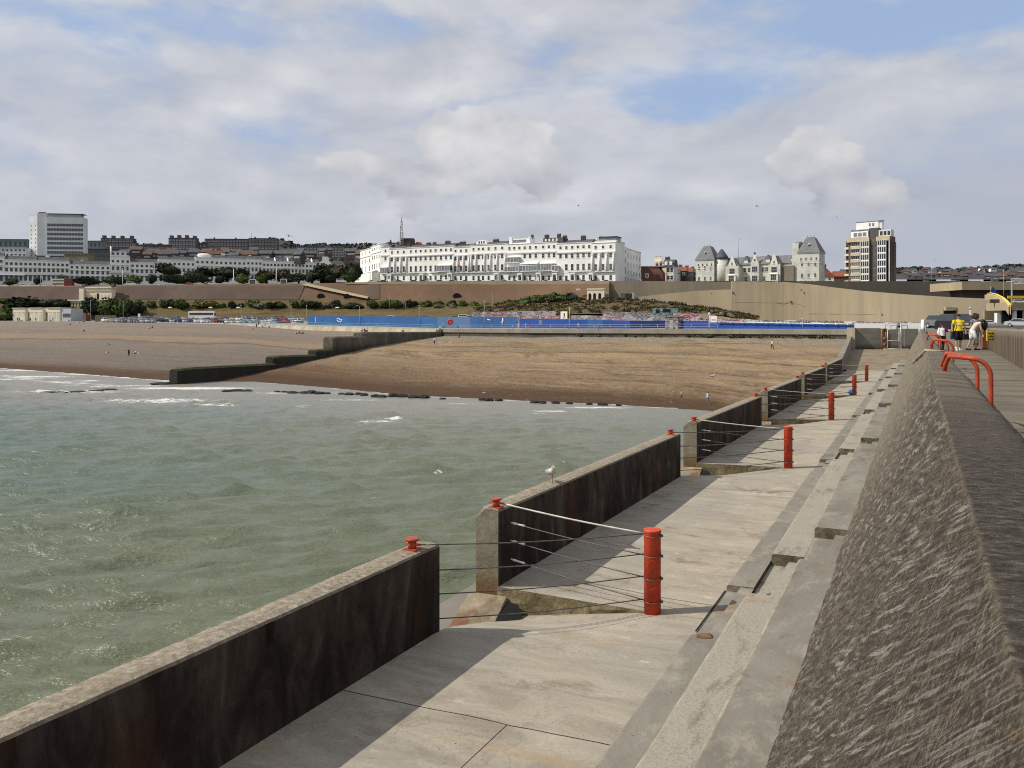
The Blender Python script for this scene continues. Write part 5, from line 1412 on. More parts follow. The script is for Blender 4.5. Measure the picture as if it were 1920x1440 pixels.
h6 = house(949.5, 1012.6, 458, 'white house with glazed sun balconies and a white awning', q2(97,155,216,280,345,414), porch=q2(240,462), chim=[(990.5,1.2,2.2)], awn=[(q2(66)[0],q2(230)[0],.50,.66,'bay'),(q2(60)[0],q2(225)[0],.26,.42,'bay'),(q2(238)[0],q2(450)[0],.44,.52,'awning'),(q2(240)[0],q2(445)[0],.26,.43,'bay')], skip={(1,0),(1,1),(1,2),(2,0),(2,1),(2,2),(2,3),(2,4),(2,5)}, roof=False)
h7 = house(1012.6, 1043.5, 455.2, 'narrow white house set between the sun balconies and a glass lean-to', q2(502,570,632), chim=[(1018,2.6,1.6),(1053-12,2.0,1.8)], awn=[(q2(455)[0],q2(655)[0],.27,.47,'bay')], pale=(1,), skip={(2,0),(2,2)}, porch=q2(655))
house(1043.5, 1109, 456.7, 'plain six-bay white house with black balconies', q2(710,780,850,918,986,1054), balc=[(1066,1109)], porch=q2(868), chim=[(1052,2.4,1.6),(1087,2.8,1.0)], pale=(3,4,5), awn=[(q2(625)[0],q2(700)[0],.27,.43,'bay')], skip={(2,0)})
h9 = house(1109, 1154, 456, 'end house of the white terrace with four tall columns and a glass roof room', q2(1132,1220,1312), cols=q2(1094,1180,1264,1350), balc=[(1110,1153)], porch=q2(1088), chim=[(1121,1.6,.8)], pale=(0,1,2), roof=False)
o, W, H, X = h9
m = MB(); m.box(X(1122), W-.3, 1.6, 9, H+.3, H+3.0); go = m.build('roof_room', MT['glass_pale'], o)
m = MB(); m.box(X(1120), W, 1.2, 9.5, H+3.0, H+3.5); m.build('roof_room_cap', MT['slate'], go)
m = MB(); m.tube([(X(1116),3,H+.3),(X(1116),3,H+3.2)], .5, 8); m.tube([(X(1120),2.5,H+.3),(X(1120),2.5,H+4.6)], .35, 8); m.build('flue', MT['galv'], o)
o, W, H, X = h6
m = MB(); m.box(1.5, W*.62, 2, 9, H+.3, H+3.2); m.box(1.0, 2.6, 1.5, 9, H+.3, H+4.4); m.box(W*.62, W*.66, 1.5, 9, H+.3, H+4.0); m.build('roof_storey', MT['white'], o)
m = MB(); m.box(3.2, W*.55, 1.93, 2.0, H+1.0, H+2.6); m.build('roof_window', MT['glass_pale'], o)
o, W, H, X = h7
m = MB(); m.box(.5, W+2.5, 3, 10, H+.3, H+2.8); m.build('roof_storey', MT['slate'], o)
for i in range(4): MB().box(1.6+i*2.2, 2.6+i*2.2, 2.9, 3.0, H+.6, H+2.3).build('dormer', MT['white2'], o)
# curved dormer
ob = [x for x in sc.objects if x.get('label','').startswith('six-bay white house')][0]
m = MB(); m.yprof([(-3.6,-.2)] + [(-3.6*math.cos(a), 2.1*math.sin(a)**.8) for a in np.linspace(.05, math.pi-.05, 12)] + [(3.6,-.2)], 2.0, 6); m.build('curved_dormer', MT['white2'], ob, (6.6, 0, (527-459.9)/F*495 + 1.3))
for x in (-1.6, 0, 1.6): MB().box(x-.45, x+.45, 1.93, 1.99, .1, 1.4).build('dormer_window', MT['glass'], ob, (6.6, 0, (527-459.9)/F*495 + 1.3))
ob2 = [x for x in sc.objects if x.get('label','').startswith('three-bay columned')][0]
MB().box(-.9,.9,-1.15,-1.05,-.45,.45).build('red_plaque', MT['bright_red'], ob2, (4.2, 0, 9.5))
# the end return in shade and the lower rear block
RL = Line(1154.3, 451, 1203, 500)
o = thing('terrace_house', 'shaded east end of the white terrace with its curved gable and lower rear wing', 'house', RL.P(1154.3, 529), RL.rz, 'white houses of the seafront terrace')
k1 = RL.k(1175.5); k2 = RL.k(1202.5); H1 = 22.0; H2 = 19.6
m = MB(); m.box(1.2, k1, .02, 12, -2, H1-1.5); m.xprof([(0.02,H1-1.5),(12,H1-1.5),(12,H1),(0.02,H1)], 1.2, k1*.8); m.build('wall', MT['white'], o)
MB().box(k1, k2, .3, 12, -2, H2).build('rear_wing', MT['white'], o)
MB().box(1.1, k1*.8+.1, -.3, 12, H1, H1+.35).build('parapet_coping', MT['white2'], o); MB().box(k1, k2+.2, .0, 12, H2, H2+.3).build('parapet_coping', MT['white2'], o)
for z, me in ((1.0,WIN_G),(5.8,WIN_1),(11.6,WIN_2),(16.8,WIN_A)):
    for k in (.22,.55,.85): addwin(o, me, k1*k, z)
for z, me in ((.8,WIN_G),(5.2,WIN_2),(9.8,WIN_2),(14.6,WIN_2)):
    for k in (.10,.30,.50,.70,.90): addwin(o, me, k1 + (k2-k1)*k, z, .29)
# west wing of the terrace, receding
WLn = Line(675.5, 565, 714.3, 521)
o = thing('terrace_house', 'receding west wing of the white terrace, partly behind a dark tree', 'house', WLn.P(675.5, 529), WLn.rz, 'white houses of the seafront terrace')
k1 = WLn.k(697); k2 = WLn.k(714)
m = MB(); m.box(0, k1, 0, 12, -2, 20.4); m.box(k1, k2-.05, -.2, 12, -2, 21.2); m.build('wall', MT['white'], o)
m = MB(); m.box(-.1, k1, -.4, 0, 15.6, 16.2); m.box(k1, k2-.05, -.6, -.2, 16.4, 17.0); m.build('cornice', MT['white2'], o)
MB().box(k1, k2-.05, -.6, 12, 21.2, 21.5).build('parapet_coping', MT['white2'], o); MB().box(-.1, k1, -.4, 12, 20.4, 20.7).build('parapet_coping', MT['white2'], o)
for z, me in ((17.4,WIN_A),(11.6,WIN_2),(6.0,WIN_1)):
    for k in (.18,.5,.82): addwin(o, me, k1*k, z)
for z, me in ((18.2,WIN_A),(12.6,WIN_2),(6.4,WIN_1)):
    for k in (.12,.36,.62,.86): addwin(o, me, k1 + (k2-k1)*k, z, -.21)
m = MB(); m.box(-5, k2-2, -5, -.22, -1.5, 4.2); m.build('lower_annex', MT['white'], o); m = MB(); m.xprof([(-5.2,4.2),(-2.2,5.4),(-.23,4.2)], -5.2, k2-1.8); m.build('annex_roof', MT['white_old'], o)
for x in (-3.6,-.8,2,5,8): addwin(o, WIN_G, x, .5, -5.01)
m = MB(); m.xprof([(1.5,20.7),(6,23.0),(11.5,20.7)], .4, k2-.5); m.build('roof', MT['slate'], o)
chimney(o, k1*.6, 6, 22.5, 2.4, .9, 1.4, 4)
# dark house roof and transmission mast behind the terrace
o = thing('lattice_mast', 'tall grey lattice mast rising behind the white terrace', 'mast', pt(753, 470, 640))
m = MB(); hgt = 64/F*640
def lev(k): return 1.5*(1-k) + .35*k
for sx in (-1,1):
    for sy in (-1,1): m.tube([(sx*lev(0), sy*lev(0), 0),(sx*lev(.86), sy*lev(.86), hgt*.86)], .16, 5)
ks = np.linspace(0,.86,13)
for a, b in zip(ks[:-1], ks[1:]):
    for (ax,ay),(bx,by) in (((-1,-1),(1,-1)),((1,-1),(1,1)),((1,1),(-1,1)),((-1,1),(-1,-1))):
        m.tube([(ax*lev(a),ay*lev(a),hgt*a),(bx*lev(b),by*lev(b),hgt*b)], .09, 4); m.tube([(bx*lev(a),by*lev(a),hgt*a),(ax*lev(b),ay*lev(b),hgt*b)], .09, 4)
m.build('lattice', MT['grey'], o)
MB().cyl((0,0), .28, hgt*.84, hgt, 8).build('antenna', MT['grey'], o)
m = MB(); m.cyl((-.9,-.6), .45, hgt*.66, hgt*.72, 8); m.cyl((.9,-.6), .45, hgt*.5, hgt*.56, 8); m.build('dish', MT['galv'], o)
o = thing('brick_block', 'squat brown-brick building at the foot of the lattice mast', 'building', pt(739, 500, 640))
m = MB(); m.box(0, 19, 0, 12, 0, 16); m.build('wall', MT['brick'], o); m = MB(); m.frust(4.5,15,1,10,16,21.5,.6,.6); m.build('tower_top', MT['brick_dark'], o); MB().frust(-6,4,2,12,0,18.5,2,2).build('pitched_roof', MT['slate'], o); MB().frust(14,22,1,10,15.5,19,2.5,3).build('pitched_roof', MT['redtile'], o); chimney(o, -3.5, 6, 18, 1.2, .8, 2.4, 2)

# ---- cream house, brown brick house and the small roofs
CL = Line(1204, 470, 1260, 440)
o = thing('cream_house', 'cream gabled house with a dormered slate roof and chimneys', 'house', pt(1215, 529, 478), -.45)
m = MB(); m.yprof([(0,0),(10.5,0),(10.5,8.2),(6.6,11.8),(4.4,11.8),(0,8.2)], 0, 9); m.build('gable_wall', MT['cream'], o)
m = MB(); m.box(10.5, 14.5, .4, 9, 0, 9.4); m.build('wall', MT['white_old'], o)
m = MB(); m.xprof([(-.4,8.6),(2.6,12.4),(7,12.4),(9.4,8.6)], 8.6, 14.7); m.build('roof', MT['slate'], o)
for x in (10.3,13.0): MB().box(x-.7, x+.7, -.2, 2.0, 9.3, 11.2).build('dormer', MT['white2'], o)
for x in (11.5,13.4):
    for z in (1.0,5.2): addwin(o, WIN_2, x, z, .39)
chimney(o, 5.4, 2, 12.3, 4.4, 1.0, 1.6, 6, 'cream'); chimney(o, 9.6, 6, 12.6, 2.6, 1, 1.4, 4)
o = thing('brick_house', 'dark red-brown brick house with one white window, before the cream house', 'house', pt(1202.5, 529, 466), -.38)
m = MB(); m.yprof([(0,0),(11.5,0),(11.5,5.0),(9.5,7.6),(0,8.4)], 0, 8); m.build('wall', MT['brick'], o); m = MB(); m.box(2.3,4.1,-.15,0,2.4,4.6); wo = m.build('window', MT['white2'], o); MB().box(2.7,3.7,-.18,-.15,2.8,4.2).build('pane', MT['glass'], wo)
for x in (6.6,8.2,10): MB().box(x-.35, x+.35, -.06, 0, 2.6, 4.4).build('window', MT['glass'], o)
MB().frust(-.3,11.8,-.3,8.3,8.0,8.8,.4,2).build('roof', MT['slate'], o); chimney(o, 8.2, 2, 8.2, 1.3, .9, 1.9, 2, 'brick'); chimney(o, 9.9, 4, 7.6, 1.3, .9, 3.0, 2, 'brick')
for i, (px, h_, lab) in enumerate(((1258,7.6,'slate-roofed small house just right of the cream house'),(1270,8.8,'small house with a broad red chimney stack, left of the gabled towers'),(1282,8.3,'small brick house between two red chimney stacks'),(1293,7.8,'small brick house nearest the grey-roofed gabled tower'))):
    o = thing('row_house', lab, 'house', pt(px, 529, 500+i*6), -.3, 'small brick row houses')
    m = MB(); m.box(0,5.2,0,8,0,h_-2.2); m.build('wall', MT['brick_dark'] if i % 2 else MT['grey_conc'], o); m = MB(); m.xprof([(-.3,h_-2.2),(4,h_+.4),(8.3,h_-2.2)], -.1, 5.3); m.build('roof', MT['slate'] if i in (0,3) else MT['redtile'], o)
    chimney(o, 1.4, 4, h_+.4, 2.2, .9, 1.2, 4, 'brick')
    for x in (1.4,3.7): addwin(o, WIN_A, x, h_-4.6)

# ---- the gabled stone building with two mansard towers
GL = Line(1306, 449, 1538, 413)
gxx = lambda px: GL.k(px)
gsc = GL.Y(1420)/F
o = thing('gabled_building', 'long pale stone building with slate gables between two steep-roofed towers', 'building', GL.P(1306, 529.5), GL.rz)
WA = win('arched', 1.1, 2.2, bars=(1,0), fr='stone_dress'); WT = win('stone3', 2.9, 2.9, bars=(2,1), fr='stone_dress'); WS = win('stone2', 1.6, 2.4, bars=(1,1), fr='stone_dress'); WB_ = win('small_arch', .8, 1.6, bars=(0,0), fr='stone_dress')
def tower(x0, x1, d, H, rh, name):
    t_ = MB().box(x0, x1, -1.0, d-1, -2, H).build(name, MT['stone'], o)
    m = MB(); m.box(x0-.15, x1+.15, -1.15, d-.85, H*.60, H*.60+.3); m.box(x0-.3, x1+.3, -1.3, d-.7, H-.25, H+.1); m.build('cornice', MT['stone_dress'], t_)
    w = (x1-x0)
    m = MB(); m.frust(x0-.5, x1+.5, -1.5, d-.5, H+.1, H+rh, w*.36, d*.34); m.build('mansard_roof', MT['slate_grey'], t_)
    m = MB()
    for x in (x0+w*.34, x0+w*.5, x1-w*.34): m.cyl((x, d*.32), .07, H+rh, H+rh+1.3, 5)
    m.box(x0+w*.33, x1-w*.33, d*.3, d*.34, H+rh, H+rh+.25); m.build('cresting', MT['slate'], t_)
    m = MB(); m.ell((x0+w*.5, -1.5+d*.17, H+rh*.50), .75,.7,.9,10,6); dm = m.build('round_dormer', MT['stone'], t_); MB().ell((x0+w*.5, -1.5+d*.17-.45, H+rh*.50), .45,.4,.55,10,6).build('dormer_window', MT['glass'], dm)
    for z, n, me in ((.6,3,WA),(6.2,3,WA),(H*.70,4,WB_)):
        for i in range(n): put('window', me, t_, (x0+w*(i+.5+.08)/(n+.16), -1.01, z))
    return t_
xl = gxx(1340)
tower(0, xl, 9.5, 11.6, 7.2, 'west_tower')
tr_ = MB().cyl((xl+2.6, 3.2), 3.3, -2, 12.0, 14).build('round_turret', MT['stone'], o); MB().tube([(xl+2.6,3.2,11.9),(xl+2.6,3.2,13.2),(xl+2.6,3.2,17.0)], [3.7,3.2,.6], 14).build('turret_roof', MT['slate'], tr_)
xa, xb = gxx(1363), gxx(1490)
m = MB(); m.box(xl+5.5, xb, 2.0, 12, -2, 8.4); m.build('wall', MT['stone'], o)
m = MB(); m.xprof([(1.4,8.4),(5.5,12.6),(8.5,12.6),(12.4,8.4)], xl+3.5, xb+.5); m.build('main_roof', MT['slate_grey'], o)
def gable(p0, p1, peak, d, mat='stone', side='slate_grey'):
    x0, x1 = gxx(p0), gxx(p1); H = 7.6
    t_ = MB().box(x0, x1, -d, 2.0, -2, H).build('gabled_wing', MT[mat], o)
    c = (x0+x1)/2; w = (x1-x0)/2
    m = MB(); m.yprof([(c-w*.62,H),(c+w*.62,H),(c+.45,H+peak),(c-.45,H+peak)], -d-.001, -d+.6); m.build('gable', MT['stone_dress'], t_)
    m = MB(); m.yprof([(x0-.3,H),(c,H+peak-.5),(x1+.3,H)], -d+.6, 6); m.build('wing_roof', MT[side], t_)
    put('window', WT, t_, (c, -d-.01, 3.6)); put('window', WT, t_, (c, -d-.01, -.6)); put('window', WB_, t_, (c, -d-.02, H+.4))
    m = MB(); m.box(c-2.2, c+2.2, -d-1.1, -d-.002, -2, 2.8); m.frust(c-2.4, c+2.4, -d-1.3, -d-.002, 2.8, 3.5, .6, .5); m.build('bay_window', MT['stone_dress'], t_)
    put('window', WT, t_, (c, -d-1.11, -.2))
    return t_
gable(1364, 1388, 4.8, 2.6); gable(1443, 1466, 5.2, 2.6)
x0, x1 = gxx(1407), gxx(1422)
t_ = MB().box(x0, x1, .4, 2.0, -2, 9.2).build('centre_bay', MT['stone'], o)
m = MB(); c = (x0+x1)/2; m.yprof([(c-1.8,9.2),(c+1.8,9.2),(c+.9,11.2),(c+.35,13.4),(c-.35,13.4),(c-.9,11.2)], .35, .9); m.build('curved_gable', MT['stone_dress'], t_); m = MB(); m.ell((c,.55,13.9), .5,.5,.75,8,6); m.build('finial', MT['slate'], t_); m = MB(); m.ell((c,.25,10.4), .5,.1,.5,10,6); m.build('round_window', MT['glass'], t_)
put('window', WT, t_, (c, .39, 4.4)); put('window', WT, t_, (c, .39, -.2))
for px in (1394,1402,1428.5,1435): put('window', WS, o, (gxx(px), 1.99, 4.4))
for px in (1396,1430): put('window', WS, o, (gxx(px), 1.99, -.2))
for px in (1396,1437,1485):
    x = gxx(px); d_ = MB().box(x-1.0, x+1.0, 2.2, 5, 8.6, 10.8).build('dormer', MT['stone_dress'], o); m = MB(); m.yprof([(x-1.5,10.8),(x,13.0),(x+1.5,10.8)], 2.0, 5.5); m.build('dormer_roof', MT['slate_grey'], d_)
x = gxx(1383); m = MB(); m.tube([(x,1,9),(x,1,21.5)], .12, 5); m.tube([(x,1,21.5),(x+1.6,1,21.8)], .1, 5); m.build('pole', MT['grey'], o)
x0, x1 = gxx(1466), gxx(1490); MB().box(x0, x1, -1.2, 2.0, -2, 6.9).build('link_wing', MT['grey_conc'], o)
xr0, xr1 = gxx(1497.5), gxx(1537); tower(xr0, xr1, 10, 12.8, 7.6, 'east_tower')
MB().box(xr0-3.2, xr0-.002, -.2, 7, -2, 18.0).build('stair_tower', MT['stone'], o); MB().frust(xr0-3.0, xr0+1.6, .3, 6, 12.9, 18.6, 1.2, 1.0).build('stair_roof', MT['slate_grey'], o)
m = MB()
rr = random.Random(8)
hedge = MB()
for px in np.arange(1307, 1560, 2.2): leafblob(hedge, pt(px, 528.4, 402), .65, 14, .28, .7, rr)
tag(hedge.build('hedge', MT['leaf_dark']), 'low dark hedge along the wall top below the gabled building', 'hedge')
o = thing('red_roofed_house', 'small house with a bright red tiled roof right of the gabled building', 'house', pt(1537, 529, 480), -.3)
m = MB(); m.box(0,7.5,0,7,0,3.2); m.build('wall', MT['white_old'], o); m = MB(); m.yprof([(-.8,3.0),(3.7,7.6),(8.3,3.0)], -.5, 7.5); m.build('roof', MT['redtile'], o); addwin(o, WIN_A, 2.2, .9); addwin(o, WIN_A, 5.2, .9)
o = thing('brown_roofed_house', 'brown-red roofed house beside the tower block', 'house', pt(1556, 529, 520), -.2)
m = MB(); m.box(0,11,0,8,0,3.4); m.build('wall', MT['brick'], o); m = MB(); m.frust(-.6,11.6,-.5,8.5,3.4,6.8,3,3.6); m.build('roof', MT['redtile'], o)
o = thing('dark_brick_house', 'narrow dark red house behind the east stone tower', 'house', pt(1534, 529, 500), -.2)
m = MB(); m.box(0,4.5,0,6,0,10); m.build('wall', MT['brick'], o); MB().frust(-.3,4.8,-.3,6.3,10,11.6,1.4,1.4).build('roof', MT['redtile'], o); chimney(o, 2.2, 3, 11.4, 1.2, .8, 1.2, 2, 'brick')

# ---- the block of flats
TL = Line(1591, 478, 1672, 462)
o = thing('tower_block', 'tall brown and beige block of flats with white rooftop penthouses', 'building', TL.P(1591, 530), TL.rz)
W = TL.k(1672); H = 24.4; st = 3.72
m = MB(); m.box(0, W, 0, 5.5, -3, H); m.build('wall', MT['towerbrick'], o)
m = MB(); m.box(-1.9, 0, 1.2, 5.2, -3, H-1); m.build('side_wall', MT['brick_dark'], o)
def bx(f): return W*f
m = MB(); m.box(-.6, bx(.50), -1.2, 0, H-2.0, H+.3); m.box(bx(.66), bx(.97), -1.0, 0, H-2.2, H+.2); m.build('roof_band', MT['beige'], o)
wf = win('flat_a', 4.6, 1.9, bars=(3,0), glass='glass_pale'); wf2 = win('flat_b', 4.8, 2.0, bars=(3,0), glass='glass')
for i in range(7):
    z = H - 2.0 - st*(i+1)
    m = MB(); m.box(bx(.06), bx(.28), -.9, 0, z-.2, z+1.35); m.build('spandrel', MT['beige'], o)
    put('window', wf if i > 2 else wf2, o, (bx(.17), -.5, z+1.5))
    b = MB(); b.box(-2.4, -.1, .3, 1.2, z, z+.3); b.box(-2.4,-.1,.3,.4,z+.3,z+1.2); b.build('balcony', MT['cream'], o)
    put('window', win('dark_mid', 3.4, 2.2, bars=(1,0), glass='glass_mid', fr='towerbrick'), o, (bx(.585), -.02, z+1.1))
for x0, x1 in ((.315,.505),(.70,.895)):
    g_ = MB().box(bx(x0), bx(x1), -1.6, 0, -3, H-2.02).build('glazed_bay', MT['glass_pale'], o)
    m = MB(); n = 4
    for j in range(n+1):
        x = bx(x0) + (bx(x1)-bx(x0))*j/n; m.box(x-.11, x+.11, -1.75, -1.6, -3, H-2.02)
    for i in range(7):
        z = H - 2.0 - st*(i+1); m.box(bx(x0), bx(x1), -1.70, -1.6, z+.1, z+.25)
        for j in range(n): 
            x = bx(x0) + (bx(x1)-bx(x0))*(j+.5)/n; m.box(x-.5, x+.5, -1.72, -1.6, z+.35, z+.95)
    m.build('mullions', MT['white2'], g_)
    m = MB()
    for i in range(7):
        z = H - 2.0 - st*(i+1); m.box(bx(x0)+.1, bx(x1)-.1, -1.63, -1.6, z+1.0, z+st-.1)
    m.build('dark_pane', MT['glass'], g_)
m = MB(); m.box(bx(.955)-.2, bx(.955)+.3, -1.0, -.4, -3, H+.2); m.build('white_fin', MT['stone'], o)
MB().box(bx(.90), bx(.94), -.6, 0, -3, H-2.3).build('dark_recess', MT['dark'], o)
MB().box(W, W+.8, 1.5, 4.5, -3, H-3).build('side_wall', MT['towerbrick'], o)
MB().box(bx(.05), bx(.45), .6, 5.3, H+.3, H+3.9).build('penthouse', MT['white'], o)
for i in range(3): put('window', win('pent', 2.2, 2.4, bars=(0,0), glass='glass_pale'), o, (bx(.155)+i*2.5, .59, H+.9))
MB().box(bx(.46), bx(.68), 1.4, 5.3, H+.3, H+5.4).build('lift_core', MT['flatbrick'], o)
MB().box(bx(.69), bx(.97), 1.0, 5.3, H+.3, H+3.9).build('penthouse', MT['white_old'], o)
for i in range(3): put('window', win('pent2', 1.7, 2.6, bars=(0,0), glass='glass'), o, (bx(.75)+i*2.0, .99, H+.7))
MB().box(bx(.14), bx(.66), 2.5, 5.2, H+5.0, H+9.3).build('top_penthouse', MT['white'], o)
MB().box(bx(.66), bx(.74), 3, 5.2, H+5.0, H+9.2).build('top_penthouse', MT['white_old'], o)
for x in (.46,.54): put('window', win('pent3', 1.3, 2.0, bars=(0,0), glass='glass_pale'), o, (bx(x), 2.49, H+6.4))
MB().box(bx(.12), bx(.76), 2.1, 5.4, H+9.3, H+9.6).build('roof_slab', MT['galv'], o)
m = MB(); m.box(bx(.05), bx(.46), .62, .7, H+4.0, H+4.9); m.build('terrace_rail', MT['glass_pale'], o)
m = MB(); m.tube([(bx(.22),3,H+3.9),(bx(.22),3,H+6.2)], [.7,.3], 7); m.tube([(bx(.38),3,H+3.9),(bx(.40),3,H+6.4)], [.9,.2], 7); m.build('roof_plant', MT['rust'], o)
# ================================================================== the western town
CR = Line(-140, 575, 600, 690)
WC2 = win('crescent_upper', 1.9, 2.6, frame=.07, bars=(0,1)); WC1 = win('crescent_tall', 1.9, 3.9, frame=.07, bars=(0,1)); WC0 = win('crescent_attic', 1.7, 1.9, frame=.07, bars=(0,0))
def crescent(p0, p1, top, n, label, pav=False, off=0.0, base=531, rows=(.74,.44,.12), mat='white', rf='slate'):
    o = thing('crescent_house', label, 'house', CR.P(p0, base) + Vector((-CR.d.y*off, CR.d.x*off, 0)), CR.rz, 'white crescent terrace')
    W = CR.k(p1) - CR.k(p0); Ym = CR.Y((p0+p1)/2) + off; H = (base - top)/F*Ym
    MB().box(.01, W-.01, 0, 12, -3, H).build('wall', MT[mat], o)
    m = MB(); m.box(0, W, -.6, 0, H*.685, H*.705); m.build('cornice', MT[mat], o)
    MB().box(-.05, W+.05, -.35, 12, H+.003, H+.4).build('parapet_coping', MT['white2'], o)
    m = MB(); m.xprof([(1.5,H+.4),(6,H+3.2),(11.5,H+.4)], .3, W-.3); m.build('roof', MT[rf], o)
    m = MB(); m.box(0, W, -1.3, 0, H*.36, H*.37); m.box(0, W, -1.3, -1.25, H*.40, H*.408); m.build('balcony', MT['grey'], o)
    for i in range(n):
        x = W*(i+.5)/n
        addwin(o, WC0, x, H*rows[0]+ (H*.04)); addwin(o, WC2, x, H*rows[1]+H*.06); addwin(o, WC1, x, H*rows[2])
    if pav:
        for x in np.linspace(.6, W-.6, n+1): MB().box(x-.45, x+.45, -.8, -.001, H*.375, H*.683).build('pilaster', MT['white2'], o)
    k = max(1, int(W/14))
    for i in range(k): chimney(o, W*(i+.5+.2*((i*7)%3-1))/k, 6, H+2.6, R.choice([1.6,2.6,3.4]), .9, R.uniform(1.2,2.4), 4, R.choice(['white','chimney','cream','brick']))
    return o, W, H
crescent(-130, 8, 478, 12, 'bright tall white crescent house at the very left edge of the town', True)
o, W, H = crescent(8, 70, 487, 7, 'bluish-white crescent house with a long round-ended front and canopy')
m = MB(); m.xprof([(-4.5,H*.34),(-2,H*.42),(0,H*.44),(0,H*.33)], -4, W*.62); m.build('canopy', MT['white2'], o)
crescent(70, 130, 489, 7, 'plain crescent house stretch in front of the tall white slab block')
crescent(130, 207, 496, 8, 'lower crescent house stretch with a pale coping line')
o, W, H = crescent(207, 244, 481, 4, 'tall crescent house pavilion carrying a roof storey and white flue', True)
m = MB(); m.box(1, W-1, 1.5, 9, H+.4, H+4.0); m.build('roof_storey', MT['white_old'], o)
for i in range(4): MB().box(W*(i+.5)/4-.8, W*(i+.5)/4+.8, 1.45, 1.5, H+1.4, H+3.2).build('dormer_window', MT['glass'], o)
MB().cyl((.3, 1), .55, H, H+7.5, 8).build('flue', MT['white2'], o)
crescent(244, 297, 492, 6, 'crescent house stretch just right of the tall pavilion')
crescent(297, 366, 487, 8, 'crescent house stretch behind the round dark bush')
o, W, H = crescent(366, 402, 483, 4, 'curved-roof crescent house pavilion behind the dark trees', True)
m = MB(); m.ell((W/2, 5, H+.3), W*.45, 4.5, 3.6, 16, 5, 0, 0.0); m.build('curved_roof', MT['white_old'], o)
crescent(402, 462, 485, 7, 'crescent house stretch right of the curved-roof pavilion')
crescent(462, 492, 486, 4, 'crescent house pavilion near the lamp post by the shelters', True)
crescent(492, 532, 489.5, 6, 'descending crescent house stretch with white party walls')
crescent(532, 572, 490.5, 6, 'last but one crescent house stretch before the white gable')
crescent(572, 600, 492.5, 4, 'rightmost crescent house, next to the white gabled house')
for i, px in enumerate((517, 541, 563, 586)):
    p = CR.P(px, 490 + i*.6); m = MB(); m.xprof([(0,-2),(0,.6),(4,3.4),(8,.6),(8,-2)], -.3, .3)
    tag(m.build('party_wall', MT['white'], None, p + Vector((0,-.6,0)), CR.rz), ['first','second','third','fourth'][i] + ' white sloped party wall along the descending crescent roofs', 'wall', 'white party walls on the crescent roofs')
o = thing('white_gabled_house', 'white house with a stepped gable and chimney above the dark trees', 'house', pt(595, 520, 600), .1)
m = MB(); m.yprof([(0,0),(10.4,0),(10.4,8.5),(7.2,12.0),(7.2,14.6),(3.4,14.6),(3.4,12.0),(0,8.5)], 0, 9); m.build('gable_wall', MT['white'], o); MB().box(10.45, 20, 2, 9, 0, 7).build('side_wing', MT['white_old'], o); m = MB(); m.xprof([(1.6,7),(5.5,10),(9.4,7)], 10.4, 20.3); m.build('roof', MT['slate'], o)

def block(name, label, p0, p1, top, Y, mat, rows, cols, rz=.1, base=526, d=14, wm=None, wframe='white_old', group=None, roof=None, wmin=6):
    a = pt(p0, base, Y); W = (p1-p0)/F*Y/ math.cos(rz); H = (base-top)/F*Y
    o = thing(name, label, 'building', a, rz, group)
    MB().box(0, W, 0, d, -5, H).build('wall', MT[mat], o)
    vis = (base - 482)/F*Y if Y > 800 else 0
    me = wm or win('far_%d_%s' % (rows, wframe), W/cols*.55, (H-vis)/rows*.5, frame=.25, bars=(0,0), fr=wframe)
    for j in range(rows):
        for i in range(cols): addwin(o, me, W*(i+.5)/cols, vis + (H-vis)*(j+.28)/rows)
    MB().box(-.4, W+.4, -.4, d+.4, H+.003, H+.6).build('roof_edge', MT[roof or mat], o)
    return o, W, H
# white slab block
o = thing('hospital_block', 'tall white slab block with rows of dark windows at the left', 'building', pt(87, 527, 1010), .14)
sc_ = 1010/F; W = 65*sc_*1.02; H = (527-407)*sc_
MB().box(0, W, 0, 13, -3, H).build('wall', MT['hospwhite'], o)
for j in range(7):
    z = (527-480+j*8.6+4.2)*sc_
    MB().box(.8, W-.8, -.12, 0, z-.3, z+3.4).build('window_band', MT['grey_slab'], o)
    for i in range(12): put('window', win('hosp', W/12*.84, 3.3, frame=.12, bars=(1,0), fr='hospwhite'), o, (.8 + (W-1.6)*(i+.5)/12, -.13, z))
m = MB(); m.box(2, W-4, 1, 12, H, H+4.0); m.build('roof_plant', MT['grey_block'], o); MB().box(1.5, W-1, -.3, 13, H+4.0, H+4.5).build('plant_roof', MT['slate'], o)
MB().box(-10.5, -.01, 1, 13, -3, (527-399.5)*sc_).build('stair_tower', MT['hospwhite'], o)
MB().box(-9.5, -2.5, 2, 12, (527-399.5)*sc_, (527-397.5)*sc_).build('lift_house', MT['slate'], o)
e = MB(); e.add([(-22.5,9,-3),(-10.6,1.2,-3),(-10.6,14,-3),(-22.5,20,-3),(-22.5,9,(527-404.5)*sc_),(-10.6,1.2,(527-404.5)*sc_),(-10.6,14,(527-404.5)*sc_),(-22.5,20,(527-404.5)*sc_)], BF); e.build('end_wall', MT['white_old'], o)
for j in range(8):
    for k in (.25,.78): MB().box(-.5,.5,-.1,0,0,1.4).build('slit_window', MT['glass'], o, (-22.5+11.9*k, 9-7.8*k-.05, (527-480+j*8.0)*sc_), -.58)
m = MB(); m.tube([(-21,10,(527-404.5)*sc_),(-21,10,(527-401)*sc_)], .15, 5); m.tube([(-23,10,(527-402)*sc_),(-8,6,(527-402)*sc_)], .25, 5); m.build('roof_rail', MT['grey'], o)
MB().box(-6, W+30, -14, -2, -3, (527-481)*sc_).build('podium', MT['slate'], o)
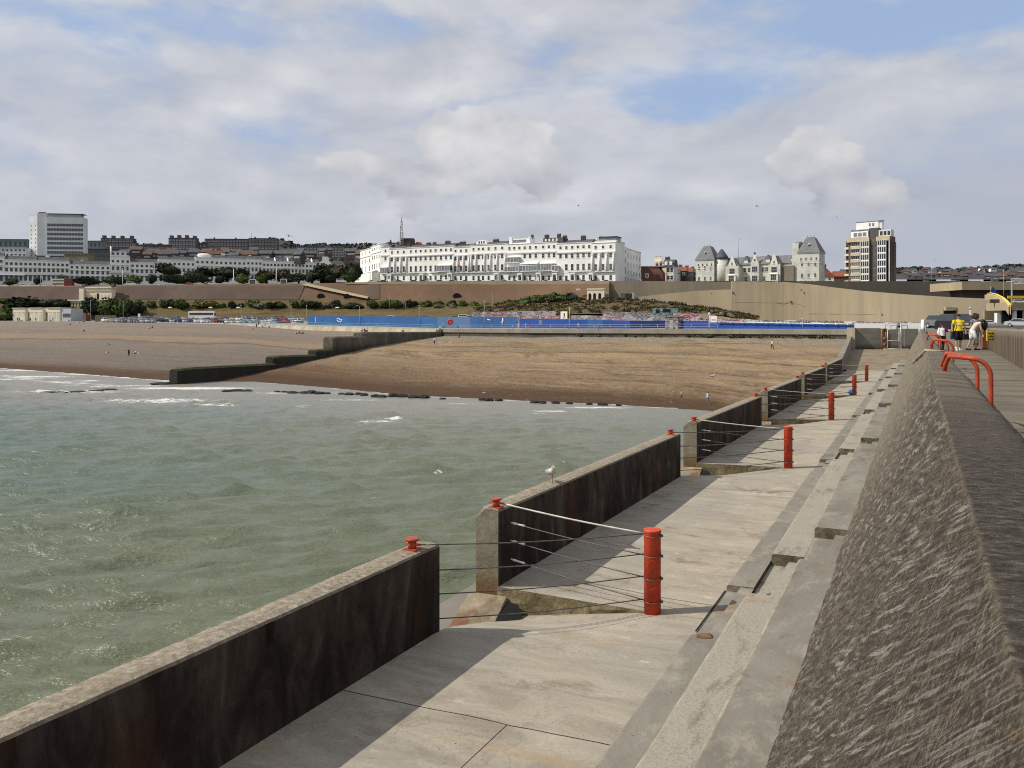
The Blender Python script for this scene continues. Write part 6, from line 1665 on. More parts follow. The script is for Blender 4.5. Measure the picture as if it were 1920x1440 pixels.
block('green_block', 'green-grey building left of the white slab block', -30, 49, 449, 1080, 'green_glass', 2, 9, .05, wframe='green_glass', roof='slate')
block('low_block', 'pale grey lower block in front of the green-grey building', -30, 47, 465, 1000, 'white_old', 2, 10, .05)
block('green_hall', 'dark green-grey hall right of the white slab block', 152, 190, 452, 1150, 'green_glass', 2, 5, .0, wframe='green_glass', roof='slate')
block('tan_block', 'low tan building between the slab block and the crescent', 120, 165, 476, 820, 'tan_dark', 1, 7, .0, wframe='tan_dark')
block('dark_block', 'dark roofed block behind the tall crescent pavilion', 165, 232, 467, 900, 'slate', 2, 8, .0, wframe='slate')
FL = [('brown-brick flats with a stepped roofline, leftmost of the skyline flats',189,248,447,1400,4,9),('small brown flats stepping down beside the leftmost skyline flats',248,254,455,1400,3,2),('tall brown-brick flats standing clear on the skyline',316,367,446.5,1400,5,8),('long dark flats left of the wooded ridge',384,463,448,1500,5,14),('broad dark-brick flats joined to the long dark flats, by the thin spire',466,519,447,1480,5,9),('low brown flats between the two skyline flats',254,316,459,1350,2,9),('dark low flats right of the tall skyline flats',367,386,456,1420,3,3),('brown flats on the slope under the wooded ridge',555,600,462,1500,4,7),('grey-brown flats left of the white seafront terrace',598,645,463,1450,4,8),('small brown flats beside the white terrace west wing',645,680,470,1300,3,6)]
for lab, p0, p1, tp, Y, r_, c_ in FL:
    o, W, H = block('flats', lab, p0, p1, tp, Y, 'flatbrick', r_, c_, R.uniform(-.05,.1), 'white_old' and 526, wframe='white_old', group='brown blocks of flats on the skyline', roof='slate')
    if p1-p0 > 40 and tp < 450 and p0 < 380:
        for k in (.08,.36,.64,.93): MB().box(W*k-2.2, W*k+2.2, 1, 8, H+.6, H+R.uniform(3,5.5)).build('roof_tower', MT['flatbrick'], o)
    else:
        for k in (.2,.7): chimney(o, W*k, 6, H+1, 2.4, 1.4, 2.2, 3)
# rows of small hillside houses
hk = random.Random(21)
HM = []
for i, (wm_, rm_) in enumerate((('brick_dark','oldtile'),('flatbrick','slate'),('brick_dark','slate'),('white','slate'),('flatbrick','oldtile'))):
    a = MB(); a.box(0,9,0,8,-3,5); a = a.mesh('wall', [MT[wm_]]); b = MB(); b.xprof([(-.6,5),(4,8.6),(8.6,5)], -.3, 9.3); b = b.mesh('roof', [MT[rm_]]); c = MB()
    c.box(1.4, 7.6, -.12, 0, 1.6, 3.4)
    c = c.mesh('windows', [MT['glass'] if wm_ == 'white' else MT['grey']]); HM.append((a, b, c))
def hillhouse(px, py, Y, kind, sc__, label, group):
    o = thing('hillside_house', label, 'house', pt(px, py, Y), hk.uniform(-.35,.35), group); o.scale = (sc__*hk.uniform(.9,1.6), sc__, sc__*hk.uniform(.9,1.15))
    for nm, me in zip(('wall','roof','window_front'), HM[kind]): put(nm, me, o)
for k in range(46):
    px = hk.uniform(190, 690); py = hk.uniform(476, 488); Y = 1000 - (py-468)*16
    hillhouse(px, py, Y, hk.choice([0,1,1,2,2,4]), .85, 'small brown house packed on the hillside behind the white crescent', 'small brown houses behind the crescent')
for k in range(54):
    px = hk.uniform(1686, 1925); py = hk.uniform(507, 526); Y = 1800 - (py-504)*36
    kd = hk.choice([0,0,1,1,2,4])
    hillhouse(px, py, Y, kd, .85, 'small reddish-brown house on the far eastern hillside', 'small brown houses on the eastern hillside')
for px, py, s_, lab in ((1741,515,1.5,'white gabled house high on the eastern hill, left of another white gable'),(1765,515,1.3,'white gabled house on the eastern hill, right of another white gable'),(1745,524,1.2,'low white house at the foot of the eastern hill behind the great wall'),(1858,507,1.0,'tiny white house near the eastern hilltop'),(1838,507,.9,'tiny white house left of the tiny hilltop house'),(1904,515,2.0,'large white gabled house at the right edge on the eastern hill'),(1911,514,2.2,'rightmost white gabled house on the eastern hill'),(1700,513,1.4,'white row house just right of the tower block on the far hill'),(1712,512,1.3,'second white row house right of the tower block on the far hill'),(1576,515,1.6,'long white house just left of the tower block on the far hill')):
    hillhouse(px, py, 1450, 3, s_*.72, lab, 'white houses on the eastern hill')

# ---- colonnades, shelters under the brown wall
o = thing('arched_front', 'cream arcaded building front set into the brown cliff wall', 'building', pt(162, 562.5, 421.5), -.22)
W = 54/F*421; 
MB().box(0, W, 0, 3, -3, 5.8).build('wall', MT['cream'], o); MB().box(-.3, W+.3, -.6, 3.2, 5.8, 6.5).build('cornice', MT['cream'], o); MB().box(-3.1, -.5, -1.4, 3, -3, 5.6).build('end_pier', MT['cream'], o)
MB().box(0, W, -.25, 0, 4.2, 4.5).build('band', MT['stone'], o)
a = MB(); a.yprof([(-.65,0),(.65,0),(.65,2.2)] + [(.65*math.cos(t_), 2.2+.7*math.sin(t_)) for t_ in np.linspace(0, math.pi, 8)][1:-1] + [(-.65,2.2)], -.08, 0); a.build('arched_door', MT['dark'], o, (W*.46, 0, .4))
for k in (.06,.22,.34,.60,.76,.9): MB().box(-.35,.35,-.06,0,.3,2.2).build('niche', MT['beige'], o, (W*k, 0, .2))
for k in (.12,.27,.64,.84): MB().box(-1.0,1.0,-.06,0,3.5,4.0).build('panel', MT['beige'], o, (W*k, 0, 0))
for k in (-.12, 1.03): MB().box(-.9,.9,0,1.8,6.5,8.0).build('corner_block', MT['slate'], o, (W*k, 0, 0))
o = thing('upper_loggia', 'cream loggia with a flat projecting roof above the low arcade', 'building', pt(122, 577.5, 408), -.25)
W = 44/F*408
m = MB(); m.box(0, W, 0, 4, 2.6, 3.4); m.box(-.6, W+.6, -.7, 4.4, 3.4, 3.9); m.build('roof_slab', MT['cream'], o); MB().box(.2, W-.2, 2.5, 4, -1, 2.6).build('back_wall', MT['dark'], o)
for i in range(7): MB().box(-.3,.3,0,.7,-1,2.6).build('column', MT['cream'], o, (.5+(W-1)*i/6, 0, 0))
o = thing('low_arcade', 'long low cream arcade of three blocks at the back of the shingle', 'building', pt(25, 601.5, 391), -.30)
m_ = 392/F
for x0, x1 in ((0,29),(40,70),(82,111)):
    b = MB().box(x0*m_, x1*m_, -.3, 6, -1, 23*m_).build('block', MT['cream'], o)
    MB().box(x0*m_-.2, x1*m_+.2, -.65, 6.2, 23*m_, 24.3*m_).build('cornice', MT['stone'], b)
    n = 3
    for i in range(n):
        c = x0*m_ + (x1-x0)*m_*(i+.5)/n
        MB().box(c-.75, c+.75, -.36, -.3, .2, 3.6).build('blind_panel', MT['stone'], b); MB().box(c-.8, c+.8, -.40, -.3, 3.7, 3.95).build('panel_head', MT['beige'], b)
for x0, x1 in ((29,40),(70,82)):
    b = MB().box(x0*m_, x1*m_, .4, 6, 3.8, 22*m_).build('link', MT['cream'], o)
    for k in (.06,.94): MB().box(x0*m_+(x1-x0)*m_*k-.35, x0*m_+(x1-x0)*m_*k+.35, .4, 1.1, -1, 3.8).build('column', MT['cream'], o)
    MB().box(x0*m_+.2, x1*m_-.2, 3, 3.4, -1, 3.8).build('doorway', MT['dark'], o)
MB().box(111*m_, 134*m_, 0, 7, -1, 22*m_).build('shade_grey_annex', MT['grey_block'], o); m = MB(); m.box(116*m_, 133*m_, -.1, 0, 1.6, 3.2); m.build('annex_opening', MT['slate'], o)  # the annex's shade is put into its grey colour
o = thing('kiosk', 'small dull red kiosk right of the low cream arcade', 'kiosk', pt(161, 601, 388)); MB().box(0,1.5,0,1.5,-.5,2.6).build('walls', MT['brick'], o); MB().frust(-.2,1.7,-.2,1.7,2.6,3.2,.5,.5).build('roof', MT['redtile'], o)
o = thing('timber_fence', 'pale green-brown timber fence at the left end of the car park', 'fence', pt(178, 602.5, 372)); m = MB()
for i in range(24): m.box(i*.38, i*.38+.34, 0, .06, -.3, 2.6 + .06*(i % 3))
m.build('boards', MT['wood'], o)
o = thing('notice_post', 'white notice board on a post among the parked cars, left of the coach', 'sign', pt(261, 602, 366)); MB().cyl((0,0),.06,0,2,6).build('post', MT['grey'], o); MB().box(-.5,.5,-.1,-.06,1.6,3.2).build('board', MT['blank'], o)
# bus shelters and road things on the upper road
for px, lab in ((473,'white bus shelter left of the tall lamp post on the upper road'),(531,'white bus shelter right of the tall lamp post on the upper road')):
    o = thing('bus_shelter', lab, 'shelter', pt(px-5.5, itp(px, CLT, 1)+.5, 428)); m = MB(); m.box(0,3.0,0,1.6,2.2,2.45); m.box(0,.1,0,1.6,0,2.2); m.box(2.9,3.0,0,1.6,0,2.2); m.build('frame', MT['white2'], o); MB().box(.1,2.9,1.4,1.45,0,2.2).build('back_pane', MT['glass_pale'], o)

# ================================================================== vegetation
def bushmesh(seed, mat, n=620, leaf=.085):
    rr = random.Random(seed); m = MB()
    for _ in range(7):
        a = rr.uniform(0, 6.28); d = rr.uniform(0,.55)
        leafblob(m, (d*math.cos(a), d*math.sin(a), rr.uniform(.25,.62)), rr.uniform(.28,.5), n//7, leaf, .8, rr)
    bmv = bmesh.new(); bmesh.ops.create_icosphere(bmv, subdivisions=2, radius=.50)
    vs = []
    for v in bmv.verts:
        q = v.co*(1+.35*mnoise.noise(v.co*2.2 + Vector((seed,0,0)))); vs.append((q.x*1.1, q.y*1.1, q.z*.72+.36))
    fs = [tuple(x.index for x in f.verts) for f in bmv.faces]; bmv.free(); m.add(vs, fs)
    return m.mesh('foliage', [MT[mat]])
BM = {k: [bushmesh(i*7+j, k) for i in range(3)] for j, k in enumerate(('leaf','leaf_dark','leaf_olive','leaf_grey','leaf_brown'))}
def bush(px, py, w, h, Y, kind, label, group=None, depth=None, name='bush', cat='bush'):
    s = w/F*Y/2; z = h/F*Y
    o = put(name, R.choice(BM[kind]), None, pt(px, py, Y), R.uniform(0, 6.28), (s/.95, (depth or s)/.95, z/.98))
    return tag(o, label, cat, group)
# terrace row under the brown wall
tb = [(12,600,60,24,395,'leaf'),(40,577,70,20,402,'leaf_dark'),(95,576,50,15,404,'leaf_dark'),(110,577,34,16,402,'leaf_dark'),(15,570,50,11,408,'leaf'),
 (176,588,40,30,398,'leaf_dark'),(205,590,50,32,397,'leaf'),(234,590,46,30,397,'leaf'),(256,590,34,26,396,'leaf_dark'),(262,573,12,11,404,'leaf'),
 (283,577,22,13,404,'leaf'),(308,577,22,15,404,'leaf'),(324,577,18,16,404,'leaf_dark'),(342,578,34,16,403,'leaf'),(376,577,30,15,404,'leaf_olive'),(396,577,34,14,404,'leaf_olive'),(415,577,20,9,404,'leaf'),
 (437,577,20,12,404,'leaf_dark'),(452,577,12,9,404,'leaf_dark'),(474,576,24,13,404,'leaf'),(484,577,24,9,403,'leaf_grey'),(508,577.5,28,11,403,'leaf_dark'),(526,577.5,26,12,403,'leaf_dark'),
 (552,577,20,15,403,'leaf'),(568,577,22,15,403,'leaf'),(588,577.5,28,14,402,'leaf_dark'),(612,577,20,10,402,'leaf_grey'),(632,577,22,15,401,'leaf_dark'),(655,578,30,11,400,'leaf_dark'),(674,578,22,9,399,'leaf_dark'),
 (700,577.5,26,15,398,'leaf'),(722,577.5,26,16,397,'leaf'),(745,577.5,30,15,396,'leaf'),(770,577.5,26,15,396,'leaf_dark'),(798,577.5,26,14,395,'leaf'),(820,578,24,14,394,'leaf'),(824,578.5,24,9,392,'leaf_grey'),(846,578,24,15,393,'leaf_dark'),(849,578.5,16,9,390,'leaf_grey'),(868,578,26,14,392,'leaf'),(890,578.5,26,13,391,'leaf'),(912,579,22,11,390,'leaf_olive'),
 (936,578,30,12,388,'leaf'),(962,576,34,14,386,'leaf'),(985,573,34,16,384,'leaf'),(1010,570,38,17,382,'leaf'),(1036,566,36,17,380,'leaf'),(1052,565,34,14,378,'leaf'),(1074,565,30,16,377,'leaf_dark'),(1088,566,22,10,376,'leaf_dark')]
kn = {'leaf':'green','leaf_dark':'dark green','leaf_olive':'yellow-green','leaf_grey':'silvery grey','leaf_brown':'brownish'}
def where_t(px):
    if px < 130: return 'behind the low cream arcade'
    if px < 270: return 'below the arcaded cream front, right of the low arcade'
    if px < 425: return 'on the terrace above the parked coach'
    if px < 580: return 'on the terrace above the parked cars, right of the coach'
    if px < 690: return 'on the terrace below the slanting pale coping'
    if px < 925: return 'on the terrace above the light blue hoarding'
    return 'climbing the bank towards the stone pavilion'
for px, py, w, h, Y, kd in tb:
    lab = f'{kn[kd]} bush {where_t(px)}'
    bush(px, py, w*1.32, h*1.12, Y, kd, lab, lab + 's')
# cliff-top trees
def tree(px, py, w, h, Y, kd, label, group=None):
    w *= 1.35; h *= 1.06
    o = thing('tree', label, 'tree', pt(px, py, Y), R.uniform(0, 6.28), group); s = w/F*Y/2; z = h/F*Y
    m = MB(); m.tube([(0,0,-1),(.05*s,0,z*.25),(.1*s,.05*s,z*.55)], [.10*s,.08*s,.04*s], 7)
    for a in (0.4,2.4,4.4): m.tube([(.05*s,0,z*.28),(.35*s*math.cos(a),.35*s*math.sin(a),z*.6)], [.05*s,.02*s], 5)
    m.build('trunk', MT['bark'], o)
    put('crown', R.choice(BM[kd]), o, (0,0,z*.12), R.uniform(0,6), (s/.95, s/.95, z*.9))
    put('crown', R.choice(BM[kd]), o, (s*.25,s*.1,z*.34), R.uniform(0,6), (s*.62, s*.62, z*.62)) if w > 36 else None
tt = [(317,520,46,29,470,'leaf_dark','round dark green tree standing clear in front of the crescent'),(356,524,26,19,455,'leaf_dark','low dark tree right of the round clear tree'),(385,523,40,22,455,'leaf_dark','dark spreading tree, leftmost of the pair before the curved-roof pavilion'),(425,525,58,26,452,'leaf_dark','large dark pine-like tree before the curved-roof pavilion'),(452,526,30,24,450,'leaf_dark','dark tree at the right end of the pine-like clump'),(500,528,40,22,446,'leaf_brown','brownish tree behind the bus shelters'),(530,528,38,24,446,'leaf_brown','brownish tree right of the second bus shelter'),(560,529,30,18,444,'leaf_olive','small olive tree below the rightmost crescent house'),(585,529,40,24,446,'leaf_dark','dark tree below the white gabled house'),(610,527,40,34,448,'leaf_dark','tree rising in front of the white gabled house'),(640,528,50,34,446,'leaf_brown','broad brownish-green tree left of the white terrace'),(662,529,42,36,444,'leaf_dark','dark rounded tree touching the west wing of the white terrace')]
for a in tt: tree(*a)
for i, (px, w, h, kd) in enumerate(((20,60,9,'leaf_dark'),(70,50,10,'leaf_dark'),(120,40,12,'leaf_dark'),(165,50,9,'leaf_dark'),(215,50,9,'leaf'),(250,44,10,'leaf'),(285,44,13,'leaf_dark'),(330,52,12,'leaf_dark'),(372,44,12,'leaf_dark'),(412,46,10,'leaf_dark'),(455,40,10,'leaf'),(490,36,10,'leaf'),(545,50,10,'leaf_dark'),(580,40,10,'leaf_dark'),(622,50,10,'leaf_dark'),(655,40,10,'leaf'))):
    seg_ = 'left of the round clear tree' if px < 300 else ('between the round clear tree and the bus shelters' if px < 480 else 'between the bus shelters and the white terrace')
    bush(px, itp(px, CLT, 1)-1.5, w*1.5, h*1.9, 440, kd, f'low roadside shrub {seg_}', f'low roadside shrubs {seg_}', 3, 'shrub', 'shrub')

# ================================================================== vehicles
def carmesh(kind):
    L, Wd, H = {'hatch':(4.0,1.72,1.48),'saloon':(4.5,1.76,1.42),'suv':(4.6,1.86,1.75),'van':(4.9,1.95,1.95)}[kind]
    sh = H*.58
    prof = {'hatch':[(-2,.28),(-2,.62),(-1.92,.82),(-1.15,.92),(1.75,.94),(1.98,.85),(2,.3)],'saloon':[(-2.25,.28),(-2.25,.6),(-2.15,.78),(-1.2,.9),(1.5,.95),(2.15,.92),(2.25,.6),(2.25,.3)],'suv':[(-2.3,.35),(-2.3,.8),(-2.2,1.0),(-1.3,1.08),(2.1,1.1),(2.28,.95),(2.3,.35)],'van':[(-2.45,.35),(-2.45,.8),(-2.35,1.0),(-1.6,1.15),(2.4,1.15),(2.45,1.0),(2.45,.35)]}[kind]
    m = MB(); w = Wd/2
    rows = []
    for x, k in ((-w,.0),(-w+.12,.05),(w-.12,.05),(w,.0)):
        rows.append([(x, p[0]*(1 if k else .985), p[1] + (0 if not k else .03)) for p in prof])
    m.grid(rows, 0, True); n = len(prof)
    m.add(rows[0], [tuple(range(n))]); m.add(rows[-1], [tuple(range(n-1,-1,-1))])
    m.add([r[0] for r in rows] + [r[-1] for r in rows], [(0,4,5,1),(1,5,6,2),(2,6,7,3)])
    zb = prof[3][1]
    a0, a1, b1, b0 = {'hatch':(-1.15,-.45,1.45,1.85),'saloon':(-1.2,-.4,.95,1.65),'suv':(-1.3,-.6,1.75,2.15),'van':(-1.6,-.8,2.3,2.42)}[kind]
    vs = [(-w+.06,a0,zb),(w-.06,a0,zb),(w-.06,b0,zb+.02),(-w+.06,b0,zb+.02),(-w+.2,a1,H-.05),(w-.2,a1,H-.05),(w-.2,b1,H-.05),(-w+.2,b1,H-.05),(-w+.3,a1+.12,H),(w-.3,a1+.12,H),(w-.3,b1-.12,H),(-w+.3,b1-.12,H)]
    m.add(vs, [(4,5,9,8),(5,6,10,9),(6,7,11,10),(7,4,8,11),(8,9,10,11),(0,1,5,4),(1,2,6,5),(2,3,7,6),(3,0,4,7)])
    body = m.mesh('body', [MT['grey']], True)
    g = MB(); V = [Vector(v) for v in vs]
    def quad(i, j, k, l, ins=.10, out=.012):
        P = [V[i], V[j], V[k], V[l]]; c = sum(P, Vector())/4; nn = (P[1]-P[0]).cross(P[2]-P[0]).normalized()
        if nn.dot(c - Vector((0,.3,zb))) < 0: nn = -nn
        g.add([p + (c-p)*ins + nn*out for p in P], [(0,1,2,3)])
    quad(0,1,5,4); quad(1,2,6,5); quad(2,3,7,6); quad(3,0,4,7)
    glass = g.mesh('windows', [MT['glass']])
    wh = MB()
    wh.tube([(-.11,0,0),(.11,0,0)], .32, 12, 0); wh.tube([(-.115,0,0),(.115,0,0)], .19, 10, 1)
    wheel = wh.mesh('wheel', [MT['tyre'], MT['galv']])
    hl = MB(); hl.box(-.22,.22,-.03,.03,-.08,.08); head = hl.mesh('headlight', [MT['blank']])
    return dict(body=body, glass=glass, wheel=wheel, head=head, L=L, W=Wd, y0=prof[0][0], zl=prof[1][1]+.05)
CK = {k: carmesh(k) for k in ('hatch','saloon','suv','van')}
COLS = {'silver':(.48,.49,.50),'white':(.78,.78,.76),'black':(.015,.015,.018),'dark blue':(.02,.035,.10),'grey':(.16,.17,.18),'red':(.32,.025,.02),'pale blue':(.22,.30,.40),'dark green':(.02,.06,.04)}
def car(p, rz, kind, col, label, group=None, lights=True, name='parked_car', cat='car'):
    o = thing(name, label, cat, p, rz, group); k = CK[kind]
    b = put('body', k['body'], o); repaint(b, 0, paint(col.replace(' ', '_'), COLS[col])); put('windows', k['glass'], o)
    for x in (-k['W']/2+.1, k['W']/2-.1):
        for y in (-k['L']*.31, k['L']*.31): put('wheel', k['wheel'], o, (x, y, .32))
    if lights:
        for x in (-k['W']/2+.32, k['W']/2-.32): put('headlight', k['head'], o, (x, k['y0']-.005, k['zl']))
    return o
cr = random.Random(4)
ORD = ['first','second','third','fourth','fifth','sixth','seventh','eighth','ninth','tenth','eleventh','twelfth','thirteenth','fourteenth','fifteenth','sixteenth','seventeenth','eighteenth','nineteenth','twentieth','twenty-first','twenty-second','twenty-third','twenty-fourth','twenty-fifth','twenty-sixth','twenty-seventh','twenty-eighth','twenty-ninth','thirtieth','thirty-first','thirty-second','thirty-third','thirty-fourth','thirty-fifth','thirty-sixth','thirty-seventh','thirty-eighth']
seqc = ['silver','dark blue','silver','white','grey','silver','black','dark blue','white','red','silver','pale blue','silver','black','silver','white','dark blue','silver','grey','pale blue']
i = 0
for px in np.arange(197, 574, 11.4):
    Y = np.interp(px, [190,420,580],[363,352,338]); z = itp(px, PZ, 1)+.02; col = seqc[(i*7+3) % 20]
    car(pt(px + cr.uniform(-1.2,1.2), 0, Y) * 1.0 + Vector((0,0,0)) - Vector((0,0,pt(px,0,Y).z - z)), .75 + cr.uniform(-.08,.08), cr.choice(['hatch','saloon','hatch','suv']), col, f'{col} car, {ORD[i]} from the left in the front car park row', 'cars in the front row of the car park', False); i += 1
i = 0
for px in np.arange(206, 572, 12.2):
    Y = np.interp(px, [190,420,580],[374,366,354]); z = itp(px, PZ, 1)*.6+.75; col = seqc[(i*3+8) % 20]
    car(pt(px + cr.uniform(-1.5,1.5), 0, Y) - Vector((0,0,pt(px,0,Y).z - z)), .75 + cr.uniform(-.1,.1), cr.choice(['hatch','saloon','suv','van']), col, f'{col} car, {ORD[i]} from the left in the rear car park row', 'cars in the rear row of the car park', False); i += 1
for i, (px, col, kd) in enumerate(((612,'silver','hatch'),(650,'black','hatch'),(735,'white','suv'),(785,'black','saloon'),(800,'dark blue','hatch'),(838,'silver','saloon'),(856,'red','hatch'),(872,'white','van'),(884,'silver','hatch'))):
    car(pt(px,0,352 - (px-600)*.1) - Vector((0,0,pt(px,0,352-(px-600)*.1).z - 1.75)), 1.4, kd, col, f'{col} car just showing over the hoarding top, {ORD[i]} from the left', 'cars behind the blue hoarding', False)
i = 0
for px in np.arange(214, 566, 13.0):
    Y = np.interp(px, [190,420,580],[385,379,370]); col = seqc[(i*11+5) % 20]
    car(pt(px + cr.uniform(-2,2), 0, Y) - Vector((0,0,pt(px,0,Y).z - 1.72)), .8 + cr.uniform(-.15,.15), cr.choice(['hatch','saloon','suv','van']), col, f'{col} car, {ORD[i]} from the left in the back car park row under the bank', 'cars in the back row of the car park', False) if not 345 < px < 402 else None; i += 1
# cars on the upper road
for i, (px, col, kd, rz) in enumerate(((3,'white','saloon',1.57),(9,'white','hatch',1.57),(47,'white','hatch',1.57),(64,'white','saloon',1.57),(80,'white','hatch',1.57),(247,'white','van',1.57),(298,'white','hatch',1.57),(356,'red','hatch',1.57),(374,'silver','saloon',1.57),(392,'red','saloon',1.57),(398,'white','hatch',1.57))):
    Y = itp(px, CLT, 2)+4; py = itp(px, CLT, 1)
    car(pt(px, py+1.2, Y), rz + cr.uniform(-.05,.05), kd, col, f'{col} car on the upper road, {ORD[i]} from the left edge', 'cars on the upper seafront road', False, 'passing_car')
o_ = car(pt(640, 530.5, 420), 1.57, 'van', 'white', 'white van parked left of the white terrace on the upper road', None, False, 'parked_van', 'van')
i = 0
for px in np.arange(700, 1150, 24.5):
    px += cr.uniform(-6,6); Y = itp(px, CLT, 2)+5; col = cr.choice(['black','silver','white','dark blue','red','grey'])
    car(pt(px, 530.6, Y), 1.57, cr.choice(['hatch','saloon']), col, f'{col} car before the white terrace, {ORD[i]} from its west end, half hidden', 'cars parked before the white terrace', False); i += 1
# coaches
o = thing('coach', 'white coach with a dark window band in the car park', 'coach', pt(353, 598.5, 385), .02)
m = MB(); m.box(0,11.6,0,2.5,.45,3.3); m.frust(0,11.6,0,2.5,3.3,3.45,.15,.15); m.build('body', MT['white2'], o); MB().box(.5,11.2,-.03,0,1.9,2.85).build('window_band', MT['glass'], o); MB().box(11.6,11.63,.15,2.35,1.6,3.0).build('windscreen', MT['glass'], o)
for x in (2.2,9.3): put('wheel', CK['van']['wheel'], o, (x, .02, .42), math.pi/2, (1,1.35,1.35))
o = thing('double_decker_bus', 'double-decker bus, cream sides and red rear, on the upper road', 'bus', pt(97, 538.3, 437), 0)
m = MB(); m.box(0,6.3,0,2.5,.4,4.3); m.build('front_body', MT['cream'], o); m = MB(); m.box(6.3,10.4,0,2.5,.4,4.35); m.build('rear_body', M('dark_red_bus_paint', (.22,.025,.03), .4, .1, 1), o)
for z0, z1 in ((1.3,2.15),(2.9,3.7)): MB().box(.4,6.2,-.03,0,z0,z1).build('window_band', MT['green_glass'], o)
MB().box(6.6,9.8,-.03,0,2.9,3.7).build('window_band', MT['glass'], o)
for x in (1.8,8.4): put('wheel', CK['van']['wheel'], o, (x, .02, .45), math.pi/2, (1,1.4,1.4))
# vehicles around the tunnel and pier root
Zr = -.42
def at_z(px, Y, z): p = pt(px, 0, Y); return Vector((p.x, p.y, z))
car(at_z(1783, 120, -.42), .2, 'suv', 'black', 'black off-road car behind the child, facing the pier', None, True)
car(at_z(1766, 92, -.44), .1, 'hatch', 'grey', 'grey car just behind the walking child', None, True)
car(at_z(1805, 190, -.42), 1.2, 'hatch', 'pale blue', 'pale blue car in front of the tunnel mouth', None, True)
car(at_z(1796, 78, -.80), .05, 'suv', 'black', 'black car with a white bumper right behind the yellow shirt', None, True)
m = MB(); m.box(-.92,.92,-2.40,-2.31,.50,.66); m.build('bumper', MT['blank'], [x for x in sc.objects if x.get('label','').startswith('black car with')][0])
m = MB(); m.box(.55,.90,-2.42,-2.33,.28,.48); m.build('number_plate', MT['blank'], [x for x in sc.objects if x.get('label','').startswith('black car with')][0])
car(at_z(1856, 262, -.3), 1.45, 'hatch', 'white', 'white car on the road beside the tunnel mouth', None, True, 'passing_car')
car(at_z(1897, 255, -.3), 1.2, 'saloon', 'black', 'black car under the yellow-edged ramp', None, True, 'passing_car')
car(at_z(1912, 148, -.45), .9, 'saloon', 'silver', 'silver car just above the brown parapet at the right edge', None, True, 'passing_car')
car(at_z(1911, 268, 8.0-1.6), 1.3, 'hatch', 'silver', 'silver car on the upper deck at the right edge', None, True)
# barrier rails along that road
o = thing('road_wall', 'long grey-brown roadside wall behind the brown parapet', 'wall'); a, b = pt(1838,0,200), pt(2300,0,165)
m = MB(); m.add([(a.x,a.y,-1),(b.x,b.y,-1),(b.x,b.y+.4,-1),(a.x,a.y+.4,-1),(a.x,a.y,.18),(b.x,b.y,.18),(b.x,b.y+.4,.18),(a.x,a.y+.4,.18)], BF); m.build('wall', MT['grey_conc'], o)

# ================================================================== lamp posts
def lamp(px, py0, py1, Y, label, group=None, mat='grey', arm=0, thick=.09):
    o = thing('lamp_post', label, 'lamp', pt(px, py0, Y), 0, group); h = (py0-py1)/F*Y
    MB().tube([(0,0,0),(0,0,h*.3),(0,0,h)], [thick*1.4, thick, thick*.7], 7).build('pole', MT[mat], o)
    m = MB()
    if arm: m.tube([(0,0,h),(arm*.5,0,h+.35),(arm,0,h+.3)], .05, 5); m.box(arm-.15 if arm > 0 else arm-.5, arm+.5 if arm > 0 else arm+.15, -.12,.12,h+.22,h+.34)
    else: m.tube([(0,0,h),(0,0,h+.25),(0,0,h+.4)], [.16,.22,.06], 7)
    m.build('lamp_head', MT['galv'], o)
lamp(438, 534, 505, 424, 'pale lamp post before the dark pine-like trees on the upper road', None, 'white2', 0, .2)
lamp(518, 533, 503, 422, 'pale lamp post between the two bus shelters', None, 'white2', 0, .2)
lamp(230, 536, 504, 428, 'white lamp post above the arcaded cream front', None, 'white_old', 0, .16)
lamp(76, 540, 515, 430, 'dark lamp post left of the double-decker bus', None, 'grey', 0, .12)
lamp(694, 529, 492, 415, 'lamp post standing before the west wing of the white terrace', None, 'white_old', 0, .14)
for px, a, b, Y, lab in ((298,603,562,360,'thin lamp post among the cars left of the coach'),(170,603,565,372,'thin lamp post by the timber fence'),(231,603,566,368,'thin lamp post behind the white kerb wall'),(452,602,574,352,'lamp post above the car park, right of the coach'),(546,602,576,345,'lamp post near the left end of the blue hoarding'),(575,604,574,336,'lamp post at the left end of the blue hoarding'),(674,612,575,290,'lamp post before the light blue hoarding, left of the groyne'),(730,580,552,392,'thin pole before the terrace bushes, middle of the brown wall'),(760,580,566,390,'short curved lamp on the terrace between bushes'),(908,614,566,240,'lamp post before the light blue hoarding, right of the lifebuoy'),(923,586,550,340,'thin pole behind the grey graffiti wall'),(786,614,574,268,'thin lamp post before the faded hoarding')):
    lamp(px, a, b, Y, lab, None, 'grey', -.9 if px in (760,674) else 0, .07)
for px, lab in ((319,'flat white lamp head post, left of three on the terrace edge'),(395,'flat white lamp head post, middle of three on the terrace edge'),(447,'flat white lamp head post, right of three on the terrace edge'),(633,'flat white lamp head post above the light blue hoarding')):
    o = thing('lamp_post', lab, 'lamp', pt(px, 591, 392)); MB().cyl((0,0),.07,-1,3.4,6).build('pole', MT['wood'], o); m = MB(); m.ell((0,0,3.5),1.0,.5,.32,10,6); m.build('lamp_head', MT['blank'], o)
lamp(1747, 528, 488, 400, 'thin double-armed lamp post against the sky right of the tower block', None, 'galv', 1.6, .06)
lamp(1882, 556, 504, 290, 'tall thin lamp post above the yellow ramp', None, 'grey', .6, .07)
lamp(1819, 615, 580, 150, 'white pole right of the tunnel mouth, between the walkers', None, 'white2', 0, .09)
lamp(1505, 614, 600, 172, 'small post on the sea wall before the eastern hoarding', None, 'galv', 0, .05)
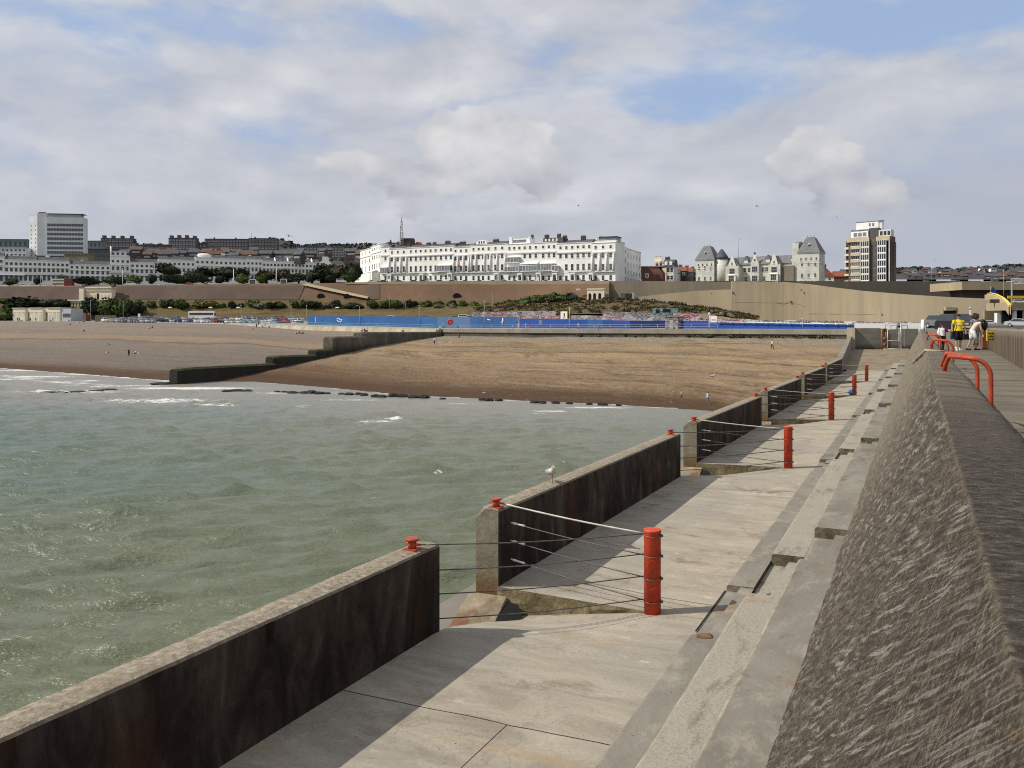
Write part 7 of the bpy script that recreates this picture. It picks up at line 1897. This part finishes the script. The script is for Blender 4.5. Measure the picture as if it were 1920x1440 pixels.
o = thing('spire', 'thin church spire pole rising behind the crescent roofs', 'spire', pt(471, 500, 900)); MB().tube([(0,0,0),(0,0,16),(0,0,36)], [2.0,.7,.15], 8).build('shaft', MT['slate'], o)

# ================================================================== birds
def gull(label, p, rz, pose='fly', s=1.0, dark=False, bank=0.0):
    o = thing('gull', label, 'gull', p, rz); o.rotation_euler = (0, bank, rz); o.scale = (s, s, s)
    w_, g_ = (MT['slate'], MT['black']) if dark else (M('gull_white', (.52,.50,.47), .8, .15, 6) if pose == 'stand' else MT['white2'], M('gull_grey', (.30,.31,.33), .8, .1, 3))
    if pose == 'fly':
        m = MB(); m.tube([(0,-.30,0),(0,-.22,.02),(0,-.08,.03),(0,.10,.02),(0,.24,0),(0,.36,0)], [.02,.055,.08,.075,.045,.03], 10); m.build('body', w_, o)
        for sx in (-1, 1):
            m = MB(); m.add([(sx*.05,-.12,.04),(sx*.30,-.20,.20),(sx*.68,-.08,.12),(sx*.66,-.03,.11),(sx*.30,-.02,.19),(sx*.05,.12,.04)], [(0,1,4,5),(1,2,3,4)] if sx > 0 else [(5,4,1,0),(4,3,2,1)]); m.build('wing', g_, o)
    else:
        bd = MB(); bd.tube([(0,.30,.235),(0,.24,.24),(0,.12,.265),(0,0,.285),(0,-.08,.315),(0,-.115,.36),(0,-.125,.395),(0,-.135,.43),(0,-.14,.46)], [.012,.035,.075,.088,.075,.052,.045,.046,.012], 14); bd.build('body', w_, o)
        m = MB(); m.tube([(0,-.17,.425),(0,-.215,.418),(0,-.235,.405)], [.014,.011,.004], 6); m.build('beak', MT['yellow'], o)
        for sx in (-1,1):
            m = MB(); m.ell((sx*.066,.06,.28), .03,.16,.055, 10, 6); m.tube([(sx*.055,.16,.27),(sx*.03,.30,.25),(sx*.015,.38,.24)], [.03,.018,.004], 6); m.build('wing', g_, o)
            m = MB(); m.tube([(sx*.035,0,.22),(sx*.035,.015,.11),(sx*.035,0,.012)], [.014,.009,.009], 6)
            for a in (-.5,0,.5): m.tube([(sx*.035,0,.01),(sx*.035+.05*math.sin(a),-.055*math.cos(a),.006)], .006, 4)
            m.build('leg', M('gull_leg', (.35,.22,.18), .7, .1, 5), o)
        for sx in (-1,1):
            m = MB(); m.ell((sx*.038,-.158,.437), .008,.008,.008, 6, 4); m.build('eye', MT['black'], o)
gull('grey and white gull standing on top of the second low wall', ST(10.85+2.95, -5.82, -2.79) , .35, 'stand', .72)
gull('white gull perched on the third low wall beside the second red anchor', on(1337, 711, -2.80) , 1.2, 'stand', .62)
gull('gull flying above the crescent, against the wooded ridge', pt(542, 443, 150), .9, 'fly', 1.0, True, .2)
gull('small dark bird high over the white terrace', pt(1084, 386, 130), 1.4, 'fly', .55, True)
gull('dark bird flying high above the gabled building', pt(1419, 387, 110), .5, 'fly', .5, True, .5)
gull('pale gull gliding left of the tower block top', pt(1572, 409, 130), .2, 'fly', .9)
gull('pale gull banking above the east stone tower', pt(1505, 447, 130), .3, 'fly', .9, False, -.6)

# ================================================================== people
def skin_mesh(nodes, edges, sub=2):
    me = bpy.data.meshes.new('tmp'); me.from_pydata([n[:3] for n in nodes], edges, []); me.update()
    o = bpy.data.objects.new('tmp', me); COL.objects.link(o)
    md = o.modifiers.new('s', 'SKIN'); md.use_smooth_shade = True
    for i, n in enumerate(nodes):
        r = n[3]; v = me.skin_vertices[0].data[i]; v.radius = r if isinstance(r, tuple) else (r, r); v.use_root = (i == 0)
    sb = o.modifiers.new('b', 'SUBSURF'); sb.levels = sub; sb.render_levels = sub
    dg = bpy.context.evaluated_depsgraph_get(); ev = o.evaluated_get(dg)
    out = bpy.data.meshes.new_from_object(ev); bpy.data.objects.remove(o); bpy.data.meshes.remove(me)
    out.polygons.foreach_set('use_smooth', [True]*len(out.polygons)); return out
def V3(*a): return Vector(a)
def pose_stand(walk=0.0, arm=0.0):
    J = dict(pel=V3(0,0,.94), spi=V3(0,0,1.12), che=V3(0,.01,1.32), nec=V3(0,.01,1.47), hea=V3(0,-.015,1.60))
    for s, k in ((-1,'L'),(1,'R')):
        J['sh'+k] = V3(s*.17,.01,1.40); J['el'+k] = V3(s*.23,.03 - s*walk*.3,1.13); J['wr'+k] = V3(s*.24,-.07 - s*walk*.55,.90)
        J['hi'+k] = V3(s*.09,0,.89); J['kn'+k] = V3(s*.10,-.03 + s*walk*.6,.50); J['an'+k] = V3(s*.10,.03 + s*walk*1.05,.085); J['to'+k] = V3(s*.11,-.13 + s*walk*1.05,.035)
    return J
def pose_sit():
    J = dict(pel=V3(0,0,.13), spi=V3(0,.05,.30), che=V3(0,.06,.52), nec=V3(0,.04,.67), hea=V3(0,.0,.80))
    for s, k in ((-1,'L'),(1,'R')):
        J['sh'+k] = V3(s*.17,.05,.60); J['el'+k] = V3(s*.24,-.08,.38); J['wr'+k] = V3(s*.14,-.30,.40)
        J['hi'+k] = V3(s*.09,-.02,.12); J['kn'+k] = V3(s*.13,-.38,.44); J['an'+k] = V3(s*.12,-.60,.08); J['to'+k] = V3(s*.12,-.76,.04)
    return J
def pose_lie():
    J = dict(pel=V3(0,0,.11), spi=V3(0,.18,.12), che=V3(0,.38,.16), nec=V3(0,.53,.20), hea=V3(0,.66,.26))
    for s, k in ((-1,'L'),(1,'R')):
        J['sh'+k] = V3(s*.17,.45,.18); J['el'+k] = V3(s*.28,.25,.06); J['wr'+k] = V3(s*.26,.0,.05)
        J['hi'+k] = V3(s*.09,-.04,.11); J['kn'+k] = V3(s*.11,-.42,.16); J['an'+k] = V3(s*.12,-.82,.07); J['to'+k] = V3(s*.13,-.90,.16)
    return J
def body_mesh(J, fingers=False, head=True):
    N_ = []; E = []; ix = {}
    def add(n, p, r, par=None):
        ix[n] = len(N_); N_.append((*p, r))
        if par is not None: E.append((ix[par], ix[n]))
    add('pel', J['pel'], (.14,.10)); add('spi', J['spi'], (.125,.095), 'pel'); add('che', J['che'], (.15,.105), 'spi'); add('nec', J['nec'], .052, 'che')
    add('nk2', J['nec'].lerp(J['hea'], .45), .055, 'nec'); add('hea', J['hea'], (.083,.096), 'nk2'); add('top', J['hea'] + (J['hea']-J['nec']).normalized()*.085, (.06,.07), 'hea')
    for k in 'LR':
        add('sh'+k, J['sh'+k], .062, 'che'); add('el'+k, J['el'+k], .041, 'sh'+k); add('wr'+k, J['wr'+k], .027, 'el'+k)
        d = (J['wr'+k]-J['el'+k]).normalized(); pm = J['wr'+k] + d*.07; add('pa'+k, pm, (.040,.018) if fingers else .034, 'wr'+k)
        if not fingers: add('fi'+k, pm + d*.08, .022, 'pa'+k)
        add('hi'+k, J['hi'+k], .088, 'pel'); add('kn'+k, J['kn'+k], .056, 'hi'+k); add('an'+k, J['an'+k], .036, 'kn'+k); add('to'+k, J['to'+k], .036, 'an'+k)
    me = skin_mesh(N_, E, 2 if fingers else 1)
    extra = MB()
    if fingers:
        for k, s in (('L',-1),('R',1)):
            d = (J['wr'+k]-J['el'+k]).normalized(); pm = J['wr'+k] + d*.07; x = d.orthogonal().normalized(); y = d.cross(x)
            if abs(x.y) < abs(y.y): x, y = y, x
            for i, L in enumerate((.070,.082,.078,.060)):
                b = pm + d*.022 + x*((i-1.5)*.018); extra.tube([b - d*.02, b + d*L*.45 + y*.008, b + d*L*.8 + y*.024, b + d*L*.92 + y*.042], [.0095,.009,.008,.006], 6)
            b = pm - x*.03; extra.tube([b - d*.035, b - x*.022 + d*.012 + y*.01, b - x*.022 + d*.045 + y*.022], [.012,.010,.007], 6)
        bmv = bmesh.new(); bmv.from_mesh(me); e2 = extra.mesh('tmp', []); bmv.from_mesh(e2); bmv.to_mesh(me); bmv.free(); bpy.data.meshes.remove(e2)
        me.polygons.foreach_set('use_smooth', [True]*len(me.polygons))
    me.name = 'body'; me.materials.clear(); me.materials.append(MT['skin']); return me
def shirt_mesh(J, sleeves=.6, loose=1.0):
    m = MB(); L = loose
    a, b, c, d = J['pel'], J['spi'], J['che'], J['nec']
    low = a.lerp(b, -.05)
    def ring(p, rx, ry, d_):
        xax = (J['shR']-J['shL']).normalized(); yax = d_.cross(xax).normalized()
        return [p + xax*(rx*math.cos(t)) + yax*(ry*math.sin(t)) for t in np.linspace(0, 2*math.pi, 15)]
    dd = (c-a).normalized()
    rows = [ring(low, .178*L, .135*L, dd), ring(a.lerp(b,.5), .172*L, .130*L, dd), ring(b, .165*L, .125*L, dd), ring(b.lerp(c,.6), .178*L, .130*L, dd), ring(c, .188*L, .130*L, dd), ring(c.lerp(d,.55), .165*L, .10*L, dd), ring(c.lerp(d,.88), .085, .07, dd), ring(d, .062, .062, dd)]
    m.grid(rows, 0, True)
    for k in 'LR':
        s, e, w = J['sh'+k], J['el'+k], J['wr'+k]; st = s.lerp(J['che'], .25)
        pts_ = [st, s, s.lerp(e, min(1, sleeves*1.0))]; rs = [.075*L, .074*L, .060*L]
        if sleeves > 1: pts_ += [e.lerp(w, .5), e.lerp(w, .95)]; rs += [.048, .042]
        m.tube(pts_, rs, 10)
    return m
def legs_mesh(J, length=1.0, loose=1.0):
    m = MB()
    for k in 'LR':
        h, n, a = J['hi'+k], J['kn'+k], J['an'+k]
        pts_ = [J['pel'].lerp(h, .6) + (J['pel']-h)*.25, h, h.lerp(n,.5), h.lerp(n, .98)]; rs = [.115*loose,.112*loose,.092*loose,.076*loose]
        if length > .6: pts_ += [n.lerp(a,.5), n.lerp(a, length)]; rs += [.066*loose,.058*loose]
        m.tube(pts_, rs, 10)
    m.ell(J['pel'], .165*loose, .125*loose, .12, 12, 6); return m
def hair_mesh(J, long=0.0, k=1.0):
    m = MB(); d = (J['hea']-J['nec']).normalized(); p = J['hea'] + d*.040 + Vector((0,.030,0))
    m.ell(p, .094*k, .104*k, .088*k, 12, 8, 0, -.35)
    if long: m.tube([p + Vector((0,.05,0)), p + Vector((0,.10,-.14)), p + Vector((0,.10,-.14-long*.5)), p + Vector((0,.07,-.14-long))], [.085,.10,.085,.03], 10)
    return m
def face(o, J):
    d = Vector((0,-1,0)); up = (J['hea']-J['nec']).normalized(); c = J['hea'] + Vector((0,0,.0))
    for s in (-1,1):
        m = MB(); m.ell(c + Vector((s*.032,-.089,.012)), .013,.008,.008, 8, 5); m.build('eye', MT['black'], o)
        m = MB(); m.ell(c + Vector((s*.088,.005,-.005)), .012,.022,.03, 8, 5); m.build('ear', MT['skin'], o)
    m = MB(); m.tube([c + Vector((0,-.092,.012)), c + Vector((0,-.108,-.022)), c + Vector((0,-.095,-.034))], [.008,.015,.012], 7); m.build('nose', MT['skin'], o)
    m = MB(); m.tube([c + Vector((-.024,-.088,-.055)), c + Vector((0,-.096,-.056)), c + Vector((.024,-.088,-.055))], [.003,.007,.003], 6); m.build('mouth', M('lips', (.35,.13,.10), .6, .1, 9), o)
def shoes(o, J, mat):
    for k in 'LR':
        a, t = J['an'+k], J['to'+k]; dr = (t-a); dr.z = 0; dr.normalize()
        m = MB(); m.tube([a - dr*.07 + V3(0,0,-.045), a + V3(0,0,-.04), t - dr*.04, t + dr*.05], [.036,.045,.042,.02], 8); m.build('shoe', mat, o)
PROTO = {}
def proto(kind):
    if kind not in PROTO:
        J = {'stand':pose_stand(.04), 'walk':pose_stand(.22), 'sit':pose_sit(), 'lie':pose_lie()}[kind]
        PROTO[kind] = (body_mesh(J), shirt_mesh(J).mesh('shirt', [MT['white']]), legs_mesh(J).mesh('trousers', [MT['white']]), hair_mesh(J).mesh('hair', [MT['hair']]))
    return PROTO[kind]
CL_ = {'white':(.75,.74,.72),'black':(.02,.02,.022),'dark':(.05,.05,.06),'navy':(.025,.03,.08),'red':(.35,.04,.04),'pink':(.6,.18,.28),'blue':(.10,.18,.40),'grey':(.22,.22,.23),'yellow':(.65,.52,.12),'pale':(.55,.50,.42)}
def person(p, kind, rz, shirt, legs, label, s=1.0, group=None):
    o = thing('person', label, 'person', p, rz, group); o.scale = (s, s, s)
    b, sh, lg, h = proto(kind); put('body', b, o); x = put('shirt', sh, o); repaint(x, 0, cloth(shirt, CL_[shirt])); y = put('trousers', lg, o); repaint(y, 0, cloth(legs, CL_[legs])); put('hair', h, o); return o
B = on_beach
for px, py, kd, rz, sh, lg, lab, s in ((241.5,667.5,'stand',.6,'black','black','person dressed in black standing alone on the western shingle',1.05),(197,648,'stand',1.8,'pale','pale','small pale person standing on the western shingle by a sitting one',.85),
 (206,646.5,'sit',-1.0,'white','dark','person in white sitting by the small pale standing one',1),(201,662,'lie',1.4,'pale','red','person lying on the shingle left of the one in black',1),(251,662,'sit',1.3,'blue','white','person in blue sitting right of the one in black',1),(257,663.5,'lie',-1.2,'white','navy','person lying right of the sitter in blue',1),
 (157,621.5,'sit',1.2,'grey','navy','person in grey sitting alone below the kiosk',1.05),(278,616,'lie',1.4,'white','blue','person in white lying at the back of the shingle below the car park',1.1),(286,615,'sit',-1.2,'dark','dark','person in dark clothes sitting by the one lying below the car park',1.1),
 (131,609.5,'sit',.8,'white','navy','person in white sitting in front of the grey annex',1.1),(147,605.5,'lie',1.4,'white','navy','person lying just below the kiosk at the shingle top',1.1),(158,604.5,'sit',-1.2,'navy','dark','person in navy sitting just below the kiosk',1.1),
 (461.5,619,'stand',.3,'white','white','person in white standing below the tan sea wall, left of the group',1),(474,617.5,'sit',.5,'white','red','small person in white sitting left of the dark group below the wall',.9),
 (481,614.5,'stand',.5,'red','dark','person in red standing, left end of the group below the tan wall',1.0),(485,611,'stand',-.6,'black','navy','person in black standing highest in the group below the tan wall',1.1),(492,614,'sit',.5,'white','navy','person in white sitting in the group below the tan wall',1.05),(497,614,'stand',1.2,'red','pale','person in red and pale trousers in the group below the tan wall',.9),(506,614.5,'sit',-1,'red','dark','person in red sitting at the right end of the group below the wall',1.05),
 (555.5,626.5,'sit',.6,'white','dark','person in white sitting, left of three on the shingle by the groyne',1.05),(562,625.5,'sit',-.3,'red','dark','person in red sitting, middle of three by the groyne',1.0),(568,626.5,'sit',-.9,'black','dark','person in black sitting, right of three by the groyne',1.05),
 (814.5,645.5,'stand',.2,'white','black','person in white shirt and black trousers standing at the groyne shadow',1.05),(823,643.5,'lie',1.5,'pink','pale','person in pink lying right of the one in white shirt',1.0),(842,642.5,'lie',1.2,'red','white','person lying on a red towel right of the one in pink',1.0),
 (861,634,'walk',1.2,'black','black','person in black walking along the foot of the grey sea wall',1.05),(1448,655,'walk',-.9,'yellow','black','person in pale yellow top and black trousers walking across the bare shingle',1.0),
 (1278,748,'walk',.8,'white','dark','child in white walking at the water edge, left of two',.68),(1327,757.5,'walk',.3,'white','blue','person in white top and blue trousers walking at the water edge, right of two',.95)):
    person(B(px, py), kd, rz, sh, lg, lab, s)
for i, (px, lab) in enumerate(((33,'left of the first arcade block'),(36,'by the left corner of the low arcade'),(41,'before the first arcade block'),(57,'by the first dark doorway'),(67,'before the middle arcade block'),(94,'by the second dark doorway'),(99,'just left of the third arcade block'),(117,'before the third arcade block'),(128,'at the right end of the third arcade block'),(9,'far left of the low arcade'))):
    Y = 383 if i % 2 else 381
    person(at_z(px, Y, 1.25), ('stand','walk','sit')[i % 3], R.uniform(0,6), R.choice(['dark','white','black','navy','grey']), R.choice(['dark','navy','black']), 'tiny figure standing ' + lab if i % 3 == 0 else ('tiny figure walking ' + lab if i % 3 == 1 else 'tiny figure sitting ' + lab), 1.05)
def on_groyne(px, py, z): k = gk(px); c = gA + gd*(k); return Vector((c.x, c.y, z))
for px, sh, lab in ((678.5,'white','person in white sitting on the groyne end, left of three'),(683.5,'black','person in black sitting on the groyne, middle of three'),(688.5,'yellow','person in yellow sitting on the groyne, right of three'),(756,'white','person in white sitting alone on the groyne top')):
    k = gk(px); Y = gA.y + gd.y*k; person(on_groyne(px, 0, (HY-622.2)/F*Y), 'sit', R.uniform(-.5,.5), sh, 'dark', lab, 1.0)
for px, Y, kd, sh, lg, lab, rz in ((832,256.8,'walk','white','dark','person in white walking by the lifebuoy on the promenade',1.5),(986,226,'walk','white','pale','person in white on the promenade, left of the tall yellow post',1.4),(991,226,'walk','dark','pale','person in dark top just right of one in white on the promenade',1.4),(1084,213.5,'walk','white','grey','person in white on the promenade, right of the tall yellow post',-1.4),(1124,208.5,'walk','pink','dark','person in pink top on the promenade before the dark blue hoarding',1.4)):
    person(at_z(px, Y, -1.25), kd, rz, sh, lg, lab, 1.0)
o = person(at_z(1356, 321, (HY-590)/F*321), 'stand', 0, 'white', 'dark', 'person standing among the graffiti at the scrub slope end', 1.0)
m = MB(); m.tube([(0,-.25,.30),(0,0,.34),(0,.25,.36),(0,.38,.48),(0,.46,.48)], [.06,.13,.12,.09,.04], 8)
for x in (-.07,.07):
    for y in (-.2,.22): m.tube([(x,y,.3),(x,y-.02,.15),(x,y,0)], [.045,.03,.025], 6)
m.tube([(0,-.27,.36),(0,-.40,.5)], [.03,.012], 5); tag(m.build('dog', MT['white2'], None, at_z(826.5, 257, -1.25), 1.5), 'small white dog beside the person by the lifebuoy', 'dog')

# --- the three people on the walkway
Ps = wz(45)
J = pose_stand(.10)
J['elL'] = V3(-.26,.05,1.14); J['wrL'] = V3(-.27,-.02,.92); J['elR'] = V3(.27,.05,1.15); J['wrR'] = V3(.30,-.04,.93)
o = thing('person', 'person in yellow t-shirt and black shorts walking towards the camera with a black shoulder bag', 'person', at_z(1797, 40.2, Ps), -.25)
put('body', body_mesh(J, True), o); sm = shirt_mesh(J, .75, 1.13).build('t_shirt', cloth('bright_yellow', (.78,.56,.015)), o)
m = MB()
for i in range(4): m.box(-.11+i*.058, -.07+i*.058, -.160, -.152, 1.22, 1.30 - .02*(i % 2))
m.build('chest_print', MT['blank'], sm)
legs_mesh(J, .4, 1.18).build('shorts', cloth('black_shorts', (.012,.012,.014)), o); hair_mesh(J, 0, 1.06).build('hair', MT['hair'], o); face(o, J); shoes(o, J, MT['blank'])
m = MB()
for k in 'LR': m.tube([J['an'+k] + V3(0,0,.10), J['an'+k] + V3(0,0,-.01)], [.047,.044], 8)
m.build('socks', MT['blank'], o)
tp = thing('shoulder_bag', 'black bag with a long strap hanging at the side of the person in yellow', 'bag', at_z(1797, 40.2, Ps), -.25)
m = MB(); m.tube([(-.17,-.13,1.42),(-.19,-.15,1.2),(-.23,-.12,1.0),(-.25,0,.88)], .022, 6); m.tube([(-.17,.12,1.42),(-.22,.15,1.1),(-.25,.06,.88)], .022, 6); m.build('strap', MT['black'], tp)
m = MB(); m.box(-.31,-.22,-.12,.16,.55,.90); m.build('pouch', MT['black'], tp)
J = pose_stand(.12); 
for k, s in (('L',-1),('R',1)): pass
J['elR'] = V3(.34,.03,1.20); J['wrR'] = V3(.52,0,1.30); J['elL'] = V3(-.25,.0,1.13); J['wrL'] = V3(-.22,-.16,.98); J['hea'] = V3(-.02,-.03,1.59)
o = thing('person', 'child in white top and crimson jacket walking beside the red rails, arm held out', 'person', at_z(1766.5, 41.2, Ps), -.15); o.scale = (.74,.74,.74)
put('body', body_mesh(J, True), o); shirt_mesh(J, .5, 1.06).build('white_top', cloth('white_top', (.78,.76,.78)), o)
m = MB(); JJ = J
rows = []
for z, r in ((.72,.24),(.95,.225),(1.2,.215),(1.38,.20)):
    rows.append([(r*math.cos(t), .02+r*.72*math.sin(t), z) for t in np.linspace(-.75, math.pi*.93, 14)])
m.grid(rows, 0, True); m.tube([J['shR'].lerp(J['che'],.2), J['shR'], J['elR']], [.09,.085,.07], 10); m.build('jacket', cloth('crimson', (.42,.015,.09)), o)
m = MB(); m.tube([J['elR'].lerp(J['shR'],.1), J['elR'], J['wrR']], [.062,.058,.045], 10); m.tube([J['shL'], J['elL'], J['wrL']], [.072,.06,.045], 10); m.build('sleeve', cloth('white_top', (.78,.76,.78)), o)
legs_mesh(J, .95, 1.0).build('trousers', cloth('dark', CL_['dark']), o); hair_mesh(J, .16, 1.06).build('hair', MT['hair'], o); face(o, J); shoes(o, J, MT['black'])
# woman bending forward
J = dict(pel=V3(0,0,.92), spi=V3(0,-.07,1.08), che=V3(0,-.20,1.25), nec=V3(0,-.33,1.34), hea=V3(0,-.46,1.34))
for s, k in ((-1,'L'),(1,'R')):
    J['sh'+k] = V3(s*.16,-.28,1.30); J['el'+k] = V3(s*.21,-.33,1.02); J['wr'+k] = V3(s*.18,-.40,.80)
    J['hi'+k] = V3(s*.085,0,.88); J['kn'+k] = V3(s*.10,-.05+s*.10,.48); J['an'+k] = V3(s*.10,.05+s*.17,.085); J['to'+k] = V3(s*.11,-.11+s*.17,.035)
o = thing('person', 'person with long dark hair in white shorts and beige top bending forward', 'person', at_z(1823.5, 41.5, Ps), 1.25)
put('body', body_mesh(J, True), o); shirt_mesh(J, .3, .98).build('beige_top', cloth('beige_top', (.62,.54,.44)), o); legs_mesh(J, .4, 1.12).build('white_shorts', cloth('white_shorts', (.78,.77,.75)), o)
m = MB(); h = J['hea']; m.ell(h + V3(0,.01,.05), .105,.12,.105, 12, 8); m.tube([h + V3(0,-.02,.06), h + V3(.02,-.11,-.05), h + V3(0,-.10,-.25), h + V3(0,-.05,-.42)], [.09,.10,.09,.03], 10); m.tube([h + V3(0,.10,.05), h + V3(0,.0,-.16), h + V3(0,-.02,-.36)], [.08,.09,.03], 10); m.build('hair', MT['hair'], o); face(o, J); shoes(o, J, MT['black'])
o = thing('shoulder_bag', 'small black bag hanging in front of the bending person', 'bag', at_z(1811, 41.3, Ps + .50), 0)
m = MB(); m.frust(-.15,.15,-.06,.06,0,.30,.05,.02); m.build('pouch', MT['black'], o); m = MB(); m.tube([(-.08,0,.29),(.0,0,.62),(.10,0,.29)], .014, 5); m.build('strap', MT['black'], o)
o = thing('person', 'person with curly brown hair standing behind the bending one', 'person', at_z(1829, 45.5, Ps+.05), 3.0)
Jb = pose_stand(.05); put('body', proto('stand')[0], o); x = put('shirt', proto('stand')[1], o); repaint(x, 0, cloth('grey', CL_['grey'])); x = put('trousers', proto('stand')[2], o); repaint(x, 0, cloth('grey', CL_['grey']))
m = MB(); leafblob(m, Jb['hea'] + V3(0,.02,.03), .19, 120, .045, .95); m.ell(Jb['hea'] + V3(0,.02,.03), .16,.16,.15, 12, 8); m.build('hair', MT['hair_brown'], o)
# ================================================================== sky, sun, camera
SUN = Vector((-1.025, -.15, 1.0)).normalized()
el = math.asin(SUN.z); az = math.atan2(SUN.x, SUN.y)
w = bpy.data.worlds.new('World'); sc.world = w; w.use_nodes = True
g = NT(w.node_tree); bg = w.node_tree.nodes['Background']
sky = g.n('ShaderNodeTexSky', sky_type='NISHITA'); sky.sun_disc = False; sky.sun_elevation = el; sky.sun_rotation = az
sky.air_density = 1.0; sky.dust_density = 1.0; sky.ozone_density = 1.5
STR = .10
d = g.vmath('NORMALIZE', g.co('Generated')); p = g.xyz(d)
def dirv(px, py): return Vector(((px-HX)/F, 1, (HY-py)/F)).normalized()
warp = g.vmath('SCALE', g.vmath('SUBTRACT', g.noise(g.mapping(d, scale=(3,3,6)), 2.2, 5, .6, 0, 1), (.5,.5,.5)))
warp.node.inputs['Scale'].default_value = .10
dw = g.vmath('ADD', d, warp)
def blob_(px, py, rx, rz, soft=1.0, src=None):
    c = dirv(px, py)
    v = g.vmath('MULTIPLY', g.vmath('SUBTRACT', src or dw, tuple(c)), (F/rx, F/rx, F/rz))
    return g.step(g.vmath('LENGTH', v), 1.0, 1.0 - soft)
def fbm(off=(0,0,0), sc_=(2.6,2.6,6.0)): return g.noise(g.mapping(d, scale=sc_, loc=off), 2.0, 9, .53, .25)
n1 = fbm(); n2 = fbm((.05,.02,-.16))
wisp = g.noise(g.mapping(d, scale=(2.4,2.4,9), rot=(0,.16,0), loc=(3,1,2)), 1.8, 8, .58, .5)
cover = g.math('ADD', g.math('MULTIPLY', n1, .72), g.math('MULTIPLY', wisp, .28))
# clear blue patches
for px, py, rx, rz, s_ in ((1420,95,640,120,.19),(1130,175,300,60,.14),(1800,20,420,80,.14),(420,70,340,60,.15),(120,10,280,60,.12),(1330,150,240,60,.10),(880,205,220,34,.11),(760,50,420,60,.13),(500,225,240,30,.06)):
    cover = g.math('SUBTRACT', cover, g.math('MULTIPLY', blob_(px, py, rx, rz), s_))
low = g.step(p[2], .20, .02)
cover = g.math('ADD', cover, g.math('MULTIPLY', low, .16))
cov = g.step(cover, .24, .50)
shade = g.math('ADD', .52, g.math('MULTIPLY', g.math('SUBTRACT', n1, n2), 2.0), None, True)
cc = g.ramp(shade, [(.0,(.435,.455,.51)),(.45,(.545,.56,.605)),(.75,(.635,.645,.68)),(1.0,(.73,.735,.75))])
cc = g.mix(g.step(wisp, .42, .72, 0, .35), cc, (.66,.675,.72))
# greyer, bluer to the right and near the horizon
rt = g.step(p[0], .10, .48, 0, .78)
cc = g.mix(g.math('MULTIPLY', rt, g.step(p[2], .33, .08)), cc, (.43,.46,.535))
cc = g.mix(g.step(p[2], .16, .01, 0, .55), cc, (.475,.50,.565))
# billowing cumulus banks
cb = g.noise(g.mapping(d, scale=(1,1,1.35)), 13, 7, .47, .1); cb2 = g.noise(g.mapping(d, scale=(1,1,1.35), loc=(.020,.0,-.024)), 13, 7, .47, .1)
bil = g.math('ADD', .5, g.math('MULTIPLY', g.math('SUBTRACT', cb, cb2), 2.2), None, True)
m1 = None
for px, py, rx, rz in ((700,305,150,80),(860,275,165,85),(985,290,110,80),(790,330,260,75),(1500,315,95,80),(1590,335,110,75),(1650,350,80,65)):
    b_ = blob_(px, py, rx, rz, .85)
    m1 = b_ if m1 is None else g.math('MAXIMUM', m1, b_)
ms = g.math('MULTIPLY', g.step(g.math('ADD', m1, g.math('MULTIPLY', g.math('SUBTRACT', cb, .5), 1.9)), .22, .52), g.step(m1, .02, .2))
grad = g.step(p[2], .115, .225)
cumc = g.ramp(g.math('ADD', g.math('MULTIPLY', bil, .62), g.math('MULTIPLY', grad, .40)), [(.15,(.40,.42,.48)),(.45,(.54,.55,.59)),(.75,(.70,.69,.70)),(1.0,(.84,.82,.80))])
nish = g.mix(1.0, sky.outputs[0], (1.0,1.0,1.0), 'MULTIPLY')
blue = g.mix(.75, g.mix(1.0, nish, (STR,)*3, 'MULTIPLY'), (.40,.53,.78))
col = g.mix(g.math('MULTIPLY', cov, .93), blue, cc)
col = g.mix(g.math('MULTIPLY', ms, .78), col, cumc)
under = g.step(p[2], 0, -.04)
col = g.mix(under, col, (.30,.31,.31))
col = g.mix(1.0, col, (1/STR,)*3, 'MULTIPLY')
g.set(bg.inputs[0], col); bg.inputs[1].default_value = STR

sl_ = bpy.data.lights.new('sun', 'SUN'); sl_.energy = 4.3; sl_.angle = math.radians(.55); sl_.color = (1.0, .945, .84)
so = bpy.data.objects.new('sun', sl_); COL.objects.link(so); so.rotation_euler = SUN.to_track_quat('Z', 'Y').to_euler(); so.location = (-80, -20, 120)
cam = bpy.data.cameras.new('camera'); co_ = bpy.data.objects.new('camera', cam); COL.objects.link(co_)
co_.location = (0,0,0); co_.rotation_euler = (math.pi/2, 0, 0)
cam.sensor_width = 36; cam.lens = F/1920*36; cam.shift_y = -(720-HY)/1920; cam.clip_start = .1; cam.clip_end = 9000
sc.camera = co_
sc.view_settings.view_transform = 'Standard'; sc.view_settings.look = 'None'; sc.view_settings.exposure = 0; sc.view_settings.gamma = 1
sc.cycles.use_denoising = False; sc.cycles.filter_width = 1.05; sc.cycles.max_bounces = 5; sc.cycles.diffuse_bounces = 3; sc.cycles.glossy_bounces = 3
sc.cycles.sample_clamp_direct = 1.6; sc.cycles.sample_clamp_indirect = 3
sc.cycles.use_adaptive_sampling = True; sc.cycles.adaptive_threshold = .01
